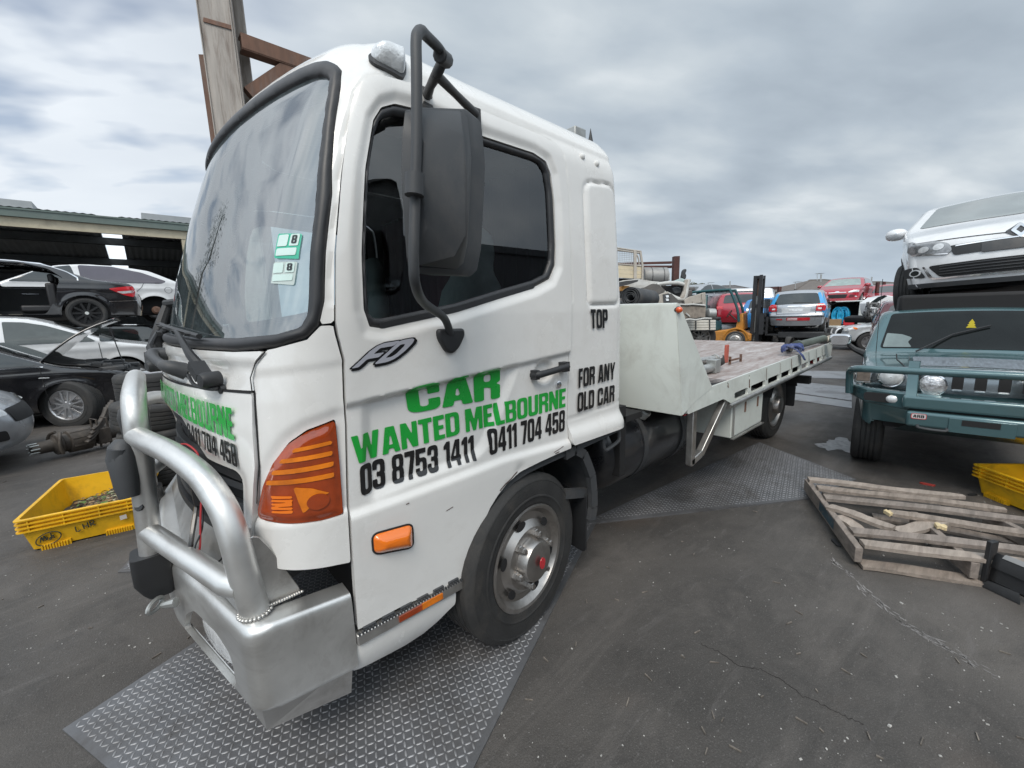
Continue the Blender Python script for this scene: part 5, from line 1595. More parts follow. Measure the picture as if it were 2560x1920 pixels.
# ================================================================ cars
class Body:
 """a car body as a swept profile with a rounded cross-section; local +X is forwards, +Y its left"""
 def __init__(s, prof, W, sill, belt, axles, tum=.42, re=.06, crown=.035, nose=.16, tail=.10, arch=.36, taper=(.10, .07), wz=.33, res=.035):
  s.W, s.sill, s.belt, s.axles, s.tum, s.re, s.arch, s.wz, s.res = W, sill, belt, axles, tum, re, arch, wz, res
  pr = np.array(prof, float)
  L = np.r_[0, np.cumsum(np.hypot(*np.diff(pr, axis=0).T))]
  u = np.linspace(0, L[-1], 320)
  tx, tz = np.interp(u, L, pr[:, 0]), np.interp(u, L, pr[:, 1])
  k = np.hanning(13)
  k /= k.sum()
  pad = 6
  for _ in range(2):
   tx = np.convolve(np.r_[[tx[0]] * pad, tx, [tx[-1]] * pad], k, 'valid')
   tz = np.convolve(np.r_[[tz[0]] * pad, tz, [tz[-1]] * pad], k, 'valid')
  s.u, s.tx, s.tz = u, tx, tz
  dx, dz = np.gradient(tx), np.gradient(tz)
  l = np.hypot(dx, dz) + 1e-9
  s.nx, s.nz = -dz / l, dx / l
  s.nx, s.nz = -s.nx * -1, s.nz
  x0, x1 = tx.min(), tx.max()
  s.x0, s.x1, s.taper = x0, x1, taper
  fr = sstep((tx - (x1 - .9)) / .9)
  rr = sstep(((x0 + .7) - tx) / .7)
  s.cr = crown + (nose - crown) * fr * np.clip(np.abs(s.nx), .15, 1) + (tail - crown) * rr * np.clip(np.abs(s.nx), .15, 1)
  s.crz = np.full(len(u), crown)
  sx, sz = tx - s.cr * s.nx, tz - s.crz * s.nz
  s.sil = np.stack([sx, sz], 1)
  keep = [tuple(p) for p in s.sil[::4]] + [tuple(s.sil[-1])]
  keep[0] = (keep[0][0], min(keep[0][1], sill + .02))
  keep[-1] = (keep[-1][0], min(keep[-1][1], sill + .02))
  s.silpoly = keep
  s.silsd = P(keep)
 def hw(s, x, z):
  x, z = np.asarray(x, float), np.asarray(z, float)
  w = s.W * (1 - s.taper[0] * sstep((x - (s.x1 - 1.1)) / 1.1) ** 1.5 - s.taper[1] * sstep(((s.x0 + 1.0) - x) / 1.0) ** 1.5)
  a = np.maximum(z - s.belt, 0)
  w = w - s.tum * (np.sqrt(a * a + .0036) - .06) - .05 * np.clip((s.belt - .10 - z) / .5, 0, 2) ** 2
  w = w + .012 * np.exp(-((z - (s.belt - .12)) / .05) ** 2)
  for ax in s.axles:
   r = np.hypot(x - ax, z - s.wz)
   w = w + .022 * np.exp(-((r - s.arch) / .06) ** 2)
  return w
 def top(s, u, q):
  tx, tz = np.interp(u, s.u, s.tx), np.interp(u, s.u, s.tz)
  nx, nz, cr = np.interp(u, s.u, s.nx), np.interp(u, s.u, s.nz), np.interp(u, s.u, s.cr)
  cz = s.crz[0]
  sx, sz = tx - cr * nx, tz - cz * nz
  wt = s.hw(sx, sz) - s.re
  q2 = q * q
  return np.stack([tx - cr * q2 * nx, q * wt, tz - cz * q2 * nz], -1)
 def side(s, x, z, sg=-1):
  d = -s.silsd(x, z)
  t = np.clip(d / s.re, 0, 1)
  y = s.hw(x, z) - s.re * (1 - np.sqrt(np.maximum(0, 1 - (1 - t) ** 2)))
  return np.stack([x, sg * y, z], -1)
 def left(s, x, z): return s.side(x, z, 1)
 def right(s, x, z): return s.side(x, z, -1)
 def ux(s, x):      # profile position over a given x on the upper side
  i0, i1 = np.argmin(np.abs(s.tx - s.x0)), np.argmin(np.abs(s.tx - s.x1))
  o = slice(int(len(s.u) * .12), int(len(s.u) * .90))
  idx = np.argsort(s.tx[o])
  return np.interp(x, s.tx[o][idx], s.u[o][idx])
 def nosec(s, y, z):
  n0 = int(len(s.u) * .55)
  u = np.interp(-np.asarray(z, float), -s.tz[n0:], s.u[n0:])
  return s._yz(u, y)
 def tailc(s, y, z):
  n1 = int(len(s.u) * .45)
  u = np.interp(z, s.tz[:n1], s.u[:n1])
  return s._yz(u, y)
 def _yz(s, u, y):
  tx, tz = np.interp(u, s.u, s.tx), np.interp(u, s.u, s.tz)
  nx, nz, cr = np.interp(u, s.u, s.nx), np.interp(u, s.u, s.nz), np.interp(u, s.u, s.cr)
  wt = s.hw(tx - cr * nx, tz - s.crz[0] * nz) - s.re
  return s.top(u, np.asarray(y, float) / wt)
 def topc(s, x, y):
  return s._yz(s.ux(x), y)
 def build(s, parent, m, cut=None):
  g = G()
  nu = max(60, int(s.u[-1] / s.res))
  U = np.linspace(0, s.u[-1], nu)
  Q = np.linspace(-1, 1, 21)
  UU, QQ = np.meshgrid(U, Q, indexing='ij')
  g.grid(s.top(UU, QQ), flip=True)
  low = lambda U_, V_: s.sill + .02 * np.sin(0 * U_) - V_
  arches = [circ(ax, s.wz, s.arch) for ax in s.axles]
  reg = sub(inter(lambda a, b: s.silsd(a, b), low), *arches)
  if cut is not None: reg = sub(reg, cut)
  bb = (s.x0 - .02, s.x1 + .02, s.sill - .03, s.tz.max() + .02)
  sheet(g, reg, bb, s.res * .8, s.right, thick=.03, flip=False)
  reg2 = sub(inter(lambda a, b: s.silsd(a, b), low), *arches)
  sheet(g, reg2, bb, s.res * .8, s.left, thick=.03, flip=True)
  b = obj('body', g, m, parent, smooth=42)
  un = G()
  un.bx(s.x0 + .25, s.x1 - .3, -s.W + .28, s.W - .28, s.sill - .02, s.belt - .18)
  for ax in s.axles: un.bx(ax - .45, ax + .45, -s.W + .26, s.W - .26, s.sill + .02, s.belt - .22)
  obj('underbody', un, M_DARK, parent, smooth=0)
  return b
left_flip = True
def panel(b, parent, name, m, side, poly, r=.03, off=.005, res=None, thick=.0, rel=None):
 """part lying on one chart of a body: side in L,R,N(ose),T(ail),H(top)"""
 ch = {'L': b.left, 'R': b.right, 'N': b.nosec, 'T': b.tailc, 'H': b.topc}[side]
 flip = {'L': True, 'R': False, 'N': False, 'T': True, 'H': False}[side]
 polys = poly if isinstance(poly, list) and poly and isinstance(poly[0], list) else [poly]
 g = G()
 for pl in polys:
  f = P(pl, r) if not callable(pl) else pl
  a = np.array(pl)
  bb = (a[:, 0].min() - .02, a[:, 0].max() + .02, a[:, 1].min() - .02, a[:, 1].max() + .02)
  rs = res or max(.008, min(.03, min(bb[1] - bb[0], bb[3] - bb[2]) / 12))
  sheet(g, f, bb, rs, ch, off=off, thick=thick, rel=rel, flip=flip)
 return obj(name, g, m, parent, smooth=50)
def both(b, parent, name, m, poly, **k):
 return [panel(b, parent, name, m, s_, poly, **k) for s_ in ('R', 'L')]
def my(poly): return [(-y, z) for y, z in poly]
def pair(b, parent, name, m, side, poly, **k):
 return [panel(b, parent, name, m, side, poly, **k), panel(b, parent, name, m, side, my(poly), **k)]
def gaps(b, parent, paths, w=.009):
 for sd_, ch in (('R', b.right), ('L', b.left)):
  for pth in paths:
   obj('door_gap', strip(G(), ch, pth, w, off=.004 if sd_ == 'R' else -.004), M_DARK, parent, smooth=0)
def mirrors(parent, x, y, z, m, s=1.0):
 for sg in (-1, 1):
  g = G()
  rows = []
  for k, (dx, sc_) in enumerate(((-.06, .9), (-.05, 1.0), (.02, .95), (.07, .65), (.09, .1))):
   rows.append([(x + dx * s, sg * (y + .10 * s + .11 * s * sc_ * math.cos(a)), z + .075 * s * sc_ * math.copysign(abs(math.sin(a)) ** .8, math.sin(a)) + .02) for a in np.linspace(0, 2 * math.pi, 21)])
  g.grid(np.array(rows))
  g.bx(x - .03, x + .03, min(sg * (y - .02), sg * (y + .04)), max(sg * (y - .02), sg * (y + .04)), z - .05, z)
  o = obj('mirror', g, m, parent, smooth=50, fixn=True)
def car(name, label, cat, loc, rot, body, m, wkey='car5', rimm=None, group=None, scale=1.0, wheels=(1, 1, 1, 1), steer=0.0, roll=0.0, pitch=0.0, track=None, cut=None):
 t = thing(name, label, cat, loc, rot, group)
 t.rotation_euler = (R_(roll), R_(pitch), rot)
 t.scale = (scale,) * 3
 body.build(t, m, cut)
 R = WM[wkey][0]
 tr = (body.W - .125) if track is None else track
 k = 0
 for ax in body.axles[::-1]:
  for sg in (-1, 1):
   if wheels[k]:
    wheel(t, wkey, (ax, sg * tr, body.wz), 0 if sg < 0 else math.pi, steer if ax > 0 else 0, rimm)
   k += 1
 return t
def local(px, py, rot, ax, ay, Z=0.0, s=1.0):
 """place a car so that its own point (ax,ay) stands on the ground seen at photograph position (px,py)"""
 p = pt(px, py, Z=Z)
 c, s_ = math.cos(rot), math.sin(rot)
 return (p[0] - s * (ax * c - ay * s_), p[1] - s * (ax * s_ + ay * c), 0.0)
def at_depth(px, d, z=0.0):
 """yard position seen in the photograph column px at distance d along the view"""
 y = 783.5 - .031 * (px - 1280)
 r = ray(px, y)
 q = np.array([0, 0, CAM_H]) + r * d
 return np.array([q[0], q[1], z])
SEDAN = [(-2.30, .24), (-2.34, .45), (-2.36, .60), (-2.30, .80), (-2.24, .98), (-2.10, 1.03), (-1.75, 1.06), (-1.55, 1.09), (-.95, 1.36), (-.55, 1.43), (-.1, 1.45), (.30, 1.42), (.55, 1.34), (1.30, .98), (1.50, .94), (2.0, .84), (2.22, .74), (2.34, .62), (2.38, .48), (2.34, .30), (2.26, .22)]
P_BLACK = paint('black_car_paint', (.012, .012, .014), rough=.16, coat=1.0, dirt=(.06, .055, .05), dirt_amt=.35)
P_WHITE = paint('white_car_paint', (.70, .71, .72), rough=.25, coat=.8, dirt=(.35, .32, .28), dirt_amt=.3)
P_SILVER = paint('silver_car_paint', (.40, .42, .45), rough=.3, coat=.8, metal=.5, dirt=(.2, .18, .16), dirt_amt=.3)
P_RED = paint('red_car_paint', (.36, .018, .035), rough=.2, coat=1.0, dirt=(.2, .1, .09), dirt_amt=.2)
P_MAROON = paint('maroon_car_paint', (.105, .018, .026), rough=.25, coat=.8, dirt=(.12, .09, .08), dirt_amt=.3)
P_BLUE = paint('blue_car_paint', (.03, .19, .46), rough=.25, coat=.8)
P_TEAL = paint('blue_green_car_paint', (.062, .128, .14), rough=.22, coat=1.0, metal=.3, dirt=(.14, .14, .13), dirt_amt=.25)
P_GREY = paint('grey_car_paint', (.16, .17, .18), rough=.3, coat=.7)
P_CREAM = paint('cream_truck_paint', (.62, .60, .54), rough=.4, coat=.3, dirt=(.3, .25, .2), dirt_amt=.5)
def sedan_trim(b, t, belt=.98, front=True, rear=True, glass=None, rear_win=True, fwin=True):
 gl = glass or M_DGLASS
 zb = belt + .01
 if fwin: both(b, t, 'side_window', gl, [(1.10, zb), (.98, zb + .09), (.50, 1.30), (.25, 1.365), (.02, 1.38), (.02, zb)], r=.02)
 both(b, t, 'rear_side_window', gl, [(-.05, zb), (-.05, 1.38), (-.45, 1.375), (-.85, 1.33), (-1.22, 1.17), (-1.42, zb + .04), (-1.40, zb)], r=.03)
 panel(b, t, 'windscreen', gl, 'H', [(.60, -.56), (1.30, -.72), (1.33, 0), (1.30, .72), (.60, .56), (.55, 0)], r=.04, res=.04)
 panel(b, t, 'rear_window', gl, 'H', [(-1.0, -.54), (-1.52, -.62), (-1.52, .62), (-1.0, .54)], r=.05, res=.04)
 gaps(b, t, [[(-.01, .32), (.0, 1.0)], [(1.14, .36), (1.12, .96)], [(-.90, .70), (-1.10, .86), (-1.15, 1.05)]])
 both(b, t, 'door_handle', b_handle, [(.12, .84), (.32, .85), (.32, .875), (.12, .865)], r=.01, off=.018, thick=.012)
b_handle = M_BLACK
def left_row():
 hd = R_(-41.3)
 # ---- black sedan with its bonnet up
 b = Body(SEDAN, .90, .22, .95, (-1.37, 1.37), arch=.365, wz=.335, res=.03)
 rot = R_(-3)
 loc = local(191, 1062, rot, 1.37, -.86)
 t = car('black_sedan', 'black sedan with its bonnet propped open beside the tyre stacks', 'car', loc, rot, b, P_BLACK, 'suv', M_ALLOY, scale=1.0, steer=R_(-28), track=.80)
 sedan_trim(b, t)
 both(b, t, 'window_trim', M_CHROME, [(1.16, .955), (1.16, .968), (-1.45, .985), (-1.45, .972)], r=.002, off=.007, res=.012)
 both(b, t, 'side_repeater', M_LENS, [(1.08, .79), (1.20, .785), (1.21, .80), (1.10, .81)], r=.01, off=.008)
 pair(b, t, 'headlight', M_LENS, 'N', [(.42, .66), (.80, .68), (.78, .78), (.45, .735)], r=.03, off=.012)
 panel(b, t, 'grille', M_DARK, 'N', [(-.42, .50), (.42, .50), (.48, .70), (-.48, .70)], r=.05, off=.008)
 # open engine bay: dark hollow under the raised bonnet
 panel(b, t, 'engine_bay', M_DARK, 'H', [(1.10, -.70), (2.15, -.60), (2.2, 0), (2.15, .60), (1.10, .70)], r=.05, off=.012, res=.04)
 en = G()
 rr = random.Random(5)
 for k in range(16):
  x, y = rr.uniform(1.45, 2.05), rr.uniform(-.6, .6)
  w = rr.uniform(.06, .18)
  en.bx(x - w, x + w, y - w * .7, y + w * .7, .80, .93 - .12 * (x - 1.4) + rr.uniform(0, .05))
 obj('engine', en, M_BLACK2, t, bevel=.015)
 bo = G()
 rows = []
 for u in np.linspace(0, 1, 16):
  rows.append([(1.02 + .98 * u, y * (.74 - .12 * u), .99 + .70 * u + .10 * math.sin(u * 3.1) - .03 * (y * y)) for y in np.linspace(-1, 1, 15)])
 bo.grid(np.array(rows))
 bn = obj('bonnet', bo, P_BLACK, t, smooth=60)
 bn.modifiers.new('thickness', 'SOLIDIFY').thickness = .028
 obj('bonnet_stay', G().tube([(2.05, -.62, .80), (1.95, -.62, 1.52)], .008, 6), M_BLACK, t)
 # ---- white sedan behind, raised
 prof = [(x, z * 1.03) for x, z in SEDAN]
 b = Body(prof, .92, .22, .98, (-1.40, 1.40), arch=.36, wz=.33, res=.03)
 rot = R_(2)
 sc = 1.08
 q = pt(247, 853, Y=11.6)
 loc = (q[0] - sc * 1.16, 11.6 + .9 * sc, q[2] - .99 * sc)
 t = car('white_sedan', 'white sedan with grey window tint resting between the two black sedans', 'car', loc, rot, b, P_WHITE, 'car5', M_ALLOY, scale=sc)
 sedan_trim(b, t, glass=mat('grey_green_glass', (.035, .045, .042), .05, coat=1.0, var=.3, rv=.02, dirt=(.10, .12, .115), dirt_amt=.5))
 both(b, t, 'quarter_glass', M_DGLASS, [(1.14, .985), (1.42, .965), (1.14, 1.11)], r=.015)
 pair(b, t, 'headlight', M_LENS, 'N', [(.42, .66), (.80, .68), (.78, .78), (.45, .735)], r=.03, off=.012)
 # ---- black sedan on top, rear door missing
 b = Body(SEDAN, .89, .24, .97, (-1.40, 1.38), arch=.375, wz=.335, res=.028)
 rot = R_(181)
 sc = 1.06
 q = pt(215, 783, Y=13.6)
 loc = (q[0] - 1.40 * sc, 13.6 + .87 * sc, q[2] - .335 * sc)
 DO = P(fil([(-.05, .33), (-.80, .33), (-.98, .62), (-1.06, .95), (-1.16, 1.06), (-.95, 1.26), (-.60, 1.36), (-.05, 1.37)], .06))
 t = thing('black_sedan', 'black sedan missing its rear door, stacked above the white sedan', 'car', loc, rot)
 t.scale = (sc,) * 3
 # the gap is on its left side: build with the left sheet cut
 g = G()
 U = np.linspace(0, b.u[-1], 160)
 Q = np.linspace(-1, 1, 21)
 UU, QQ = np.meshgrid(U, Q, indexing='ij')
 g.grid(b.top(UU, QQ), flip=True)
 reg = sub(inter(b.silsd, lambda a, v: b.sill - v), *[circ(ax_, b.wz, b.arch) for ax_ in b.axles])
 bb = (b.x0 - .02, b.x1 + .02, b.sill - .03, 1.47)
 sheet(g, sub(reg, P([(-.05, .99), (-.05, 1.36), (-.45, 1.36), (-.85, 1.31), (-1.22, 1.15), (-1.38, 1.0)], .03), P([(1.05, .995), (.98, 1.07), (.50, 1.28), (.25, 1.345), (.05, 1.36), (.05, .995)], .02)), bb, .022, b.right, thick=.03)
 sheet(g, sub(reg, DO), bb, .022, b.left, thick=.05, flip=True)
 obj('body', g, P_BLACK, t, smooth=42)
 ins = G()
 ins.bx(-1.3, 1.9, -.70, .55, .24, .34)
 ins.bx(-1.9, -1.15, -.75, .75, .24, .90)
 obj('cabin_floor', ins, mat('floor_carpet', (.035, .035, .036), .9), t)
 for y in (-.35, .35):
  for (x, wd_) in ((.12, .25), (-.95, .32)):
   se = G()
   se.bx(x - .05, x + .10, y - wd_, y + wd_, .45, .98)
   se.bx(x - .04, x + .06, y - .13, y + .13, 1.0, 1.18)
   se.bx(x, x + .50, y - wd_, y + wd_, .38, .52)
   obj('seat', se, mat('black_leather', (.02, .02, .022), .5), t, bevel=.04, seg=3)
 panel(b, t, 'side_window', M_GGLASS, 'L', [(1.10, .985), (.98, 1.07), (.50, 1.29), (.25, 1.355), (.05, 1.37), (.05, .985)], r=.02)
 obj('door_card', G().bx(-1.0, .9, -.74, -.70, .40, .95), mat('grey_trim', (.075, .078, .08), .6, var=.2), t, bevel=.02)
 obj('door_pull', G().bx(-.62, -.35, -.70, -.66, .80, .83), M_CHROME, t, bevel=.008)
 panel(b, t, 'rear_window', M_GGLASS, 'H', [(-.98, -.54), (-1.52, -.62), (-1.52, .62), (-.98, .54)], r=.05, res=.04)
 panel(b, t, 'windscreen', M_GGLASS, 'H', [(.60, -.56), (1.30, -.72), (1.30, .72), (.60, .56)], r=.04, res=.04)
 ch = strip(G(), b.left, [(1.14, .96), (.98, 1.10), (.50, 1.33), (.2, 1.40), (-.4, 1.405), (-.85, 1.36), (-1.20, 1.21), (-1.36, 1.08), (-1.36, 1.02)], .022, off=-.007)
 obj('window_trim', ch, M_CHROME, t, smooth=0)
 for sd_, nm in (('L', 1), ('R', -1)):
  panel(b, t, 'tail_lamp', M_RED, sd_, [(-1.80, .86), (-2.21, .93), (-2.24, .78), (-2.20, .68), (-2.05, .72)], r=.03, off=.012)
 pair(b, t, 'tail_lamp', M_RED, 'T', [(.55, .80), (.86, .78), (.86, .92), (.55, .94)], r=.03, off=.012)
 panel(b, t, 'lamp_stripe', M_LENS, 'L', [(-1.92, .80), (-2.20, .83), (-2.20, .78), (-2.02, .755)], r=.012, off=.018)
 panel(b, t, 'bumper_strip', M_CHROME, 'L', [(-1.78, .575), (-2.24, .60), (-2.24, .612), (-1.78, .59)], r=.002, off=.008)
 panel(b, t, 'number_plate', M_WHITE, 'T', [(-.26, .68), (.26, .68), (.26, .79), (-.26, .79)], r=.01, off=.012)
 un = G().bx(-2.0, 2.0, -.62, .60, .20, .40)
 obj('underbody', un, M_DARK, t)
 for ax_ in b.axles:
  for sg in (-1, 1): wheel(t, 'car10', (ax_, sg * .78, b.wz), 0 if sg < 0 else math.pi, 0, mat('black_alloy', (.02, .02, .021), .4, metal=.4))
 cp = G().lathe([(.034, -.105), (.030, -.112), (.001, -.113)], 16, T_(-1.40, .78, b.wz) @ RZ(180))
 obj('hub_cap', cp, mat('pale_hub', (.6, .62, .6), .5), t)
 # ---- dark sedan hidden below it, and the dark wagon to its right carrying a white hatch
 b = Body([(x, z) for x, z in SEDAN], .89, .22, .97, (-1.38, 1.38), res=.05)
 p = at_depth(150, 9.4)
 t2 = car('dark_sedan', 'dark grey sedan squeezed underneath the stacked black sedan', 'car', (-3.0, 14.5, 0), R_(180), b, P_GREY, 'car5', M_ALLOY, scale=1.0)
 sedan_trim(b, t2)
 WAG = [(-2.30, .24), (-2.36, .60), (-2.30, .95), (-2.05, 1.36), (-1.7, 1.47), (-.6, 1.52), (.2, 1.50), (.55, 1.42), (1.30, 1.0), (1.55, .96), (2.05, .86), (2.25, .74), (2.36, .55), (2.30, .25)]
 b = Body(WAG, .89, .22, .98, (-1.38, 1.38), res=.035)
 rot = R_(180)
 q = pt(408, 845, Y=16.4)
 t3 = car('black_wagon', 'black station wagon half hidden behind the raised white sedan bonnet', 'car', (q[0] - 2.05 * 1.07, 16.4 + .95, 0.0), rot, b, P_BLACK, 'car5', M_ALLOY, scale=1.07)
 both(b, t3, 'side_window', M_DGLASS, [(1.12, .99), (.52, 1.34), (.1, 1.42), (.02, .99)], r=.03)
 both(b, t3, 'rear_side_window', M_DGLASS, [(-.06, .99), (-.02, 1.43), (-.95, 1.44), (-1.0, .99)], r=.03)
 both(b, t3, 'cargo_window', M_DGLASS, [(-1.08, .99), (-1.04, 1.43), (-1.75, 1.40), (-2.0, 1.15), (-2.05, 1.0)], r=.04)
 panel(b, t3, 'windscreen', M_DGLASS, 'H', [(.62, -.58), (1.30, -.72), (1.30, .72), (.62, .58)], r=.04, res=.04)
 panel(b, t3, 'rear_window', M_DGLASS, 'T', [(-.55, 1.02), (.55, 1.02), (.5, 1.34), (-.5, 1.34)], r=.04)
 HAT = [(-2.15, .24), (-2.22, .55), (-2.16, .86), (-2.02, 1.0), (-1.30, 1.36), (-.7, 1.46), (-.1, 1.48), (.35, 1.43), (.6, 1.34), (1.30, .98), (1.55, .93), (2.0, .82), (2.2, .68), (2.28, .5), (2.2, .24)]
 b = Body(HAT, .88, .24, .99, (-1.32, 1.36), arch=.36, wz=.33, res=.03)
 sc = 1.14
 rot = R_(180)
 q = pt(392, 775, Y=16.3)
 loc = (q[0] - 1.32 * sc, 16.3 + .87 * sc, q[2] - .33 * sc)
 t4 = car('white_hatchback', 'white hatchback missing its rear wheel, stacked on the black wagon in front of the shed', 'car', loc, rot, b, P_WHITE, 'car5', M_ALLOY, scale=sc, wheels=(1, 1, 1, 0))
 both(b, t4, 'side_window', M_DGLASS, [(1.10, 1.0), (.52, 1.32), (.1, 1.40), (.02, 1.0)], r=.03)
 both(b, t4, 'rear_side_window', mat('plum_glass', (.06, .05, .07), .06, coat=1.0), [(-.05, 1.0), (-.02, 1.41), (-.6, 1.40), (-1.15, 1.27), (-1.62, 1.06), (-1.50, 1.0)], r=.04)
 panel(b, t4, 'rear_window', M_DGLASS, 'H', [(-1.3, -.5), (-1.85, -.56), (-1.85, .56), (-1.3, .5)], r=.05, res=.04)
 panel(b, t4, 'windscreen', M_DGLASS, 'H', [(.62, -.56), (1.28, -.7), (1.28, .7), (.62, .56)], r=.04, res=.04)
 panel(b, t4, 'tail_lamp', M_RED, 'L', [(-1.98, .88), (-2.1, .90), (-2.1, .80), (-2.0, .82)], r=.02, off=.012)
 fc = strip(G(), b.left, [(-1.62 + .075 * math.cos(a), .84 + .075 * math.sin(a)) for a in np.linspace(0, 2 * math.pi, 25)], .008, off=-.005)
 obj('fuel_flap', fc, M_BLACK2, t4, smooth=0)
 hb = G().lathe([(.10, .04), (.10, -.05), (.06, -.07), (.06, -.11), (.001, -.11)], 20, T_(-1.32, .72, .33) @ RZ(180))
 obj('brake_hub', hb, M_RUST, t4)
 gaps(b, t4, [[(-.01, .32), (.0, 1.0)], [(-.92, .72), (-1.1, .9), (-1.16, 1.02)]])
 # ---- silver car nose at the left edge
 b = Body(SEDAN, .90, .20, .95, (-1.37, 1.37), arch=.37, wz=.33, nose=.24, res=.03)
 rot = R_(-2)
 p = pt(98, 1160, Z=0)
 t5 = car('silver_car', 'silver car poking its headlight in at the left edge of the yard', 'car', (p[0] - 2.40, p[1] + .45, 0), rot, b, P_SILVER, 'car5', M_ALLOY)
 sedan_trim(b, t5)
 pair(b, t5, 'headlight', M_LENS, 'N', [(.40, .62), (.80, .64), (.80, .77), (.62, .76), (.42, .70)], r=.04, off=.012)
 both(b, t5, 'headlight_wing', mat('pale_lens', (.60, .62, .62), .2, coat=1.0, var=.2, vs=12), [(1.80, .76), (2.10, .735), (2.2, .66), (2.1, .63), (1.95, .67)], r=.03, off=.012)
 both(b, t5, 'fog_lamp', M_LENS, [(2.02, .40), (2.16, .40), (2.17, .46), (2.05, .47)], r=.02, off=.012)
 pair(b, t5, 'fog_lamp', M_DARK, 'N', [(.45, .34), (.75, .36), (.72, .48), (.5, .46)], r=.03, off=.010)
 panel(b, t5, 'grille', M_DARK, 'N', [(-.35, .52), (.35, .52), (.38, .68), (-.38, .68)], r=.04, off=.010)
left_row()
# ================================================================ shed, post and clutter on the left
def build_shed():
 Ys = None
 a = pt(478, 562, Y=20.5)
 Yw = a[1]
 zt_ = a[2]
 T = thing('workshop_shed', 'open fronted dark workshop shed with cream fascia and green gutter behind the stacked cars', 'shed', (a[0] - 8, Yw + 6, 0), world=True)
 mc = mat('cream_steel', (.50, .44, .32), .55, dirt=(.25, .2, .14), dirt_amt=.5)
 mg = mat('green_gutter', (.115, .15, .135), .5, dirt=(.2, .2, .18), dirt_amt=.4)
 mr = mat('zinc_roof', (.33, .345, .35), .5, metal=.4)
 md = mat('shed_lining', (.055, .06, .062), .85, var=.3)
 x0, x1 = a[0] - 17, a[0] + .05
 gut = G().bx(x0, x1, Yw - .12, Yw + .02, zt_ - .26, zt_)
 gut.bx(x0, x1, Yw - .15, Yw - .12, zt_ - .05, zt_ - .0)
 obj('gutter', gut, mg, T)
 fas = G().bx(x0, x1, Yw, Yw + .12, zt_ - .55, zt_ - .262)
 obj('fascia', fas, mc, T)
 for x in (x1 - .42, x1 - 8.4, x1 - 16.4):
  c = G()
  c.bx(x, x + .40, Yw + .02, Yw + .05, 0, zt_ - .56)
  c.bx(x, x + .40, Yw + .27, Yw + .30, 0, zt_ - .56)
  c.bx(x + .19, x + .21, Yw + .051, Yw + .269, 0, zt_ - .56)
  obj('column', c, mc, T)
 # ribbed roof rising to the back
 rf = G()
 xs = np.arange(x0, x1 + .01, .10)
 rf.grid(np.array([[(x, Yw - .1, zt_ + .02 + .025 * (k % 2)), (x, Yw + 11, zt_ + 1.2 + .025 * (k % 2))] for k, x in enumerate(xs)]))
 # leave out the translucent strip by building the roof in two runs
 sk0, sk1 = pt(246, 562, Y=Yw)[0], pt(300, 568, Y=Yw)[0]
 rf = G()
 for (xa, xb) in ((x0, sk0), (sk1, x1)):
  xs = np.arange(xa, xb + .01, .10)
  rf.grid(np.array([[(x, Yw - .1, zt_ + .02 + .025 * (k % 2)), (x, Yw + 11, zt_ - 1.9 + .025 * (k % 2))] for k, x in enumerate(xs)]))
 obj('roof', rf, mr, T, smooth=0)
 m = bpy.data.materials.new('translucent_roofing')
 m.use_nodes = True
 m.node_tree.nodes.clear()
 tr = nn(m.node_tree, 'ShaderNodeBsdfTranslucent')
 tr.inputs[0].default_value = (.85, .88, .9, 1)
 o = nn(m.node_tree, 'ShaderNodeOutputMaterial')
 m.node_tree.links.new(tr.outputs[0], o.inputs[0])
 sk = G().add([(sk0, Yw + .1, zt_ + .04), (sk1, Yw + .1, zt_ + .04), (sk1, Yw + 11, zt_ - 1.88), (sk0, Yw + 11, zt_ - 1.88)], [(0, 1, 2, 3)])
 obj('skylight', sk, m, T, smooth=0)
 pu = G()
 for k, y in enumerate((1.9, 4.6, 7.4)): pu.bx(x0, x1, Yw + y, Yw + y + .3, zt_ + .02 - y * .174 - .34, zt_ + .0 - y * .174 - .08)
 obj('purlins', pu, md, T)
 bw = G()
 xs = np.arange(x0, x1 + .01, .09)
 bw.grid(np.array([[(x, Yw + 11 + .03 * (k % 2), 0), (x, Yw + 11 + .03 * (k % 2), zt_ - 1.9)] for k, x in enumerate(xs)]))
 bw.bx(x0 - .05, x0, Yw, Yw + 11, 0, zt_ - 1.7)
 bw.bx(x1 - .02, x1 + .0, Yw + .32, Yw + 11, 0, zt_ - .1)
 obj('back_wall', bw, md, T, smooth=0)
 rd = G()
 obj('roof_capping', G().bx(x0 + .5, pt(81, 520, Y=Yw)[0], Yw + .1, Yw + 1.4, zt_ + .05, zt_ + .28), mr, T)
 obj('roof_capping', G().bx(pt(354, 540, Y=Yw)[0], a[0] + .2, Yw + .1, Yw + 1.4, zt_ + .05, zt_ + .28), mr, T)
 rk = G()
 for k in range(9):
  x = x1 - 1.2 - k * 1.4
  rk.bx(x, x + 1.1, Yw + 8.8, Yw + 9.4, .0, 1.1 + .5 * ((k * 7) % 3))
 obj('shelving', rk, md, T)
 # short return wall
 rw = G().bx(x1 + .02, x1 + .06, Yw - .02, Yw + 10, 0, zt_ - .3)
 obj('end_wall', rw, mc, T)
build_shed()
def ibeam(g, a, b, w, h, tf=.02, up=(0, 0, 1)):
 a, b = np.array(a, float), np.array(b, float)
 d = (b - a) / np.linalg.norm(b - a)
 u = np.array(up, float)
 u -= d * (u @ d)
 u /= np.linalg.norm(u)
 s = np.cross(d, u)
 for o, ww, hh in ((u * (h / 2 - tf / 2), w, tf), (-u * (h / 2 - tf / 2), w, tf), (u * 0, tf * .7, h - 2 * tf)):
  g.beam(tuple(a + o), tuple(b + o), ww, hh, up=tuple(u))
 return g
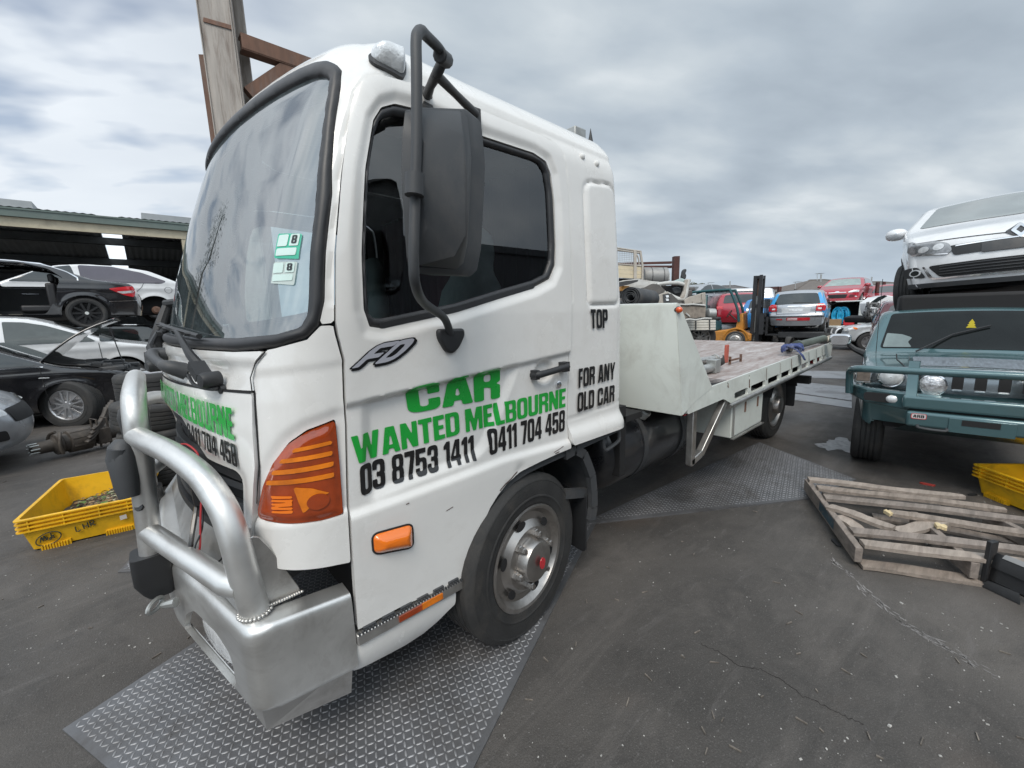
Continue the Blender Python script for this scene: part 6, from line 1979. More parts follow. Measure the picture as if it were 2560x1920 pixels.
def build_gantry():
 D = 5.6
 # the post stands behind the cab; its centre line in the photograph runs (535,0) -> (574,300)
 p = pt(575, 300, D=D)
 T = thing('steel_gantry', 'tall rusty steel I-beam gantry post with a braced beam behind the cab', 'gantry', (p[0], p[1], 0), world=True)
 x, y = p[0], p[1]
 g = G()
 k = D / 1030
 w = 78 * k
 ang = R_(48.7)
 # flange faces the camera
 F2, R2 = np.array([math.cos(ang + .12), math.sin(ang + .12), 0]), np.array([math.sin(ang + .12), -math.cos(ang + .12), 0])
 c = np.array([x, y, 0])
 Hh = 7.2
 for o, ww, dd in ((F2 * 0, w, .03), (F2 * .34, w, .03)):
  q = c + o
  g.beam(tuple(q), tuple(q + np.array([0, 0, Hh])), ww, dd, up=tuple(F2))
 g.beam(tuple(c + F2 * .17), tuple(c + F2 * .17 + np.array([0, 0, Hh])), .03, .31, up=tuple(F2))
 g.beam(tuple(c - F2 * .02 - R2 * w * .47), tuple(c - F2 * .02 - R2 * w * .47 + np.array([0, 0, Hh])), .012, .03, up=tuple(F2))
 g.beam(tuple(c - F2 * .02 + R2 * w * .45), tuple(c - F2 * .02 + R2 * w * .45 + np.array([0, 0, Hh])), .012, .03, up=tuple(F2))
 bp = G().bx(x - .4, x + .4, y - .3, y + .6, 0, .03)
 obj('post', g, M_POST, T, smooth=0)
 obj('base_plate', bp, M_RUST, T)
 st = G()
 zs = pt(575, 85, D=D)[2]
 st.beam(tuple(c - F2 * .025 - R2 * w * .35 + np.array([0, 0, zs + .03])), tuple(c - F2 * .025 + R2 * w * .45 + np.array([0, 0, zs - .05])), .012, .05)
 obj('weld_plate', st, M_RUST, T)
 # beam along the yard, braced
 z0 = pt(590, 112, D=D)[2]
 s = c + R2 * (w * .48) + F2 * .12
 g = G()
 ibeam(g, (s[0], s[1], z0), (s[0] + 5.5, s[1] + .1, z0), .16, .20, .03)
 g.beam((s[0], s[1] - .082, z0), (s[0] + 5.5, s[1] + .018, z0), .01, .17)
 obj('beam', g, M_RUST, T, smooth=0)
 br = G().beam((s[0] + .02, s[1], z0 - .62), (s[0] + .62, s[1], z0 - .06), .12, .15)
 obj('brace', br, M_RUST, T, smooth=0)
 # second channel against its far side
 g = G()
 p2 = pt(517, 150, D=D + .5)
 p3 = pt(540, 380, D=D + .5)
 c2 = np.array([(p2[0] + p3[0]) / 2 + .0, (p2[1] + p3[1]) / 2, 0])
 g.beam(tuple(c2), tuple(c2 + np.array([0, 0, p2[2]])), .14, .03, up=tuple(F2))
 g.beam(tuple(c2 - R2 * .065 + F2 * .06), tuple(c2 - R2 * .065 + F2 * .06 + np.array([0, 0, p2[2]])), .012, .12, up=tuple(F2))
 obj('channel_post', g, M_RUST, T, smooth=0)
build_gantry()
def tyre_thing(label, loc, R=.31, w=.27, rim=False, key=None, tilt=(0, 0)):
 key = key or 'st%.2f%.2f' % (R, w)
 wheel_mesh(key, R, w, R * .62, 's', 10)
 g, r = WM[key]
 nm = 'tyre'
 M = RX(-90 if rim else 90)
 if key + 'm' not in WCACHE:
  gg = G()
  gg.v, gg.f = list(g.v), list(g.f)
  gg.move(M)
  o = obj(nm, gg, M_TYRE)
  WCACHE[key + 'm'] = o.data
 else:
  o = bpy.data.objects.new(nm, WCACHE[key + 'm'])
  COL.objects.link(o)
 o.location = loc
 o.rotation_euler = (R_(tilt[0]), R_(tilt[1]), random.uniform(0, 6))
 tag(o, label, 'tyre', 'used tyres stacked beside the bull bar')
 if rim:
  gg = G()
  gg.v, gg.f = list(r.v), list(r.f)
  gg.move(RX(-90))
  obj('rim', gg, M_ALLOY, o)
 return o
def build_tyres():
 p = at_depth(340, 3.95)
 names = ['bottom tyre of the front stack beside the bull bar', 'middle tyre of the front stack beside the bull bar', 'top tyre of the front stack beside the bull bar']
 for k, n in enumerate(names): tyre_thing(n, (p[0] + .02 * (k % 2), p[1] + .015 * k, .135 + .268 * k), .31, .265, tilt=(1.5 * k, -2 * k))
 p = at_depth(352, 4.75)
 names = ['bottom wide tyre of the rear stack behind the bull bar', 'middle wide tyre of the rear stack behind the bull bar', 'wide tyre with a silver alloy rim on top of the rear stack']
 for k, n in enumerate(names): tyre_thing(n, (p[0] + .02 * k, p[1], .17 + .335 * k), .37, .33, rim=(k == 2), key='big%d' % (k == 2))
 o = p
build_tyres()
def build_axle():
 # dismantled truck axle lying on the ground, hub towards the left edge
 a = pt(128, 1150, Z=0)
 b = pt(262, 1118, Z=0)
 dr = np.array([b[0] - a[0], b[1] - a[1], 0])
 dr /= np.linalg.norm(dr)
 rot = math.atan2(dr[1], dr[0])
 T = thing('truck_axle', 'rusty dismantled truck axle with hub, drum and leaf springs lying by the tyre stack', 'axle', (a[0], a[1], 0), rot)
 m1 = mat('greasy_iron', (.075, .064, .055), .6, metal=.35, var=.35, vs=9, dirt=(.17, .14, .11), dirt_amt=.6, ds=7, bump=.3, bs=60)
 Ax = RZ(-90)
 z = .17
 hub = G().lathe([(.001, -.14), (.05, -.14), (.055, -.10), (.07, -.08), (.075, .03), (.10, .05), (.10, .09), (.06, .10)], 26, T_(0, 0, z) @ RZ(-90) @ T_(0, 0, 0))
 hub.v = [(-y if False else x, y, zz) for x, y, zz in hub.v]
 obj('hub', hub, m1, T, smooth=40)
 for k in range(8):
  a_ = 2 * math.pi * k / 8
  obj('stud', G().cyl((-.16, .058 * math.cos(a_), z + .058 * math.sin(a_)), (-.06, .058 * math.cos(a_), z + .058 * math.sin(a_)), .010, 8), M_STEEL, T)
 dm = G().lathe([(.10, .05), (.125, .06), (.13, .10), (.11, .12), (.11, .16), (.135, .17), (.14, .36), (.12, .38), (.08, .39), (.075, .62)], 30, T_(0, 0, z) @ RZ(-90))
 obj('drum', dm, m1, T, smooth=40)
 rb = G()
 for k in range(9):
  a_ = 2 * math.pi * k / 9
  rb.bx(.18, .36, .128 * math.cos(a_) - .012, .128 * math.cos(a_) + .012, z + .128 * math.sin(a_) - .012, z + .128 * math.sin(a_) + .012)
 obj('drum_ribs', rb, m1, T, bevel=.004)
 cl = G()
 for sg in (-1, 1): cl.tube([(.07, .13 * sg, z - .10), (.05, .15 * sg, z), (.07, .13 * sg, z + .10), (.10, .06 * sg, z + .14)], .018, 8, sm=4)
 obj('caliper', cl, m1, T, smooth=60)
 tb = G().tube([(.38, 0, z), (1.5, 0, z)], .06, 16)
 tb.bx(.42, .55, -.10, .10, z - .10, z + .10)
 obj('axle_tube', tb, m1, T, bevel=.01)
 for k in range(4):
  g = G()
  rows = []
  for t in np.linspace(-1, 1, 16):
   L = .75 - .12 * k
   rows.append([(.50 + .35 * t * L, y + .35 * t * L * 1.0, z + .12 + .022 * k + .42 * (t * .6 + .25 * t * t) * L) for y in (-.04, .04)])
  g.grid(np.array(rows))
  o = obj('spring_leaf', g, m1, T, smooth=60)
  o.modifiers.new('thickness', 'SOLIDIFY').thickness = .014
 ub = G()
 for x in (.44, .54): ub.tube([(x, -.07, z - .14), (x, -.07, z + .22), (x, .07, z + .22), (x, .07, z - .14)], .012, 8)
 obj('spring_clamp', ub, m1, T)
build_axle()
def crate(label, corners, h=.25, n=4, name='plastic_crate', writing=True):
 """open crate on four ground corners (front left, front right, back right, back left), several nested so only their rims show"""
 c = [np.array(q[:2], float) for q in corners]
 ctr = sum(c) / 4
 T = thing(name, label, 'crate', (*ctr, 0), 0, world=True)
 e1 = c[1] - c[0]
 ln = np.linalg.norm(e1)
 e1 /= ln
 e2 = np.array([-e1[1], e1[0]])
 wd = abs((c[3] - c[0]) @ e2)
 o = c[0]
 L3 = lambda u, v, z: (o[0] + e1[0] * u + e2[0] * v, o[1] + e1[1] * u + e2[1] * v, z)
 def ring(k, z, inset=0): return [L3(-k + inset, -k + inset, z), L3(ln + k - inset, -k + inset, z), L3(ln + k - inset, wd + k - inset, z), L3(-k + inset, wd + k - inset, z)]
 def rring(k, z, r=.035):
  pts = fil([(-k, -k), (ln + k, -k), (ln + k, wd + k), (-k, wd + k)], r, 5)
  return [L3(u, v, z) for u, v in pts]
 g = G()
 R = [rring(.0, .012), rring(.006, .05), rring(.025, h * .62), rring(.030, h), rring(.022, h), rring(.018, h * .6), rring(-.008, .05), rring(-.012, .02)]
 g.grid(np.array([r + [r[0]] for r in R]).transpose(1, 0, 2), flip=True)
 n_ = len(R[-1])
 g.add(R[-1], [tuple(range(n_))])
 tub = obj('tub', g, M_YEL, T, smooth=30, fixn=True)
 for k in range(n):
  z = h - .005 - k * .028
  rm = G()
  A = [rring(.024, z - .007), rring(.047, z - .005), rring(.047, z + .004), rring(.024, z + .006)]
  rm.grid(np.array([r + [r[0]] for r in A]).transpose(1, 0, 2), flip=True)
  obj('rim', rm, M_YEL, T, smooth=30, fixn=True)
 rbs = G()
 for u in (.04, .35, .68, .96):
  for v0, v1 in ((-.045, -.02), (wd + .02, wd + .045)):
   a = L3(ln * u - .004, v0, 0)
   rbs.beam(L3(ln * u, (v0 + v1) / 2, h - .10), L3(ln * u, (v0 + v1) / 2, h), .008, .022, up=(e2[0], e2[1], 0))
 obj('rim_ribs', rbs, M_YEL, T, smooth=0)
 ft = G()
 for u0, u1 in ((.10, .36), (.70, .98)):
  k = int((u1 - u0) * ln / .014)
  for i in range(k):
   u = u0 * ln + i * .014
   ft.beam(L3(u, -.012, 0), L3(u, -.014, .035), .008, .02, up=(e2[0], e2[1], 0))
  ft.beam(L3(u0 * ln, -.004, .02), L3(u1 * ln, -.004, .02), .018, .04)
 obj('foot_ribs', ft, M_YEL, T, smooth=0)
 return T, L3, ln, wd, tub
def pen(T, paths, chart, r=.0035, name='handwriting'):
 g = G()
 for pth in paths: g.tube([chart(*q) for q in pth], r, 6, sm=5 if len(pth) > 2 else 0)
 return obj(name, g, mat('marker_ink', (.05, .055, .035), .7), T)
def build_left_crate():
 f = lambda x, y: (x / 3.16, 1000 + y / 3.16)
 a, b = pt(*f(255, 1200), Z=0), pt(*f(1085, 1008), Z=0)
 e = (b - a)[:2]
 e /= np.linalg.norm(e)
 n = np.array([-e[1], e[0]])
 wd = float(np.linalg.norm((pt(71, 1221, Z=.255) - pt(47, 1310, Z=.255))[:2])) - .05
 T, L3, ln, wd, tub = crate('yellow plastic crates nested together, full of leaves and marked Mids and LHR', [a[:2], b[:2], b[:2] + n * wd, a[:2] + n * wd], h=.255)
 def face(u, v): return L3(u * ln, -.012 - .022 * np.clip(v, 0, .16) / .16, v)
 c = .6
 S = lambda u, v: face(u, v)
 el = [(.175 + .115 * math.cos(t), .078 + .046 * math.sin(t) + .014 * math.cos(t)) for t in np.linspace(0, 6.5, 26)]
 pen(T, [el, [(.10, .062), (.115, .100), (.128, .070), (.142, .108), (.155, .072)], [(.165, .072), (.167, .092)], [(.196, .086), (.183, .074), (.190, .068), (.203, .080), (.206, .118), (.205, .076)],
   [(.228, .098), (.216, .094), (.226, .084), (.216, .074)],
   ], S)
 pen(T, [[(.43, .125), (.432, .085), (.475, .092)], [(.50, .132), (.505, .092)], [(.545, .138), (.548, .098)], [(.503, .112), (.546, .117)], [(.575, .104), (.572, .142), (.60, .145), (.605, .128), (.578, .122), (.615, .106)]], S)
 lb = G().add([face(.86, .10), face(.93, .105), face(.93, .14), face(.86, .135)], [(0, 1, 2, 3)])
 lb.v = [(x + e[1] * .006, y - e[0] * .006, z) for x, y, z in lb.v]
 obj('paper_label', lb, mat('old_paper', (.6, .55, .5), .8), T, smooth=0)
 # leaf litter and dirt
 dt = G()
 rows = []
 for u in np.linspace(.04, .97, 26):
  rows.append([L3(u * ln, v * wd, .055 + .10 * max(0, min(1, (u - .15) * 1.6)) * (.55 + .45 * math.sin(v * 3)) + .018 * math.sin(u * 23 + v * 9) * math.cos(v * 17 + u * 5)) for v in np.linspace(.03, .97, 18)])
 dt.grid(np.array(rows))
 o = obj('leaf_litter', dt, mat('litter_soil', (.075, .058, .042), .9, var=.4, vs=25, bump=.5, bs=40), smooth=60)
 o['kind'] = 'stuff'
 o['label'] = 'brown soil and leaf litter filling the left yellow crate'
 o['category'] = 'leaf litter'
 lf = G()
 rr = random.Random(2)
 cols = [('leaf_green', (.10, .17, .045)), ('leaf_brown', (.23, .15, .08)), ('leaf_pale', (.33, .33, .22))]
 gs_ = [G(), G(), G()]
 for k in range(420):
  u, v = rr.uniform(.10, .97), rr.uniform(.05, .95)
  z = .062 + .10 * max(0, min(1, (u - .15) * 1.6)) * (.55 + .45 * math.sin(v * 3)) + rr.uniform(0, .022)
  p = Vector(L3(u * ln, v * wd, z))
  s = rr.uniform(.008, .026)
  M = Matrix.Translation(p) @ Matrix.Rotation(rr.uniform(0, 6.3), 4, 'Z') @ Matrix.Rotation(rr.uniform(-.7, .7), 4, 'X')
  gg = gs_[0 if rr.random() < .34 else (1 if rr.random() < .7 else 2)]
  gg.add([tuple(M @ Vector(q)) for q in ((-s, 0, 0), (-s * .3, s * .45, .003), (s * .5, s * .38, .002), (s, 0, 0), (s * .5, -s * .38, .002), (-s * .3, -s * .45, .003))], [(0, 1, 2, 3, 4, 5)])
 for gg, (nm, cc) in zip(gs_, cols):
  q = obj('leaves', gg, mat(nm, cc, .8, var=.3), o, smooth=0)
  q['kind'] = 'stuff'
build_left_crate()
# ================================================================ right-hand side
def frame_car(px, d, rot, ax, ay, z=0.0, s=1.0):
 """origin for a car whose own point (ax,ay) is seen in photograph column px at distance d"""
 p = at_depth(px, d)
 c, s_ = math.cos(rot), math.sin(rot)
 return (p[0] - s * (ax * c - ay * s_), p[1] - s * (ax * s_ + ay * c), z)
def build_offroader():
 rot = R_(187)
 PR = [(-2.2, .55), (-2.25, .8), (-2.2, 1.12), (-2.1, 1.62), (-1.9, 1.70), (-.4, 1.71), (.10, 1.73), (.24, 1.72), (.72, 1.24), (.86, 1.195), (1.3, 1.17), (1.86, 1.12), (1.95, 1.08), (1.99, 1.0), (2.0, .75), (1.98, .55)]
 b = Body(PR, .93, .50, 1.14, (-1.42, 1.42), tum=.30, re=.07, crown=.03, nose=.09, tail=.06, arch=.44, wz=.385, taper=(.05, .04), res=.022)
 ax = at_depth(2118, 4.07)
 c, s_ = math.cos(rot), math.sin(rot)
 lx, ly = 1.42 * .85, -.60
 p = pt(2172, 1146, Z=0)
 loc = (p[0] - (lx * c - ly * s_), p[1] - (lx * s_ + ly * c), 0)
 t = thing('offroad_car', 'blue green off-road car with bull bar and round driving lamps under the white hatchback', 'car', loc, rot)
 t.scale = (.85, .80, .85)
 b.build(t, P_TEAL)
 wheel_mesh('offroad', .385, .29, .22, 's', 6)
 for a in b.axles:
  for sg in (-1, 1): wheel(t, 'offroad', (a, sg * .79, .385), 0 if sg < 0 else math.pi, 0, M_RIM)
 # screen below the pressed down roof: black and dulled to stand for shade
 panel(b, t, 'windscreen', mat('shaded_screen', (.008, .010, .010), .06, coat=.0, spec=.25, var=.3, rv=.02), 'H', [(.27, -.68), (.27, 0), (.27, .68), (.70, .77), (.715, 0), (.70, -.77)], r=.04, res=.02)
 panel(b, t, 'screen_corner', M_GGLASS, 'H', [(.52, -.71), (.69, -.74), (.695, -.46), (.63, -.50), (.58, -.46), (.54, -.56)], r=.01, res=.015, off=.008)
 panel(b, t, 'hood_plate', mat('bonnet_grip', (.30, .34, .38), .4, metal=.6, var=.35, vs=26, stretch=(.4, 3, 1)), 'H', [(1.05, -.46), (1.60, -.46), (1.60, .46), (1.05, .46)], r=.02, off=.012, thick=.01)
 panel(b, t, 'hood_edge', M_CHROME, 'H', [(1.605, -.50), (1.64, -.50), (1.64, .50), (1.605, .50)], r=.005, off=.014, thick=.01)
 both(b, t, 'hood_edge', M_CHROME, [(1.605, 1.1), (1.62, 1.1), (1.62, 1.11)], r=.001) if False else None
 for y in (-.49, .49): obj('hood_trim', strip(G(), b.topc, [(1.03, y), (1.65, y)], .012, off=.013), M_CHROME, t, smooth=0)
 obj('hood_seam', strip(G(), b.topc, [(.84, -.60), (1.2, -.60), (1.75, -.52), (1.90, -.50)], .012, off=.004), M_DARK, t, smooth=0)
 obj('hood_seam', strip(G(), b.topc, [(.84, .60), (1.2, .60), (1.75, .52), (1.90, .50)], .012, off=.004), M_DARK, t, smooth=0)
 both(b, t, 'side_window', M_DGLASS, [(.55, 1.17), (.34, 1.42), (-.35, 1.40), (-.40, 1.17)], r=.05)
 both(b, t, 'rear_side_window', M_DGLASS, [(-.55, 1.17), (-.52, 1.40), (-1.85, 1.40), (-1.95, 1.17)], r=.06)
 gaps(b, t, [[(-.47, .55), (-.47, 1.42)], [(.66, .60), (.66, 1.16)]])
 # grille with seven upright slots
 panel(b, t, 'grille', mat('grille_paint', (.22, .25, .27), .2, metal=.8, coat=1.0), 'N', [(-.86, .80), (.86, .80), (.86, 1.035), (-.86, 1.035)], r=.03, off=.012, thick=.02, res=.02)
 for k in range(7):
  y = (k - 3) * .155
  panel(b, t, 'grille_slot', M_DARK, 'N', [(y - .040, .83), (y + .040, .83), (y + .040, 1.01), (y - .040, 1.01)], r=.03, off=.016, res=.008)
  panel(b, t, 'slot_lip', M_CHROME, 'N', [(y - .036, .828), (y + .036, .828), (y + .034, .846), (y - .034, .846)], r=.008, off=.020, thick=.006, res=.006)
 xn = 2.0
 for sg in (-1, 1):
  hl = G().lathe([(.001, -.03), (.06, -.025), (.088, -.01), (.095, 0), (.10, .012), (.105, .04)], 30, T_(xn - .055, sg * .665, .925) @ RZ(90))
  hl.v = [(x, y, z) for x, y, z in hl.v]
  h = G()
  rows = []
  for r, dx in ((.098, -.01), (.094, .012), (.075, .028), (.04, .038), (.004, .041)): rows.append([(xn - .02 + dx, sg * .655 + r * 1.02 * math.cos(a), .925 + r * .95 * math.sin(a)) for a in np.linspace(0, 2 * math.pi, 33)])
  h.grid(np.array(rows))
  ho = obj('headlight', h, M_LENS, t, smooth=70, fixn=True)
  obj('lamp_ring', G().tube([(xn - .015, sg * .655 + .102 * math.cos(a), .925 + .098 * math.sin(a)) for a in np.linspace(0, 2 * math.pi, 33)[:-1]], .010, 8, closed=True), M_CHROME, ho)
  q = G().bx(xn - .08, xn - .015, sg * .885 - .075, sg * .885 + .075, .845, 1.005)
  fr = obj('indicator', q, M_CHROME, t, bevel=.012)
  obj('lens', G().bx(xn - .03, xn - .006, sg * .885 - .058, sg * .885 + .058, .865, .985), mat('smoked_lens', (.16, .13, .11), .1, coat=1.0, var=.3, vs=20), fr, bevel=.008)
  # round driving lamps on the bar
  dl = G()
  rows = []
  for r, dx in ((.05, -.10), (.09, -.04), (.102, 0), (.102, .012), (.092, .016)): rows.append([(2.30 + dx, sg * .355 + r * math.cos(a), .915 + r * math.sin(a)) for a in np.linspace(0, 2 * math.pi, 37)])
  dl.grid(np.array(rows))
  do = obj('driving_lamp', dl, M_CHROME, t, smooth=50, fixn=True)
  ln = G()
  rows = []
  for r, dx in ((.093, .010), (.07, .020), (.035, .027), (.004, .028)): rows.append([(2.30 + dx, sg * .355 + r * math.cos(a), .915 + r * math.sin(a)) for a in np.linspace(0, 2 * math.pi, 37)])
  ln.grid(np.array(rows))
  obj('lens', ln, mat('driving_lens', (.62, .62, .63), .08, metal=.75, coat=1.0, var=.5, vs=30, bump=.6, bs=45), do, smooth=60, fixn=True)
  # chrome mirror
  mh = G()
  rows = []
  for dx, sc_ in ((-.05, .93), (-.045, 1.0), (.02, 1.0), (.05, .93), (.065, .78)):
   rows.append([(.62 + dx, sg * 1.20 + .125 * sc_ * math.copysign(abs(math.cos(a)) ** .45, math.cos(a)), 1.34 + .078 * sc_ * math.copysign(abs(math.sin(a)) ** .45, math.sin(a))) for a in np.linspace(0, 2 * math.pi, 41)])
  mh.grid(np.array(rows))
  mh.add([rows[-1][k] for k in range(40)], [tuple(range(40))])
  mo = obj('mirror', mh, M_CHROME, t, smooth=40, fixn=True)
  obj('mirror_stalk', G().tube([(.62, sg * 1.10, 1.28), (.62, sg * 1.03, 1.22), (.64, sg * .90, 1.16)], [.03, .035, .05], 8), M_BLACK, mo)
 # bull bar of pressed steel
 mb = P_TEAL
 wing = G()
 for sg in (-1, 1):
  wg = G()
  pl = [(2.36, .28), (2.34, .52), (2.20, .84), (1.95, .985), (1.62, 1.0), (1.62, .94), (1.92, .92), (2.12, .80), (2.24, .50), (2.26, .28)]
  M_ = Matrix(((1, 0, 0, 0), (0, sg, 0, 0), (0, 0, 1, 0), (0, 0, 0, 1)))
  top, bot = .74, .57
  n = len(pl)
  vs = [(x, sg * y, z - .10 * max(0, (2.36 - x)) * (z < .6) * -1) for z in (bot, top) for x, y in pl]
  wg.add(vs, [tuple(range(n)), tuple(range(n, 2 * n))] + [(i, (i + 1) % n, n + (i + 1) % n, n + i) for i in range(n)])
  w_ = obj('bull_bar_wing', wg, mb, t, smooth=35, bevel=.02, seg=3, fixn=True)
  fo = G().bx(2.268, 2.29, sg * .68 - .055, sg * .68 + .055, .60, .69)
  obj('fog_pocket', G().prism(fil([(sg * .55, .61), (sg * .86, .63), (sg * .86, .71), (sg * .55, .71)], .03), 0, .012, Matrix(((-.42 * 0, 0, 1, 2.27), (1, 0, 0, 0), (0, 1, 0, 0), (0, 0, 0, 1)))), M_DARK, w_, fixn=True)
  fl = G()
  rows = []
  for r, dx in ((1, 0), (.8, .016), (.4, .024), (.02, .026)): rows.append([(2.285 + dx, sg * .62 + .062 * r * math.cos(a), .66 + .042 * r * math.sin(a)) for a in np.linspace(0, 2 * math.pi, 25)])
  fl.grid(np.array(rows))
  obj('fog_lamp', fl, M_LENS, w_, smooth=60, fixn=True)
  up = G()
  rows = []
  for z, x in ((.70, 2.40), (.80, 2.345), (1.0, 2.30), (1.04, 2.29)): rows.append([(x + dx, sg * .50 + dy, z) for dx, dy in ((0, -.042), (0, .042), (-.035, .042), (-.035, -.042), (0, -.042))])
  up.grid(np.array(rows))
  up.add(rows[-1][:4], [(0, 1, 2, 3)])
  obj('bar_upright', up, mb, t, bevel=.008, fixn=True)
  tb = G().tube([(2.30, sg * .0, 1.035), (2.30, sg * .50, 1.035), (2.28, sg * .80, 1.032), (2.22, sg * .93, 1.022), (2.10, sg * .995, .985), (2.06, sg * 1.0, .90), (2.05, sg * .99, .74)], .036, 14, sm=6)
  obj('bar_tube', tb, mb, t, smooth=60)
 cb = G()
 cb.bx(2.30, 2.40, -.56, .56, .60, .725)
 obj('bull_bar_beam', cb, mb, t, bevel=.025, seg=3)
 c2 = G().bx(2.33, 2.43, -.52, .52, .44, .585)
 lo = obj('bull_bar_base', c2, mb, t, bevel=.025, seg=3)
 gp_ = G().bx(2.34, 2.36, -.5, .5, .583, .602)
 obj('bar_shadow_gap', gp_, M_DARK, t)
 sk = G().add([(2.42, -.52, .445), (2.42, .52, .445), (2.15, .60, .33), (2.15, -.60, .33)], [(0, 1, 2, 3)])
 obj('bash_plate', sk, mb, t, smooth=0, fixn=True)
 obj('number_plate_bracket', G().bx(2.431, 2.440, -.225, .195, .43, .56), mb, lo, bevel=.004)
 obj('winch_slot', G().bx(2.4405, 2.443, -.14, .10, .50, .55), M_DARK, lo, bevel=.0)
 tp = G().tube([(2.40, -.42, .47), (2.46, -.42, .445), (2.46, -.24, .44), (2.40, -.24, .465)], .012, 8, sm=4)
 obj('towing_loop', tp, M_BLACK2, lo)
 for y in (-.48, .48):
  pass
 ch = lambda u, v: np.stack([np.full(np.shape(u), 2.432), np.asarray(u, float), np.asarray(v, float)], -1)
 bd = G()
 sheet(bd, P([(-.485, .52), (-.375, .52), (-.375, .57), (-.485, .57)], .015), (-.50, -.36, .51, .58), .005, ch, off=.002, thick=.004)
 bo_ = obj('badge', bd, mat('badge_silver', (.72, .68, .68), .3, metal=.3), lo)
 obj('badge_border', sheet(G(), sub(P([(-.485, .52), (-.375, .52), (-.375, .57), (-.485, .57)], .015), P([(-.481, .524), (-.379, .524), (-.379, .566), (-.481, .566)], .013)), (-.50, -.36, .51, .58), .003, ch, off=.003), M_RED, bo_)
 obj('badge_letters', lettering(G(), 'ARB', ch, (-.470, .532), (-.392, .532), (-.392, .558), (-.470, .558), off=.004, gap=.1), M_INK, bo_, smooth=0)
 # wiper, yellow freshener, aerial
 wp = G().tube([tuple(b.topc(np.array([.80]), np.array([-.42]))[0] + np.array([0, 0, .02])), tuple(b.topc(np.array([.56]), np.array([-.1]))[0] + np.array([.02, 0, .02])), tuple(b.topc(np.array([.46]), np.array([.22]))[0] + np.array([.02, 0, .02]))], .010, 6)
 obj('wiper', wp, M_BLACK, t)
 tr = [(-.04, 0), (.04, 0), (.02, .02), (.045, .025), (.025, .05), (.035, .055), (.018, .075), (.026, .08), (0, .125), (-.026, .08), (-.018, .075), (-.035, .055), (-.025, .05), (-.045, .025), (-.02, .02)]
 q = b.topc(np.array([.44]), np.array([.06]))[0]
 obj('air_freshener', G().prism(tr, 0, .004, Matrix.Translation((q[0] + .03, q[1], q[2] - .05)) @ YZ), mat('yellow_card', (.62, .50, .03), .6), t)
 obj('aerial', G().tube([(.78, -.80, 1.17), (.76, -.82, 2.1)], .004, 5), M_BLACK, t)
 for o in t.children:
  if o.name.split('.')[0] in ('bull_bar_wing', 'bull_bar_beam', 'bull_bar_base', 'bar_upright', 'bar_tube', 'bar_shadow_gap', 'driving_lamp', 'headlight', 'indicator', 'grille', 'grille_slot', 'slot_lip', 'bash_plate'): o.location.z += .135 if o.name.split('.')[0] in ('bar_tube', 'driving_lamp', 'headlight', 'indicator', 'grille', 'grille_slot', 'slot_lip') else .225
 obj('dark_gap_fill', G().bx(-1.9, .12, -.62, .62, 1.66, 1.90), M_DARK, t, bevel=.04)  # dark block added to keep the gap under the hatchback dark
 return t
build_offroader()
HATCH = [(-2.05, .22), (-2.14, .50), (-2.10, .82), (-1.98, 1.02), (-1.70, 1.38), (-1.45, 1.46), (-.5, 1.50), (.1, 1.48), (.40, 1.42), (1.30, 1.02), (1.48, .97), (1.80, .89), (2.02, .78), (2.10, .68), (2.13, .55), (2.15, .40), (2.10, .22)]
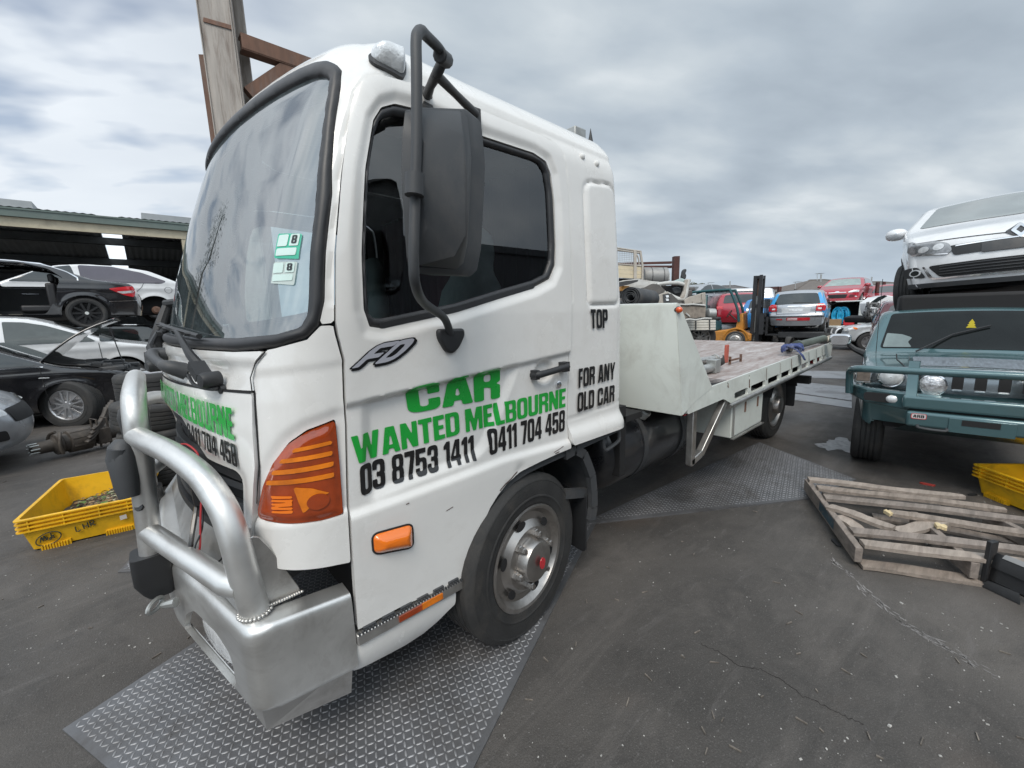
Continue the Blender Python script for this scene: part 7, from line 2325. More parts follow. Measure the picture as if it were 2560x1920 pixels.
def build_top_hatch():
 b = Body(HATCH, .90, .23, .97, (-1.32, 1.32), nose=.26, arch=.36, wz=.32, tum=.5, taper=(.09, .06), res=.022)
 rot = R_(184)
 d = 4.25
 loc = frame_car(2540, d, rot, 2.13, 0.0, 1.44)
 t = thing('white_hatchback', 'white hatchback with a diamond badge stacked on top of the blue green off-road car', 'car', loc, rot)
 t.rotation_euler = (R_(2.6), R_(-1.0), rot)
 b.build(t, P_WHITE)
 wheel_mesh('hatch', .32, .225, .205, 's', 5)
 wheel(t, 'hatch', (1.32, -.80, .28), 0, R_(-10), M_ALLOY)
 wheel(t, 'hatch', (1.32, .80, .28), math.pi, R_(-10), M_ALLOY)
 wheel(t, 'hatch', (-1.32, -.80, .30), 0, 0, M_ALLOY)
 wheel(t, 'hatch', (-1.32, .80, .30), math.pi, 0, M_ALLOY)
 panel(b, t, 'windscreen', mat('grey_screen', (.115, .14, .14), .05, coat=1.0, var=.3, rv=.02, dirt=(.2, .23, .23), dirt_amt=.5), 'H', [(.45, -.60), (.42, 0), (.45, .60), (1.22, .76), (1.30, 0), (1.22, -.76)], r=.05, res=.02)
 both(b, t, 'side_window', M_DGLASS, [(1.0, .99), (.3, 1.36), (.0, 1.42), (-.05, .99)], r=.04)
 both(b, t, 'rear_side_window', M_DGLASS, [(-.12, .99), (-.1, 1.42), (-1.1, 1.36), (-1.3, 1.05)], r=.05)
 panel(b, t, 'rear_window', M_DGLASS, 'T', [(-.55, 1.05), (.55, 1.05), (.5, 1.36), (-.5, 1.36)], r=.04)
 lampp = [(.47, .64), (.52, .60), (.80, .66), (.84, .74), (.80, .80), (.60, .785), (.50, .73)]
 for q in (lampp, my(lampp)):
  l = panel(b, t, 'headlight', mat('headlight_glass', (.26, .27, .28), .06, metal=.3, coat=1.0, var=.6, vs=14), 'N', q, r=.03, off=.012, thick=.01, res=.014)
  sg = 1 if q is lampp else -1
  for y in (.58, .70):
   panel(b, l, 'projector', M_LENS, 'N', [(sg * y + .045 * math.cos(a), .71 + .036 * math.sin(a)) for a in np.linspace(0, 6.28, 17)[:-1]], r=.001, off=.018, res=.008)
  panel(b, l, 'lamp_edge', M_CHROME, 'N', [(sg * y, z) for y, z in ((.50, .605), (.80, .66), (.80, .668), (.50, .616))], r=.002, off=.017, res=.006)
 both(b, t, 'headlight_wing', mat('headlight_glass', (.26, .27, .28), .06), [(1.62, .82), (1.92, .79), (2.0, .72), (1.92, .65), (1.80, .70)], r=.03, off=.010)
 up = [(-.46, .585), (.46, .585), (.50, .70), (-.50, .70)]
 panel(b, t, 'upper_grille', M_BLACK, 'N', up, r=.02, off=.008, res=.015)
 panel(b, t, 'grille_trim', M_CHROME, 'N', [(-.46, .682), (.46, .682), (.44, .694), (-.44, .694)], r=.003, off=.014, thick=.006, res=.006)
 panel(b, t, 'plate_holder', M_BLACK2, 'N', [(-.26, .575), (.26, .575), (.26, .675), (-.26, .675)], r=.01, off=.016, thick=.01, res=.012)
 panel(b, t, 'lower_grille', M_DARK, 'N', [(-.55, .355), (.55, .355), (.66, .50), (-.66, .50)], r=.04, off=.010, res=.012)
 for z in (.385, .415, .445, .475): panel(b, t, 'grille_bar', M_BLACK2, 'N', [(-.56, z), (.56, z), (.56, z + .008), (-.56, z + .008)], r=.002, off=.018, thick=.008, res=.006)
 panel(b, t, 'grille_trim', M_CHROME, 'N', [(-.60, .335), (.60, .335), (.64, .365), (.70, .50), (.68, .50), (.61, .37), (.58, .35), (-.58, .35), (-.61, .37), (-.68, .50), (-.70, .50), (-.64, .365)], r=.004, off=.016, thick=.006, res=.006)
 fg = [(.66, .36), (.85, .38), (.86, .50), (.74, .51)]
 for q in (fg, my(fg)):
  sg = 1 if q is fg else -1
  f = panel(b, t, 'fog_recess', M_BLACK, 'N', q, r=.03, off=.010, res=.012)
  panel(b, f, 'fog_lamp', M_LENS, 'N', [(sg * .755 + .05 * math.cos(a), .435 + .045 * math.sin(a)) for a in np.linspace(0, 6.28, 21)[:-1]], r=.001, off=.016, thick=.006, res=.007)
  panel(b, f, 'fog_glass', M_DGLASS, 'N', [(sg * .755 + .036 * math.cos(a), .435 + .032 * math.sin(a)) for a in np.linspace(0, 6.28, 21)[:-1]], r=.001, off=.019, res=.007)
 panel(b, t, 'lip', M_BLACK2, 'N', [(-.80, .225), (.80, .225), (.82, .30), (-.82, .30)], r=.02, off=.010, res=.015)
 panel(b, t, 'bonnet_seam', M_DARK, 'N', [(-.80, .800), (0, .742), (.80, .800), (.80, .808), (0, .750), (-.80, .808)], r=.001, off=.005, res=.004)
 # diamond emblem
 dq = lambda s: [(0, .755 + .085 * s), (.068 * s, .755), (0, .755 - .085 * s), (-.068 * s, .755)]
 e = G()
 sheet(e, sub(P(dq(1.0), .008), P(dq(.48), .004)), (-.08, .08, .66, .85), .005, b.nosec, off=.022, thick=.015)
 obj('emblem', e, M_CHROME, t, smooth=30)
 panel(b, t, 'emblem_base', M_BLACK2, 'N', [(-.11, .755), (-.05, .80), (0, .85), (.05, .80), (.11, .755), (.05, .71), (0, .66), (-.05, .71)], r=.02, off=.012, res=.008)
 mirrors(t, .95, .88, 1.02, P_WHITE, 1.05)
 panel(b, t, 'washer_cap', M_BLACK2, 'N', [(-.60 + .03 * math.cos(a), .58 + .024 * math.sin(a)) for a in np.linspace(0, 6.28, 21)[:-1]], r=.001, off=.004, res=.006) if False else None
build_top_hatch()
def build_far_cars():
 # ---- silver and blue hatchback seen from behind, propped on dark wreckage
 PR = [(-1.80, .24), (-1.88, .48), (-1.90, .60), (-1.84, .66), (-1.82, .90), (-1.66, 1.10), (-1.42, 1.40), (-1.25, 1.47), (-.4, 1.50), (.2, 1.47), (.42, 1.40), (1.1, 1.0), (1.3, .95), (1.75, .85), (1.9, .68), (1.95, .45), (1.9, .22)]
 b = Body(PR, .835, .24, .93, (-1.22, 1.22), tail=.16, arch=.33, wz=.29, tum=.38, res=.025)
 rot = R_(9)
 d = 14.0
 p = at_depth(1990, d)
 c, s_ = math.cos(rot), math.sin(rot)
 t = thing('silver_hatchback', 'silver and blue hatchback seen from behind, propped up off the ground', 'car', (p[0] + 1.85 * c, p[1] + 1.85 * s_, .57), rot)
 b.build(t, P_SILVER)
 wheel_mesh('small', .285, .175, .18, 's', 7)
 for a in b.axles:
  for sg in (-1, 1): wheel(t, 'small', (a, sg * .74, .26), 0 if sg < 0 else math.pi, 0, M_ALLOY)
 panel(b, t, 'rear_window', M_DGLASS, 'T', [(-.66, 1.0), (.66, 1.0), (.55, 1.36), (-.55, 1.36)], r=.06, off=.008, res=.025)
 mblue = mat('blue_wrap', (.03, .30, .62), .3, coat=.6)
 for q in ([(.62, 1.0), (.80, .90), (.82, .70), (.74, 1.1), (.62, 1.40), (.55, 1.38)], [(-.62, 1.0), (-.80, .90), (-.82, .70), (-.74, 1.1), (-.62, 1.40), (-.55, 1.38)]): panel(b, t, 'blue_wrap', mblue, 'T', q, r=.02, off=.004, res=.02)
 both(b, t, 'blue_side_wrap', mblue, [(-1.74, .80), (-1.68, .95), (-1.35, 1.36), (-1.1, 1.36), (-1.3, .9), (-1.0, .5), (-1.6, .55)], r=.05, off=.004)
 both(b, t, 'side_window', M_DGLASS, [(1.0, .96), (.3, 1.33), (.0, 1.38), (-.05, .96)], r=.04, off=.008)
 both(b, t, 'rear_side_window', M_DGLASS, [(-.12, .96), (-.1, 1.38), (-.9, 1.33), (-1.1, 1.0)], r=.05, off=.008)
 pair(b, t, 'tail_lamp', M_RED, 'T', [(.54, .76), (.80, .76), (.82, .92), (.74, 1.02), (.58, 1.0)], r=.03, off=.014)
 pair(b, t, 'lamp_window', M_LENS, 'T', [(.60, .81), (.70, .81), (.70, .87), (.60, .87)], r=.02, off=.018)
 panel(b, t, 'plate_recess', mat('pale_plate', (.5, .52, .54), .5), 'T', [(-.40, .70), (.40, .70), (.42, .88), (-.42, .88)], r=.03, off=.006)
 panel(b, t, 'number_plate', M_LENS, 'T', [(-.20, .76), (.20, .76), (.20, .83), (-.20, .83)], r=.01, off=.010)
 panel(b, t, 'tailgate_bar', M_CHROME, 'T', [(-.26, .90), (.26, .90), (.22, .94), (-.22, .94)], r=.02, off=.014, thick=.01)
 panel(b, t, 'tailgate_seam', M_DARK, 'T', [(-.56, .985), (-.56, .66), (.56, .66), (.56, .985), (.548, .985), (.548, .672), (-.548, .672), (-.548, .985)], r=.001, off=.004, res=.006)
 panel(b, t, 'bumper_strip', M_BLACK2, 'T', [(-.80, .555), (.80, .555), (.80, .60), (-.80, .60)], r=.01, off=.010)
 panel(b, t, 'bumper_sticker', M_RED, 'T', [(-.42, .44), (.24, .44), (.24, .54), (-.42, .54)], r=.005, off=.008, res=.02)
 st = mat('sticker_white', (.75, .72, .72), .6)
 g = G()
 ch = b.tailc
 # white marks on the red sticker: a number and two lines of small print
 lettering(g, '131 546', ch, (-.41, .455), (-.10, .455), (-.10, .525), (-.41, .525), off=.011, res=.08) if all(c_ in GL or c_ == ' ' for c_ in '131 546') else lettering(g, '131 545', ch, (-.41, .455), (-.10, .455), (-.10, .525), (-.41, .525), off=.011, res=.08)
 obj('sticker_number', g, st, t, smooth=0)
 for z in (.50, .46): panel(b, t, 'sticker_line', st, 'T', [(-.07, z), (.21, z), (.21, z + .022), (-.07, z + .022)], r=.002, off=.012, res=.012)
 panel(b, t, 'reflector', M_RED, 'T', [(.36, .455), (.55, .46), (.55, .50), (.36, .50)], r=.015, off=.008)
 panel(b, t, 'rear_wiper', M_BLACK, 'T', [(-.45, 1.015), (.1, 1.03), (.1, 1.045), (-.45, 1.03)], r=.003, off=.02, thick=.01, res=.008)
 mirrors(t, .75, .82, .98, M_BLACK, .9)
 # dark wreckage below it
 wr = thing('crushed_car', 'dark crushed car body supporting the silver and blue hatchback', 'car wreck', (p[0] + 1.7, p[1] + .1, 0), rot)
 g = G()
 rr = random.Random(8)
 for k in range(26):
  x, y, z = rr.uniform(-1.3, 1.4), rr.uniform(-.62, .62), rr.uniform(.08, .52)
  a, h = rr.uniform(.08, .3), rr.uniform(.03, .14)
  g.bx(x - a, x + a, y - a * .7, y + a * .7, z - h, z + h, M=None)
 g.bx(-1.5, 1.5, -.66, .66, .40, .62)
 obj('crushed_shell', g, mat('dark_wreck', (.03, .032, .035), .6, var=.4), wr, bevel=.03)
 for a in (-1.2, 1.2):
  for sg in (-1, 1): wheel(wr, 'small', (a, sg * .72, .285), 0 if sg < 0 else math.pi, 0, M_ALLOY)
 # ---- red hatchback on the van
 rot = R_(180)
 d = 20.8
 b = Body(HATCH, .90, .23, .97, (-1.32, 1.32), nose=.24, arch=.36, wz=.32, tum=.5, res=.035)
 loc = frame_car(2090, d, rot, 2.1, 0, 1.40)
 t = thing('red_hatchback', 'red hatchback parked on the roof of the white van', 'car', loc, rot)
 b.build(t, P_RED)
 for a in b.axles:
  for sg in (-1, 1): wheel(t, 'car5', (a, sg * .78, .30), 0 if sg < 0 else math.pi, 0, M_ALLOY)
 panel(b, t, 'windscreen', mat('green_screen', (.20, .27, .25), .06, coat=1.0, var=.3), 'H', [(.45, -.60), (.45, .60), (1.22, .76), (1.28, 0), (1.22, -.76)], r=.05, res=.04)
 both(b, t, 'side_window', M_DGLASS, [(1.0, .99), (.3, 1.36), (-1.0, 1.40), (-1.35, 1.05), (-1.3, .99)], r=.06, off=.008)
 pair(b, t, 'headlight', M_LENS, 'N', [(.42, .66), (.82, .70), (.84, .80), (.62, .79), (.45, .72)], r=.03, off=.012)
 panel(b, t, 'lower_grille', M_DARK, 'N', [(-.36, .40), (.36, .40), (.42, .58), (-.42, .58)], r=.03, off=.010)
 pair(b, t, 'side_intake', mat('dark_red_mesh', (.10, .012, .016), .5), 'N', [(.46, .42), (.62, .42), (.72, .54), (.50, .57)], r=.02, off=.008)
 pair(b, t, 'fog_lamp', M_LENS, 'N', [(.68, .44), (.76, .44), (.76, .49), (.68, .49)], r=.02, off=.012)
 panel(b, t, 'grille_bar', M_CHROME, 'N', [(-.34, .66), (.34, .66), (.36, .69), (-.36, .69)], r=.01, off=.014)
 panel(b, t, 'emblem', M_CHROME, 'N', [(.09 * math.cos(a), .70 + .035 * math.sin(a)) for a in np.linspace(0, 6.28, 17)[:-1]], r=.001, off=.018, res=.012)
 mirrors(t, .95, .88, 1.02, P_RED, 1.1)
 # ---- white van with its side door missing
 van_rot = R_(90)
 d = 20.6
 p = at_depth(2118, d)
 v = thing('white_van', 'white van with an open side showing blue hose reels, the red hatchback on its roof', 'van', (p[0], p[1], 0), van_rot)
 g = G()
 prof = [(-2.3, .45), (-2.3, 1.55), (-2.2, 1.68), (1.0, 1.66), (1.25, 1.58), (1.75, 1.05), (2.2, .90), (2.28, .45)]
 for x0, x1, y0, y1, z0, z1 in ((-2.3, -.62, .86, .90, .45, 1.60), (.75, 1.30, .86, .90, .45, 1.60), (-2.3, 1.3, -.90, -.86, .45, 1.60), (-2.3, 1.3, -.90, .90, 1.60, 1.66), (-2.34, -2.30, -.88, .88, .45, 1.64), (-2.3, 2.1, -.88, .88, .40, .46), (1.30, 2.2, -.88, .88, .46, .92)):
  g.bx(x0, x1, y0, y1, z0, z1)
 g.add([(1.3, -.86, 1.62), (1.3, .86, 1.62), (1.85, .86, .92), (1.85, -.86, .92)], [(0, 1, 2, 3)])
 obj('body', g, paint('white_van_paint', (.62, .66, .65), dirt_amt=.4), v, bevel=.03, seg=3)
 dd = G().bx(.78, 1.75, .90, .93, .48, 1.05)
 dd.bx(.78, .86, .90, .93, 1.05, 1.58)
 dd.add([(.86, .90, 1.58), (1.15, .90, 1.58), (1.75, .90, 1.05), (1.66, .90, 1.05), (1.12, .90, 1.50), (.86, .90, 1.50)], [(0, 1, 2, 3, 4, 5)])
 do = obj('door', dd, P_WHITE, v)
 obj('window', G().add([(.86, .905, 1.06), (.86, .905, 1.5), (1.12, .905, 1.5), (1.66, .905, 1.06)], [(0, 1, 2, 3)]), M_DGLASS, do)
 obj('green_stripe', G().bx(.80, 1.75, .931, .934, .62, .74), mat('green_stripe', (.05, .42, .22), .5), do)
 obj('blue_stripe', G().bx(.80, 1.75, .931, .934, .48, .615), mat('blue_stripe', (.03, .30, .55), .5), do)
 obj('sill_bar', G().bx(-2.2, 2.2, .86, 1.02, .34, .42), M_STEEL, v)
 obj('interior', G().bx(-.9, .8, -.85, -.80, .47, 1.58), M_DARK, v)
 ch = lambda u, w: np.stack([np.asarray(u, float), np.full(np.shape(u), .902), np.asarray(w, float)], -1)
 obj('blue_panel', G().bx(-1.75, -.85, .9005, .903, .80, 1.22), mat('van_sign_ground', (.66, .70, .72), .5), v)
 try:
  cu = bpy.data.curves.new('van_lettering', 'FONT')
  cu.body = 'Stockin'
  cu.size = .46
  cu.offset = .012
  cu.align_x = 'CENTER'
  cu.space_character = .85
  tm = bpy.data.objects.new('van_lettering', cu)
  COL.objects.link(tm)
  me = bpy.data.meshes.new_from_object(tm)
  bpy.data.objects.remove(tm)
  for vv in me.vertices: vv.co = Vector((-1.28 - vv.co.x * .82, .908, .86 + vv.co.y * .95))
  me.materials.append(mat('sign_blue', (.03, .12, .42), .5))
  o = bpy.data.objects.new('lettering', me)
  COL.objects.link(o)
  o.parent = v
 except Exception as ex:
  print('text', ex)
 for a in (-1.5, 1.5):
  for sg in (-1, 1): wheel(v, 'car5', (a, sg * .78, .31), 0 if sg < 0 else math.pi, 0, M_ALLOY)
 mirrors(v, 1.25, .9, 1.05, M_BLACK, 1.0)
 mh = mat('blue_hose', (.02, .36, .62), .4, coat=.3)
 cs, sn = math.cos(van_rot), math.sin(van_rot)
 W2 = lambda x, y, z: (p[0] + x * cs - y * sn, p[1] + x * sn + y * cs, z)
 for k, x in enumerate((.22, .0)):
  g = G()
  for dy in (-.10, .10): g.tube([W2(x + .06 * k, .55 + dy, .95)] and [W2(x + .40 * math.cos(a) * .55, .55 + dy, .95 + .40 * math.sin(a)) for a in np.linspace(0, 6.28, 25)[:-1]], .035, 8, closed=True)
  g.tube([W2(x + .30 * math.cos(a) * .55, .55 + .02 * math.sin(a * 5), .95 + .32 * math.sin(a)) for a in np.linspace(0, 6.28, 25)[:-1]], .10, 8, closed=True)
  tag(obj('hose_reel', g, mh), ['blue hose reel in the van doorway nearer the cab', 'blue hose reel in the van doorway nearer the lettered panel'][k], 'hose reel', 'hose reels inside the white van')
 bxg = G()
 bxg.bx(.02, .55, .50, .84, .46, .78, M=Matrix.Translation((p[0], p[1], 0)) @ Matrix.Rotation(van_rot, 4, 'Z'))
 tag(obj('cardboard_box', bxg, mat('cardboard', (.30, .20, .11), .9), bevel=.006), 'brown cardboard box on the van floor below the hose reels', 'box')
 bxg = G()
 bxg.bx(-.48, -.06, .50, .84, .46, .76, M=Matrix.Translation((p[0], p[1], 0)) @ Matrix.Rotation(van_rot, 4, 'Z'))
 tag(obj('jerry_can', bxg, mat('red_can', (.55, .03, .04), .45), bevel=.05, seg=3), 'red container on the van floor beside the cardboard box', 'container')
 # ---- silver white four wheel drive nosing out to the left
 PS = [(-2.3, .35), (-2.36, .6), (-2.30, 1.05), (-2.15, 1.7), (-2.0, 1.78), (-.3, 1.82), (.1, 1.78), (.35, 1.68), (.95, 1.15), (1.2, 1.10), (1.95, 1.0), (2.2, .92), (2.3, .78), (2.33, .55), (2.28, .38)]
 b = Body(PS, .93, .36, 1.12, (-1.4, 1.42), nose=.2, arch=.42, wz=.37, tum=.3, res=.035)
 rot = R_(108)
 pw = pt(2169, 878, Z=0)
 c, s_ = math.cos(rot), math.sin(rot)
 t = thing('silver_offroad_wagon', 'silver four wheel drive with a white nudge bar beside the white van', 'car', (pw[0] - .8 * (1.42 * c - .86 * s_), pw[1] - .8 * (1.42 * s_ + .86 * c), 0), rot)
 t.scale = (.8, .8, .8)
 b.build(t, paint('pale_silver_paint', (.55, .57, .58), coat=.8, metal=.2))
 wheel_mesh('suv5', .37, .24, .235, 's', 6)
 for a in b.axles:
  for sg in (-1, 1): wheel(t, 'suv5', (a, sg * .80, .37), 0 if sg < 0 else math.pi, 0, M_ALLOY)
 both(b, t, 'side_window', M_DGLASS, [(.85, 1.15), (.3, 1.62), (-.2, 1.7), (-.25, 1.15)], r=.05, off=.008)
 both(b, t, 'headlight', M_LENS, [(1.85, .86), (2.2, .80), (2.25, .92), (2.0, .97)], r=.03, off=.012)
 both(b, t, 'indicator', M_AMBER, [(1.80, .885), (1.90, .87), (1.98, .96), (1.85, .95)], r=.02, off=.014)
 pair(b, t, 'headlight', M_LENS, 'N', [(.45, .78), (.86, .80), (.84, .93), (.5, .92)], r=.03, off=.012)
 both(b, t, 'fog_lamp', M_LENS, [(2.12, .52), (2.24, .52), (2.25, .60), (2.14, .60)], r=.03, off=.012)
 panel(b, t, 'windscreen', M_DGLASS, 'H', [(.38, -.62), (.38, .62), (.92, .74), (.92, -.74)], r=.05, res=.04)
 panel(b, t, 'grille', M_DARK, 'N', [(-.4, .62), (.4, .62), (.42, .9), (-.42, .9)], r=.03, off=.01)
 nb = G()
 for sg in (-1, 1): nb.tube([(2.3, sg * .55, .30), (2.45, sg * .58, .45), (2.47, sg * .58, .72), (2.40, sg * .56, .86), (2.3, sg * .4, .90)], .035, 8, sm=4)
 nb.tube([(2.46, -.58, .62), (2.46, .58, .62)], .035, 8)
 obj('nudge_bar', nb, P_WHITE, t, smooth=60)
 # ---- maroon wagon tail beside the stacked pair
 PM = [(-2.2, .4), (-2.28, .7), (-2.2, 1.0), (-2.0, 1.52), (-1.8, 1.58), (.2, 1.60), (.5, 1.52), (1.1, 1.12), (2.1, .95), (2.25, .7), (2.2, .4)]
 b = Body(PM, .88, .38, 1.05, (-1.35, 1.35), tail=.12, arch=.38, wz=.34, tum=.34, res=.035)
 rot = R_(8)
 d = 8.7
 loc = frame_car(2326, d, rot, -2.2, 0, 0)
 t = thing('maroon_wagon', 'maroon wagon tail with a rear wiper behind the chrome mirror of the off-road car', 'car', loc, rot)
 b.build(t, P_MAROON)
 for a in b.axles:
  for sg in (-1, 1): wheel(t, 'suv5', (a, sg * .76, .35), 0 if sg < 0 else math.pi, 0, M_ALLOY)
 panel(b, t, 'rear_window', mat('dim_glass', (.07, .075, .08), .06, coat=1.0, var=.3), 'T', [(-.70, 1.08), (.70, 1.08), (.60, 1.48), (-.60, 1.48)], r=.06, off=.008, res=.03)
 panel(b, t, 'rear_wiper', M_BLACK, 'T', [(-.3, 1.10), (.3, 1.13), (.3, 1.145), (-.3, 1.115)], r=.003, off=.02, res=.01)
 both(b, t, 'side_window', M_DGLASS, [(.85, 1.1), (.35, 1.55), (-1.7, 1.58), (-1.85, 1.1)], r=.05, off=.008)
 panel(b, t, 'bumper', M_BLACK2, 'T', [(-.85, .50), (.85, .50), (.85, .68), (-.85, .68)], r=.02, off=.03, thick=.03)
 # ---- cars that show only in part further back
 spec = [('red_sedan', 'red sedan showing its rear window between the red hatchback and the crashed white car', P_RED, 2222, 22.5, R_(185), 1.05, SEDAN, 1.0),
   ('blue_hatchback', 'bright blue hatchback half hidden behind the silver and blue one', P_BLUE, 1924, 18.5, R_(12), .42, HATCH, 1.0),
   ('red_hatchback', 'red hatchback behind the forklift mast', P_RED, 1848, 19.5, R_(20), .62, HATCH, 1.05),
   ('grey_sedan', 'grey sedan with a curved roof above the dented ute tray', P_SILVER, 1738, 19.0, R_(170), 1.15, SEDAN, 1.0),
   ('dark_hatchback', 'dark hatchback on the ground behind the propped silver and blue one', P_BLACK, 1985, 19.0, R_(5), 0, HATCH, 1.0),
   ('white_sedan', 'white sedan low down behind the forklift carriage', P_WHITE, 1915, 21.0, R_(160), 0, SEDAN, 1.0),
   ('white_wagon', 'white wagon standing behind the forklift cab', P_WHITE, 1798, 19.5, R_(110), .55, PS, 1.0)]
 for nm, lb, m_, px, d, rot, z, pr, sc in spec:
  b = Body(pr, .89, .24, .97 if pr is not PS else 1.12, (-1.35, 1.35), res=.06)
  t = thing(nm, lb, 'car', frame_car(px, d, rot, 0, 0, z, sc), rot)
  t.scale = (sc,) * 3
  b.build(t, m_)
  zb = b.belt + .02
  zt_ = b.tz.max() - .10
  if pr is SEDAN: sedan_trim(b, t)
  else:
   both(b, t, 'side_window', M_DGLASS, [(.95, zb), (.35, zt_ - .06), (-1.3, zt_ - .05), (-1.6, zb + .05), (-1.5, zb)], r=.05, off=.008)
   panel(b, t, 'windscreen', M_GGLASS, 'H', [(.45, -.6), (.45, .6), (.95, .7), (.95, -.7)], r=.05, res=.06)
   panel(b, t, 'rear_window', M_DGLASS, 'T', [(-.6, zb + .04), (.6, zb + .04), (.55, zt_ - .03), (-.55, zt_ - .03)], r=.05, res=.05, off=.008)
  pair(b, t, 'tail_lamp', M_RED, 'T', [(.6, .78), (.82, .78), (.82, .92), (.6, .92)], r=.02, off=.012)
  pair(b, t, 'headlight', M_LENS, 'N', [(.5, .64), (.8, .66), (.8, .78), (.5, .75)], r=.02, off=.012)
  for a in b.axles:
   for sg in (-1, 1): wheel(t, 'car5', (a, sg * .77, .315), 0 if sg < 0 else math.pi, 0, M_ALLOY)
build_far_cars()
# ================================================================ yard clutter on the right and in the distance
zF = lambda x, y: (1530 + x / 5.144, 600 + y / 5.144)      # reading frames used while measuring the photograph
zG = lambda x, y: (1900 + x / 5.144, 660 + y / 5.144)
zP = lambda x, y: (1950 + x / 3.016, 1050 + y / 3.016)
def slab(g, pix, d, th, conv=zF, rnd=0.0):
 """upright plate: outline read at distance d, with real thickness away from the viewer"""
 q = [conv(*p) for p in pix]
 if rnd: q = fil(q, rnd, 4)
 A = [pt(x, y, D=d) for x, y in q]
 hor = np.array([_f[0], _f[1], 0])
 hor /= np.linalg.norm(hor)
 B = [a + hor * th for a in A]
 n = len(A)
 g.add([tuple(p) for p in A + B], [tuple(range(n))[::-1], tuple(range(n, 2 * n))] + [(i, (i + 1) % n, n + (i + 1) % n, n + i) for i in range(n)])
 return g
def rod(g, pix, d, r, conv=zF, n=8, sm=0):
 return g.tube([tuple(pt(*conv(*p), D=d if not isinstance(d, (list, tuple)) else d[i])) for i, p in enumerate(pix)], r, n, sm=sm)
def solo(name, g, m, label, cat, group=None, **k):
 return tag(obj(name, g, m, **k), label, cat, group)
def build_scrap():
 wp = mat('scrap_white', (.50, .50, .48), .5, var=.15, dirt=(.2, .17, .14), dirt_amt=.7)
 bg = mat('scrap_beige', (.36, .33, .29), .6, var=.2, dirt=(.15, .12, .10), dirt_amt=.8, ds=3)
 bgd = mat('scrap_muddy', (.21, .18, .15), .75, var=.35, dirt=(.07, .055, .045), dirt_amt=.9, ds=4)
 dk = mat('scrap_dark', (.085, .08, .075), .7, var=.3, dirt=(.2, .18, .16), dirt_amt=.4)
 cr = mat('cream_boards', (.50, .43, .30), .6, var=.12, dirt=(.25, .2, .14), dirt_amt=.6)
 # timber-sided ute tray with a mesh headboard
 d = 10.6
 T = thing('timber_tray', 'cream boarded utility tray with a mesh rack on top of the scrap heap', 'truck tray', tuple(pt(*zF(200, 520), D=d)), world=True)
 g = G()
 for y0, y1 in ((335, 385), (390, 438), (443, 490)): slab(g, [(-160, y0 - 20), (395, y0 + 5), (395, y1 + 6), (-160, y1 - 14)], d, .03)
 obj('boards', g, cr, T, smooth=0)
 g = G()
 slab(g, [(283, 135), (318, 130), (318, 500), (283, 505)], d - .05, .06)
 obj('stake', g, bg, T, smooth=0)
 g = G()
 slab(g, [(368, 145), (380, 145), (408, 330), (404, 520), (382, 520), (386, 335), (358, 160)], d - .05, .06)
 obj('stake', g, bg, T, smooth=0)
 g = G()
 for a, b in (((-100, 80), (375, 148)), ((-100, 105), (375, 172)), ((-100, 295), (400, 338))): rod(g, [a, b], d, .022)
 rod(g, [(318, 190), (340, 240), (350, 330)], d, .018, sm=4)
 obj('rack_rail', g, bg, T, smooth=60)
 g = G()
 for x in range(-80, 290, 30): rod(g, [(x, 110 + x * .13), (x, 300 + x * .08)], d + .02, .004, n=5)
 for y in range(140, 300, 24): rod(g, [(-100, y - 10), (290, y + 22)], d + .02, .004, n=5)
 obj('mesh_panel', g, M_STEEL, T)
 g = G()
 slab(g, [(-160, 480), (395, 505), (395, 525), (250, 560), (-160, 560)], d + .1, .5)
 obj('tray_underframe', g, M_DARK, T, smooth=0)
 # far gantry frame
 dg = 13.0
 T = thing('rusty_frame', 'dark rusty steel frame with a square post standing over the scrap heap', 'steel frame', tuple(at_depth(1685, dg)), world=True)
 p = at_depth(1685.5, dg)
 zt_ = pt(1685, 644, D=dg)[2]
 k = dg / 1030
 hor = np.array([_f[0], _f[1], 0]) / math.hypot(_f[0], _f[1])
 rt = np.array([_r[0], _r[1], 0])
 g = G().beam((p[0], p[1], 0), (p[0], p[1], zt_), 13.5 * k, .18, up=tuple(hor))
 mdk = mat('dark_red_rust', (.075, .030, .026), .75, var=.3, bump=.2, dirt=(.13, .08, .06), dirt_amt=.5)
 obj('post', g, mdk, T)
 for (a, b, w) in (((-60, 312), (764, 290), .07), ((-60, 345), (764, 345), .075)):
  A, B = pt(*zF(*a), D=dg + .2), pt(*zF(*b), D=dg + .05)
  obj('rail', G().beam(tuple(A), tuple(B), .10, w), mdk, T)
 # white cab with a windscreen behind, grey tank in front of it
 d = 12.2
 T = thing('utility_cab', 'white utility cab with its windscreen showing between the tray rack and the rusty post', 'vehicle cab', tuple(at_depth(1650, d)), world=True)
 g = slab(G(), [(300, 520), (300, 400), (470, 352), (690, 355), (748, 422), (752, 520)], d, 1.4)
 obj('body', g, wp, T, bevel=.03)
 obj('windscreen', slab(G(), [(500, 365), (680, 362), (730, 420), (520, 418)], d - .012, .01), M_GGLASS, T, smooth=0)
 obj('side_window', slab(G(), [(320, 410), (470, 365), (500, 418), (330, 440)], d - .012, .01), M_DGLASS, T, smooth=0)
 d = 10.9
 g = G()
 a, b = pt(*zF(395, 470), D=d), pt(*zF(705, 472), D=d)
 g.tube([tuple(a), tuple(a + (b - a) * .04), tuple(a + (b - a) * .96), tuple(b)], [.36 * .6, .235, .235, .15], 18)
 o = solo('steel_tank', g, mat('grey_tank', (.27, .27, .265), .55, metal=.3, dirt=(.15, .13, .11), dirt_amt=.5), 'grey steel tank strapped below the white utility cab', 'tank', smooth=50)
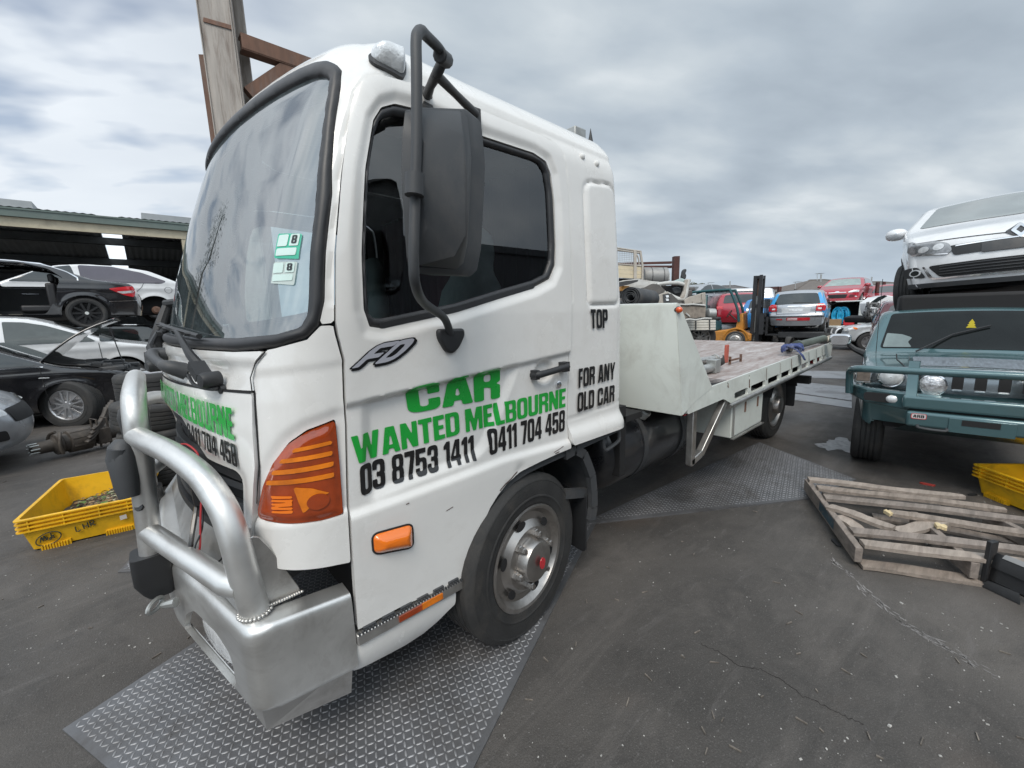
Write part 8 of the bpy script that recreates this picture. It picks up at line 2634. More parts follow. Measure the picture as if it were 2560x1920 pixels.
 for t_ in (.3, .78):
  c_ = a + (b - a) * t_
  obj('band', G().tube([tuple(c_ - (b - a) * .012), tuple(c_ + (b - a) * .012)], .242, 18), M_BLACK2, o)
 # crumpled panels
 solo('car_roof_panel', slab(G(), [(120, 520), (330, 500), (520, 530), (700, 545), (560, 600), (420, 610), (230, 655), (120, 640)], 9.9, .5, rnd=4), wp, 'crumpled white car roof panel in the middle of the scrap heap', 'car panel', bevel=.02)
 solo('car_bonnet', slab(G(), [(320, 660), (520, 560), (600, 572), (690, 650), (640, 690), (480, 735), (400, 720)], 9.5, .05, rnd=4), dk, 'grey brown car bonnet leaning on the scrap heap', 'car panel')
 solo('black_sheet', slab(G(), [(60, 550), (180, 525), (250, 520), (340, 510), (330, 535), (210, 575), (60, 610)], 9.7, .04), M_BLACK, 'crumpled black plastic sheet under the cream boarded tray', 'sheet')
 # cut off cab: roof bow, pillar and glass
 d = 9.6
 T = thing('cut_car_cab', 'white cut off car cab with bent pillar and cracked glass on the scrap heap', 'car wreck', tuple(pt(*zF(800, 760), D=d)), world=True)
 g = G()
 for (pp, r) in (([(578, 578), (660, 560), (760, 552), (860, 556), (935, 575)], .045), ([(700, 690), (800, 740), (870, 765), (920, 760), (945, 700), (960, 600), (985, 510)], .055), ([(590, 585), (640, 640), (700, 700)], .04)):
  rod(g, pp, d, r, n=10, sm=5)
 obj('door_frame', g, wp, T, smooth=60)
 g = slab(G(), [(945, 505), (1008, 512), (985, 610), (930, 785), (868, 770), (925, 650)], d - .05, .08, rnd=2)
 obj('pillar', g, bg, T, bevel=.01)
 obj('cabin', slab(G(), [(600, 590), (920, 580), (930, 700), (860, 740), (720, 700)], d + .15, .7), M_DARK, T, smooth=0)
 obj('windscreen', slab(G(), [(720, 553), (890, 488), (935, 505), (925, 552), (830, 548)], d + .05, .012), mat('cracked_glass', (.34, .42, .41), .2, coat=1.0, var=.3, vs=20), T, smooth=0)
 obj('seat', slab(G(), [(770, 620), (830, 600), (890, 610), (900, 690), (800, 700)], d + .12, .15, rnd=5), M_BLACK2, T, bevel=.03)
 solo('seat_frame', slab(G(), [(905, 440), (912, 395), (940, 368), (962, 378), (958, 405), (945, 425), (960, 455), (950, 500), (925, 505), (895, 480)], 9.9, .10, rnd=3), M_BLACK, 'torn black seat frame sticking up from the scrap heap', 'seat frame', bevel=.015)
 # conveyor roll
 d = 7.6
 T = thing('rubber_roll', 'black rolled rubber matting lying behind the tray headboard', 'roll', tuple(pt(*zF(250, 740), D=d)), world=True)
 c0, c1 = pt(*zF(235, 738), D=d), pt(*zF(420, 758), D=d + .55)
 ax = (c1 - c0) / np.linalg.norm(c1 - c0)
 up = np.array([0, 0, 1.0])
 sd_ = np.cross(ax, up)
 sd_ /= np.linalg.norm(sd_)
 up = np.cross(sd_, ax)
 g = G()
 rows = []
 for t in np.linspace(0, 2 * math.pi * 4.5, 130):
  r = .05 + .021 * t / (2 * math.pi) * 1.5 + .006 * math.sin(t * 2.3)
  q = c0 + sd_ * (r * math.cos(t)) + up * (r * math.sin(t))
  rows.append([tuple(q), tuple(q + ax * 1.0)])
 g.grid(np.array(rows))
 o = obj('matting', g, M_BLACK2, T, smooth=60)
 o.modifiers.new('thickness', 'SOLIDIFY').thickness = .011
 g = G()
 rows = []
 for t in np.linspace(0, 1, 26):
  r = .24
  q = c0 - sd_ * (.12 + .35 * t) * -1 + up * (-.19 + .05 * math.sin(t * 18))
  q = c0 + sd_ * (-(.10 + .32 * t)) + up * (-.16 + .10 * t + .035 * math.sin(t * 20))
  rows.append([tuple(q), tuple(q + ax * 1.0)])
 g.grid(np.array(rows))
 o = obj('loose_end', g, M_BLACK2, T, smooth=60)
 o.modifiers.new('thickness', 'SOLIDIFY').thickness = .012
 # beige ute tub, crushed
 d = 9.1
 T = thing('utility_tub', 'dented muddy beige utility tub with a broken tail lamp lying on the scrap heap', 'vehicle body', tuple(pt(*zF(900, 1000), D=d)), world=True)
 obj('side_panel', slab(G(), [(470, 800), (480, 760), (640, 690), (720, 660), (745, 700), (830, 780), (900, 800), (900, 830), (740, 830), (470, 840)], d, .06, rnd=2), bg, T, bevel=.01)
 obj('lamp_recess', slab(G(), [(655, 700), (735, 685), (745, 800), (665, 805)], d - .02, .02), M_BLACK2, T, smooth=0)
 for y in (728, 770): obj('tail_lamp', slab(G(), [(690, y - 16), (725, y - 20), (735, y + 8), (700, y + 14)], d - .035, .015, rnd=1), M_LENS, T, smooth=0)
 obj('dark_flap', slab(G(), [(735, 690), (765, 690), (860, 780), (900, 800), (890, 830), (745, 800)], d - .03, .03), dk, T, smooth=0)
 g = slab(G(), [(930, 770), (1000, 730), (1170, 680), (1205, 672), (1210, 830), (1150, 838), (940, 830)], d + .25, .06, rnd=2)
 obj('tailgate', g, bg, T, bevel=.01)
 g = slab(G(), [(1040, 790), (1165, 770), (1165, 800), (1040, 818)], d + .22, .03)
 slab(g, [(1155, 690), (1168, 690), (1180, 820), (1165, 825)], d + .21, .03)
 obj('tailgate_rib', g, bg, T, smooth=0)
 g = slab(G(), [(840, 830), (980, 835), (1130, 830), (1210, 845), (1200, 1000), (1140, 990), (1100, 1005), (950, 1000), (880, 1005)], d - .15, .5, rnd=3)
 obj('crushed_side', g, bgd, T, bevel=.02)
 g = G()
 rod(g, [(850, 828), (960, 832), (1050, 828), (1200, 842)], d - .17, .02, sm=4)
 rod(g, [(950, 940), (1000, 985)], d - .18, .015)
 rod(g, [(930, 1030), (1000, 1020), (1080, 1028), (1180, 1010), (1280, 1012)], d - .2, .022, sm=4)
 obj('bent_rail', g, wp, T, smooth=60)
 # white drop side tray on a wheel
 d = 9.6
 T = thing('drop_side_tray', 'white drop side utility tray on wheels in front of the forklift', 'truck tray', tuple(pt(*zF(1100, 1310), D=d)), world=True)
 g = G()
 for k in range(4): slab(g, [(860, 1035 + k * 33), (1335, 1028 + k * 33), (1335, 1057 + k * 33), (860, 1064 + k * 33)], d, .035)
 obj('drop_side', g, P_CREAM, T, bevel=.004)
 for x in (1080, 1258):
  obj('latch', slab(G(), [(x - 7, 1025), (x + 7, 1025), (x + 7, 1150), (x - 7, 1150)], d - .02, .02), M_BLACK2, T, smooth=0)
 obj('tray_bed', slab(G(), [(860, 1170), (1335, 1160), (1335, 1172), (860, 1182)], d, 1.6), M_DARK, T, smooth=0)
 q = pt(*zF(1105, 1262), D=d + .25)
 wheel(T, 'suv', tuple(q), R_(-41.3), 0, M_RIM)
 wheel(T, 'suv', tuple(q + hor * 1.3), R_(-41.3), 0, M_RIM)
 obj('mudguard', slab(G(), [(1000, 1180), (1160, 1175), (1190, 1230), (1185, 1310), (1165, 1310), (1160, 1235), (1130, 1205), (1010, 1205)], d + .2, .3), M_BLACK, T, smooth=0)
 a, b = pt(*zF(1205, 945), D=10.4), pt(*zF(1335, 950), D=10.4)
 solo('gas_cylinder', G().tube([tuple(a), tuple(a + (b - a) * .15), tuple(a + (b - a) * .85), tuple(b)], [.06, .13, .13, .05], 16), M_STEEL, 'grey gas cylinder lying between the dented tub and the forklift', 'cylinder', smooth=50)
 # fill so the heap has a body
 rr = random.Random(4)
 gs = G()
 for k in range(46):
  x, y, dd = rr.uniform(-60, 900), rr.uniform(640, 1150), rr.uniform(10.2, 11.4)
  q = pt(*zF(x, y), D=dd)
  M = Matrix.Translation(tuple(q)) @ Matrix.Rotation(rr.uniform(0, 3), 4, 'Z') @ Matrix.Rotation(rr.uniform(-.5, .5), 4, 'X')
  a, b, c = rr.uniform(.1, .5), rr.uniform(.1, .5), rr.uniform(.02, .2)
  gs.bx(-a, a, -b, b, -c, c, M)
 o = obj('scrap_heap', gs, mat('mixed_scrap', (.11, .10, .095), .65, var=.55, vs=2.5, metal=.2, dirt=(.3, .28, .26), dirt_amt=.6, ds=1.5), bevel=.02)
 o['kind'] = 'stuff'
 o['label'] = 'heap of crushed car parts behind the tow truck tray'
 o['category'] = 'scrap heap'
 g = slab(G(), [(120, 590), (225, 590), (225, 650), (120, 655)], 9.8, .3)
 solo('orange_panel', g, mat('faded_orange', (.55, .24, .03), .5, dirt=(.3, .2, .1), dirt_amt=.5), 'orange painted panel glimpsed beside the rubber roll', 'panel', bevel=.01)
build_scrap()
def build_forklift():
 rot = R_(280)
 p = pt(*zF(1600, 1312), D=15.6)
 T = thing('forklift', 'orange and green forklift with a tall dark mast behind the tow truck tray', 'forklift', (p[0], p[1], 0), rot)
 mo = mat('worn_orange_paint', (.50, .21, .03), .5, var=.15, dirt=(.16, .10, .05), dirt_amt=.7, ds=3)
 mg = mat('dark_green_paint', (.012, .075, .085), .5, var=.15, dirt=(.1, .1, .09), dirt_amt=.4)
 mk = mat('mast_steel', (.030, .031, .034), .5, metal=.3, var=.3)
 # local: +X forwards (to the mast), origin under the front axle
 prof = [(.55, .30), (.55, .55), (.35, .62), (.10, .66), (-.05, .74), (-.30, .70), (-.6, .66), (-1.6, .66), (-1.95, .70), (-2.1, .60), (-2.12, .30), (-1.5, .22), (-.5, .22)]
 obj('chassis', G().prism([(x, z) for x, z in prof], -.50, .50, XZ), mo, T, bevel=.04, seg=3, fixn=True)
 obj('front_cowl', G().prism([(-.28, .66), (.02, .78), (.08, 1.10), (.16, 1.30), (.24, 1.30), (.28, .70)], -.45, .45, XZ), mo, T, bevel=.03, fixn=True)
 obj('engine_cover', G().prism([(-1.5, .66), (-1.5, 1.05), (-.65, 1.05), (-.60, .66)], -.45, .45, XZ), mg, T, bevel=.04, fixn=True)
 obj('counterweight', G().prism([(-2.15, .35), (-2.2, .8), (-2.0, 1.12), (-1.52, 1.12), (-1.52, .40)], -.50, .50, XZ), mo, T, bevel=.06, seg=3, fixn=True)
 gd = G()
 for y in (-.48, .48):
  gd.tube([(-1.62, y, 1.05), (-1.72, y, 1.5), (-1.60, y, 2.08), (-1.50, y, 2.14), (-.35, y, 2.16), (-.20, y, 2.08), (.05, y, 1.45), (.12, y, 1.0)], .045, 8, sm=4)
 for x in np.linspace(-1.5, -.4, 7): gd.beam((x, -.48, 2.15), (x, .48, 2.15), .05, .05)
 gd.bx(-1.72, -1.66, -.48, .48, 1.15, 1.30)
 obj('overhead_guard', gd, mg, T, smooth=50)
 cabg = G().prism([(-1.64, 1.10), (-1.72, 1.5), (-1.60, 2.05), (-1.50, 2.05), (-1.48, 1.10)], -.46, .46, XZ)
 obj('rear_guard', cabg, mg, T, fixn=True)
 obj('rear_screen', G().bx(-1.45, -1.0, -.50, -.49, 1.38, 1.98), mat('forklift_glass', (.20, .30, .29), .1, coat=.8, dirt=(.3, .34, .32), dirt_amt=.5), T)
 obj('screen_frame', G().tube([(-1.46, -.505, 1.36), (-.98, -.505, 1.36), (-.98, -.505, 2.0), (-1.46, -.505, 2.0)], .02, 6, closed=True), mg, T)
 st = G()
 st.bx(-1.05, -.62, -.24, .24, 1.05, 1.17)
 st.prism([(-1.10, 1.15), (-1.16, 1.62), (-1.04, 1.64), (-.96, 1.15)], -.22, .22, XZ)
 obj('seat', st, M_BLACK, T, bevel=.04, seg=3, fixn=True)
 sw = G().tube([(-.30 + .15 * math.cos(a) * .5, .15 * math.sin(a), 1.28 + .15 * math.cos(a) * .85) for a in np.linspace(0, 6.28, 19)[:-1]], .014, 6, closed=True)
 sw.tube([(-.30, 0, 1.28), (-.05, 0, 1.05)], .025, 6)
 obj('steering_wheel', sw, M_BLACK, T)
 for sg in (-1, 1):
  m = G()
  for x in (.48, .66): m.bx(x, x + .10, sg * .30 - .05, sg * .30 + .05, .12, 2.62 if x > .6 else 2.60)
  obj('mast_rail', m, mk, T)
  obj('lift_cylinder', G().cyl((.60, sg * .20, .2), (.60, sg * .20, 1.9), .035), M_STEEL, T)
  obj('headlamp', G().lathe([(.001, -.06), (.08, -.05), (.10, 0), (.10, .02), (.001, .03)], 14, T_(.36, sg * .42, 1.38) @ RZ(90)), M_LENS, T)
  obj('fork', G().bx(.95, 1.02, sg * .28 - .06, sg * .28 + .06, .55, 1.15), mk, T)
  fk = G().bx(.95, 1.35, sg * .28 - .06, sg * .28 + .06, .50, .55)
  obj('fork_blade', fk, mk, T)
 cm = G()
 for z in (.5, 1.5, 2.5): cm.bx(.50, .74, -.30, .30, z, z + .10)
 obj('mast_crossbar', cm, mk, T)
 ch = G()
 for y in (-.06, .06): ch.bx(.58, .61, y - .02, y + .02, .3, 2.5)
 obj('mast_chain', ch, M_RUST, T)
 ca = G()
 for z in (.62, .80, .98, 1.16): ca.bx(.80, .94, -.55, .55, z, z + .08)
 for y in (-.55, -.2, .2, .55): ca.bx(.78, .92, y - .03, y + .03, .55, 1.28)
 obj('fork_carriage', ca, mk, T)
 lc = G()
 for y in (-.50, -.16, .16, .50): lc.bx(.90, .93, y - .02, y + .02, 1.2, 1.75)
 lc.bx(.90, .93, -.52, .52, 1.72, 1.78)
 obj('load_backrest', lc, mk, T)
 wheel_mesh('fork', .33, .16, .24, 'truck')
 for ax, yy in ((.05, .52), (-1.65, .50)):
  for sg in (-1, 1): wheel(T, 'fork', (ax, sg * yy, .33), 0 if sg < 0 else math.pi, 0, M_RIM)
 obj('wheel_guard', G().tube([(.05 + .42 * math.cos(a), -.50, .33 + .42 * math.sin(a)) for a in np.linspace(.1, math.pi - .1, 14)], .035, 6), mo, T, smooth=60)
build_forklift()
def build_crashed():
 # smashed white car front between the van and the off-road wagon
 d = 15.8
 T = thing('crashed_car', 'white smashed car front with hanging parts stacked beside the van', 'car wreck', tuple(at_depth(2195, d)), world=True)
 wm = P_WHITE
 obj('body', slab(G(), [(1400, 500), (1500, 430), (1640, 400), (1760, 420), (1760, 700), (1520, 705), (1500, 650), (1420, 640)], d, .45, zG, rnd=3), wm, T, bevel=.06, seg=3)
 obj('lower_bumper', slab(G(), [(1505, 590), (1640, 545), (1700, 560), (1700, 690), (1510, 700), (1500, 640)], d - .12, .2, zG, rnd=3), wm, T, bevel=.03)
 obj('windscreen', slab(G(), [(1430, 490), (1520, 425), (1600, 400), (1640, 410), (1500, 495)], d - .02, .02, zG), M_DGLASS, T, smooth=0)
 obj('headlight', slab(G(), [(1560, 560), (1630, 535), (1650, 560), (1590, 590)], d - .14, .03, zG, rnd=1), M_LENS, T, smooth=0)
 obj('intake', slab(G(), [(1520, 640), (1600, 620), (1600, 660), (1520, 680)], d - .14, .03, zG), M_DARK, T, smooth=0)
 g = G()
 rr = random.Random(6)
 for k in range(40):
  q = pt(*zG(rr.uniform(1380, 1520), rr.uniform(500, 700)), D=d - rr.uniform(.1, .5))
  M = Matrix.Translation(tuple(q)) @ Matrix.Rotation(rr.uniform(0, 3), 4, 'Z') @ Matrix.Rotation(rr.uniform(-1.5, 1.5), 4, 'X')
  a, b, c = rr.uniform(.03, .16), rr.uniform(.03, .14), rr.uniform(.01, .05)
  g.bx(-a, a, -b, b, -c, c, M)
 obj('torn_parts', g, mat('torn_metal', (.12, .12, .12), .5, metal=.4, var=.7, vs=3), T)
 g = G()
 for k in range(12):
  q = pt(*zG(rr.uniform(1400, 1520), rr.uniform(540, 640)), D=d - rr.uniform(.3, .5))
  M = Matrix.Translation(tuple(q)) @ Matrix.Rotation(rr.uniform(0, 3), 4, 'Z') @ Matrix.Rotation(rr.uniform(-1.5, 1.5), 4, 'X')
  a, b = rr.uniform(.05, .16), rr.uniform(.04, .12)
  g.bx(-a, a, -b, b, -.01, .01, M)
 obj('torn_panels', g, wm, T)
 # black engine block lumps on which it sits
 solo('engine_block', slab(G(), [(1390, 690), (1500, 660), (1700, 690), (1700, 760), (1400, 760)], d + .1, 1.2, zG, rnd=3), M_DARK, 'dark engine block under the smashed white car', 'engine', bevel=.04)
build_crashed()
def build_pallet():
 FL, BL = pt(*zP(600, 955), Z=.135), pt(*zP(207, 442), Z=.135)
 T = thing('broken_pallet', 'broken weathered timber pallet with snapped boards lying on the asphalt', 'pallet', ((FL[0] + BL[0]) / 2, (FL[1] + BL[1]) / 2, 0), world=True)
 e2 = (BL - FL)[:2] / np.linalg.norm((BL - FL)[:2])
 def board(a, b, z, w, th, ext=0.0, jag=True, m=None, nm='board', dz=0.0):
  A, B = pt(*zP(*a), Z=z), pt(*zP(*b), Z=z)
  d = (B - A)[:2]
  L = np.linalg.norm(d)
  d /= L
  n = np.array([-d[1], d[0]])
  L += ext
  g = G()
  rr = random.Random(int(a[0] * 7 + a[1]))
  k = 14
  top, bot = [], []
  rows = []
  for i in range(k + 1):
   t = i / k
   w2 = w / 2 * (1 + .06 * math.sin(t * 17 + a[0]) + rr.uniform(-.02, .02))
   if jag and t > .93: w2 *= 1 - rr.uniform(.1, .5)
   c = A[:2] + d * L * t
   zz = z + dz * t + .004 * math.sin(t * 7 + a[1])
   rows.append([(c[0] + n[0] * s * w2, c[1] + n[1] * s * w2, zz + h + rr.uniform(-.0015, .0015)) for s, h in ((-1, -th), (-1, 0), (-.4, .001), (.4, .001), (1, 0), (1, -th))])
  g.grid(np.array([r + [r[0]] for r in rows]))
  g.add(rows[0], [tuple(range(6))])
  g.add(rows[-1], [tuple(range(6))[::-1]])
  return obj(nm, g, m or M_WOOD, T, smooth=30, fixn=True)
 tone = [mat('weathered_timber_b', (.33, .28, .24), .8, var=.25, vs=5, dirt=(.15, .12, .10), dirt_amt=.7, ds=4, bump=.35, bs=40, stretch=(.7, 6, 6)), M_WOOD, mat('weathered_timber_c', (.235, .20, .175), .8, var=.3, vs=5, dirt=(.10, .08, .065), dirt_amt=.75, ds=4, bump=.35, bs=40, stretch=(.7, 6, 6))]
 for k, (a, b, ext) in enumerate((((215, 440), (1390, 572), 0), ((282, 500), (1700, 662), 0), ((335, 570), (1830, 738), .12), ((372, 640), (860, 805), 0), ((835, 692), (1840, 838), .35), ((535, 822), (1840, 968), .4), ((620, 915), (1840, 1070), .4))):
  board(a, b, .150, .076, .022, ext, m=tone[k % 3])
 board((445, 715), (690, 830), .13, .08, .02, 0, m=tone[0], nm='snapped_board', dz=-.04)
 board((880, 838), (1240, 800), .10, .085, .02, 0, m=tone[0], nm='snapped_board', dz=.05)
 for a, b in (((805, 690), (850, 690)), ((1175, 785), (1255, 798))): board(a, b, .155, .05, .02, 0, m=M_WOODL, nm='split_end')
 # bottom boards
 board((600, 1075), (1560, 1205), .022, .09, .02, .3, m=tone[1], nm='bottom_board')
 board((700, 715), (1000, 770), .022, .09, .02, .5, m=tone[2], nm='bottom_board')
 board((330, 560), (600, 590), .022, .09, .02, .5, m=tone[2], nm='bottom_board')
 # stringers run from front to back
 def stringer(a, b, nm='stringer'):
  A, B = pt(*zP(*a), Z=.127), pt(*zP(*b), Z=.127)
  g = G().beam((A[0], A[1], .080), (B[0], B[1], .080), .038, .094)
  return obj(nm, g, tone[2], T, bevel=.004)
 L = stringer((600, 965), (205, 445))
 A, B = pt(*zP(600, 965), Z=.127), pt(*zP(205, 445), Z=.127)
 nrm = np.array([(B - A)[1], -(B - A)[0]]) / np.linalg.norm((B - A)[:2])
 off = -nrm if (nrm @ np.array([1, 0])) > 0 else nrm
 off = off * .0205
 q = [A[:2] + (B - A)[:2] * t + off for t in (.33, .62)]
 bl = G().add([(q[0][0], q[0][1], .05), (q[1][0], q[1][1], .05), (q[1][0], q[1][1], .115), (q[0][0], q[0][1], .115)], [(0, 1, 2, 3)])
 obj('faded_stencil', bl, mat('blue_stencil', (.045, .085, .11), .8, var=.5, vs=14, dirt=(.17, .14, .12), dirt_amt=1.0, ds=12), L, smooth=0)
 stringer((1480, 1080), (1010, 690))
 stringer((1980, 900), (1560, 690))
 # nails
 return T
build_pallet()
def build_right_crate():
 f = lambda x, y: (2300 + x / 3.95, 1130 + y / 3.95)
 a, b = pt(*f(580, 405), Z=0), pt(*f(1027, 590), Z=0)
 e = (b - a)[:2]
 e /= np.linalg.norm(e)
 n = np.array([-e[1], e[0]])
 ln, wd = .62, .42
 T, L3, l_, w_, tub = crate('yellow crate beside the pallet holding a black plastic car part', [a[:2], a[:2] + e * ln, a[:2] + e * ln + n * wd, a[:2] + n * wd], h=.235)
 c = L3(.40, .23, .18)
 g = G()
 rows = []
 for t, r in ((0, .10), (.02, .135), (.25, .155), (.45, .15), (.50, .11), (.52, .01)):
  rows.append([(c[0] - e[0] * .22 + e[0] * t, c[1] - e[1] * .22 + e[1] * t + r * math.cos(q) * n[1] * 1.0, c[2] + r * math.sin(q)) for q in np.linspace(0, 2 * math.pi, 31)])
  rows[-1] = [(c[0] + e[0] * (t - .22) + n[0] * r * math.cos(q), c[1] + e[1] * (t - .22) + n[1] * r * math.cos(q), c[2] + .9 * r * math.sin(q)) for q in np.linspace(0, 2 * math.pi, 31)]
 g.grid(np.array(rows))
 o = solo('plastic_duct', g, M_BLACK2, 'black plastic duct with blue crayon marks lying in the right hand yellow crate', 'car part', smooth=60, fixn=True)
 mk = G()
 rr = random.Random(9)
 for k in range(7):
  t0 = .06 + .016 * k
  pts = []
  for s in range(5):
   q = math.pi * (1.12 + .07 * s) + rr.uniform(-.03, .03)
   r = .150
   t = t0 + rr.uniform(-.006, .006)
   pts.append((c[0] + e[0] * (t - .22) + n[0] * r * math.cos(q) * -1 * -1, c[1] + e[1] * (t - .22) + n[1] * r * math.cos(q), c[2] - .9 * r * math.sin(q) * 1.0))
  mk.tube(pts, .003, 5)
 obj('crayon_marks', mk, mat('blue_crayon', (.03, .22, .5), .7), o)
 tb = G().tube([L3(.30, .30, .30), L3(.33, .28, .36), L3(.37, .27, .37), L3(.42, .25, .34)], .016, 8, sm=4)
 obj('pipe_stub', tb, M_BLACK2, o)
build_right_crate()
def build_trim():
 a, b = pt(*zP(1520, 1245), Z=0), pt(*zP(1800, 1385), Z=0)
 e = (b - a)[:2]
 e /= np.linalg.norm(e)
 n = np.array([-e[1], e[0]])
 T = thing('bumper_trim', 'black plastic bumper reinforcement with a pale top edge propped against the pallet', 'car part', (a[0], a[1], 0), world=True)
 L3 = lambda u, v, z: (a[0] + e[0] * u + n[0] * v, a[1] + e[1] * u + n[1] * v, z)
 rows = []
 for u in np.linspace(0.02, .75, 24):
  s = .012 * math.sin(u * 9)
  rows.append([L3(u, .02 + s, .03), L3(u, .0 + s, .05), L3(u, .01 + s, .12), L3(u, .0 + s, .125), L3(u, .015 + s, .185), L3(u, .03 + s, .20), L3(u, .036 + s, .20), L3(u, .04 + s, .19)])
 o = obj('panel', G().grid(np.array(rows)), M_BLACK, T, smooth=40)
 o.modifiers.new('thickness', 'SOLIDIFY').thickness = .006
 rows = [[L3(u, .012 + .012 * math.sin(u * 9), .190), L3(u, .03 + .012 * math.sin(u * 9), .206), L3(u, .038 + .012 * math.sin(u * 9), .206)] for u in np.linspace(.05, .75, 20)]
 obj('top_edge', G().grid(np.array(rows)), mat('pale_plastic_edge', (.22, .22, .22), .5, dirt=(.4, .38, .36), dirt_amt=.6), T, smooth=60)
 g = G()
 g.bx(-.012, .012, 0, .05, .02, .26)
 g.move(Matrix(((e[0], n[0], 0, a[0]), (e[1], n[1], 0, a[1]), (0, 0, 1, 0), (0, 0, 0, 1))))
 obj('end_bracket', g, M_BLACK, T, bevel=.004)
 for u0 in (.0, .50):
  pl = [L3(u0 + du, dv, z) for du, dv, z in ((0, -.02, .012), (.16, -.01, .012), (.14, .01, .05), (.02, .01, .04))]
  g = G().add(pl + [(x, y, z - .01) for x, y, z in pl], [(0, 1, 2, 3), (7, 6, 5, 4), (0, 4, 5, 1), (1, 5, 6, 2), (2, 6, 7, 3), (3, 7, 4, 0)])
  obj('foot', g, M_BLACK, T)
 w = G().add([L3(u, .0035, z) for u, z in ((.20, .140), (.25, .138), (.25, .152), (.20, .154))], [(0, 1, 2, 3)])
 w.v = [(x - n[0] * .010, y - n[1] * .010, z) for x, y, z in w.v]
 obj('clip_hole', w, mat('white_clip', (.6, .6, .6), .6), T, smooth=0)
build_trim()
def build_far():
 mroof = [mat('grey_tiles', (.105, .10, .10), .8, var=.2, vs=1.5, bump=.3, bs=8), mat('brown_grey_tiles', (.125, .11, .10), .8, var=.2, vs=1.5, bump=.3, bs=8)]
 mwall = mat('tan_brick', (.30, .25, .21), .85, var=.15, vs=3)
 hor = np.array([_f[0], _f[1], 0]) / math.hypot(_f[0], _f[1])
 rt = np.array([_r[0], _r[1], 0])
 def house(label, x0, x1, yeave, yridge, d, m, rx=(.35, .65)):
  c0, c1 = at_depth(x0, d), at_depth(x1, d)
  k = d / 1030
  hz = lambda x: 783.5 - .031 * (x - 1280)
  xm = (x0 + x1) / 2
  ze, zr = CAM_H + (hz(xm) - yeave) * k, CAM_H + (hz(xm) - yridge) * k
  W_ = np.linalg.norm(c1 - c0)
  T = thing('house', label, 'house', tuple((c0 + c1) / 2), world=True)
  ex = (c1 - c0) / W_
  ey = np.array([-ex[1], ex[0], 0])
  if ey @ hor < 0: ey = -ey
  D_ = 10.0
  Pq = lambda u, v, z: tuple(c0 + ex * u + ey * v + np.array([0, 0, z]))
  w = G()
  vs = [Pq(.4, .5, 0), Pq(W_ - .4, .5, 0), Pq(W_ - .4, D_ - .5, 0), Pq(.4, D_ - .5, 0), Pq(.4, .5, ze), Pq(W_ - .4, .5, ze), Pq(W_ - .4, D_ - .5, ze), Pq(.4, D_ - .5, ze)]
  w.add(vs, [(0, 1, 5, 4), (1, 2, 6, 5), (2, 3, 7, 6), (3, 0, 4, 7)])
  obj('wall', w, mwall, T, smooth=0)
  a, b = W_ * rx[0], W_ * rx[1]
  r = G().add([Pq(0, 0, ze), Pq(W_, 0, ze), Pq(W_, D_, ze), Pq(0, D_, ze), Pq(a, D_ / 2, zr), Pq(b, D_ / 2, zr), Pq(0, 0, ze - .2), Pq(W_, 0, ze - .2), Pq(W_, D_, ze - .2), Pq(0, D_, ze - .2)],
     [(0, 1, 5, 4), (1, 2, 5), (2, 3, 4, 5), (3, 0, 4), (0, 6, 7, 1), (1, 7, 8, 2), (2, 8, 9, 3), (3, 9, 6, 0)])
  obj('roof', r, m, T, smooth=0)
  rg = G()
  for p_, q_ in ((Pq(a, D_ / 2, zr), Pq(b, D_ / 2, zr)), (Pq(0, 0, ze), Pq(a, D_ / 2, zr)), (Pq(W_, 0, ze), Pq(b, D_ / 2, zr))): rg.tube([p_, q_], .12, 6)
  obj('ridge_tiles', rg, m, T)
  for u in (W_ * .25, W_ * .6):
   wn = G().add([Pq(u, .48, ze - 1.6), Pq(u + 1.8, .48, ze - 1.6), Pq(u + 1.8, .48, ze - .5), Pq(u, .48, ze - .5)], [(0, 1, 2, 3)])
   obj('window', wn, M_DGLASS, T, smooth=0)
  vent = G().tube([Pq(a + .8, D_ / 2 - 1, zr - .5), Pq(a + .8, D_ / 2 - 1, zr + .7)], .10, 8)
  obj('vent_pipe', vent, M_STEEL, T)
  return c0, ex, ey
 house('tan house with a wide grey hipped roof behind the red hatchback', 1984, 2246, 722, 694, 52, mroof[1], (.40, .55))
 house('long low house with a grey hipped roof left of the forklift mast', 1742, 1832, 731, 717, 60, mroof[0])
 house('house with a taller grey gable ridge just behind the forklift mast', 1808, 1905, 730, 711, 66, mroof[0], (.35, .7))
 house('low grey roofed house between the forklift mast and the silver and blue hatchback', 1893, 1995, 734, 720, 58, mroof[0], (.3, .5))
 house('grey roofed house at the right behind the red sedan', 2170, 2330, 718, 700, 60, mroof[1], (.3, .6))
 # television aerials
 for px, y0, y1, d, lb in ((2043, 702, 684, 50, 'tall television aerial on the wide hipped roof'), (1988, 722, 705, 51, 'short television aerial at the left end of the wide hipped roof'), (1771, 718, 707, 59, 'television aerial above the long low house')):
  a, b = pt(px, y0, D=d), pt(px, y1, D=d)
  g = G().tube([tuple(a), tuple(b)], .035, 5)
  L = 12 * d / 1030
  g.tube([tuple(b - rt * L * .15), tuple(b + rt * L)], .03, 5)
  for t in np.linspace(0, 1, 6): g.tube([tuple(b + rt * L * t - hor * .4), tuple(b + rt * L * t + hor * .4)], .02, 4)
  solo('television_aerial', g, M_STEEL, lb, 'aerial', 'television aerials on the roofs')
 # round garden tree
 d = 48
 c = pt(1742, 716, D=d)
 T = thing('tree', 'rounded olive green tree beyond the scrap heap', 'tree', (c[0], c[1], 0), world=True)
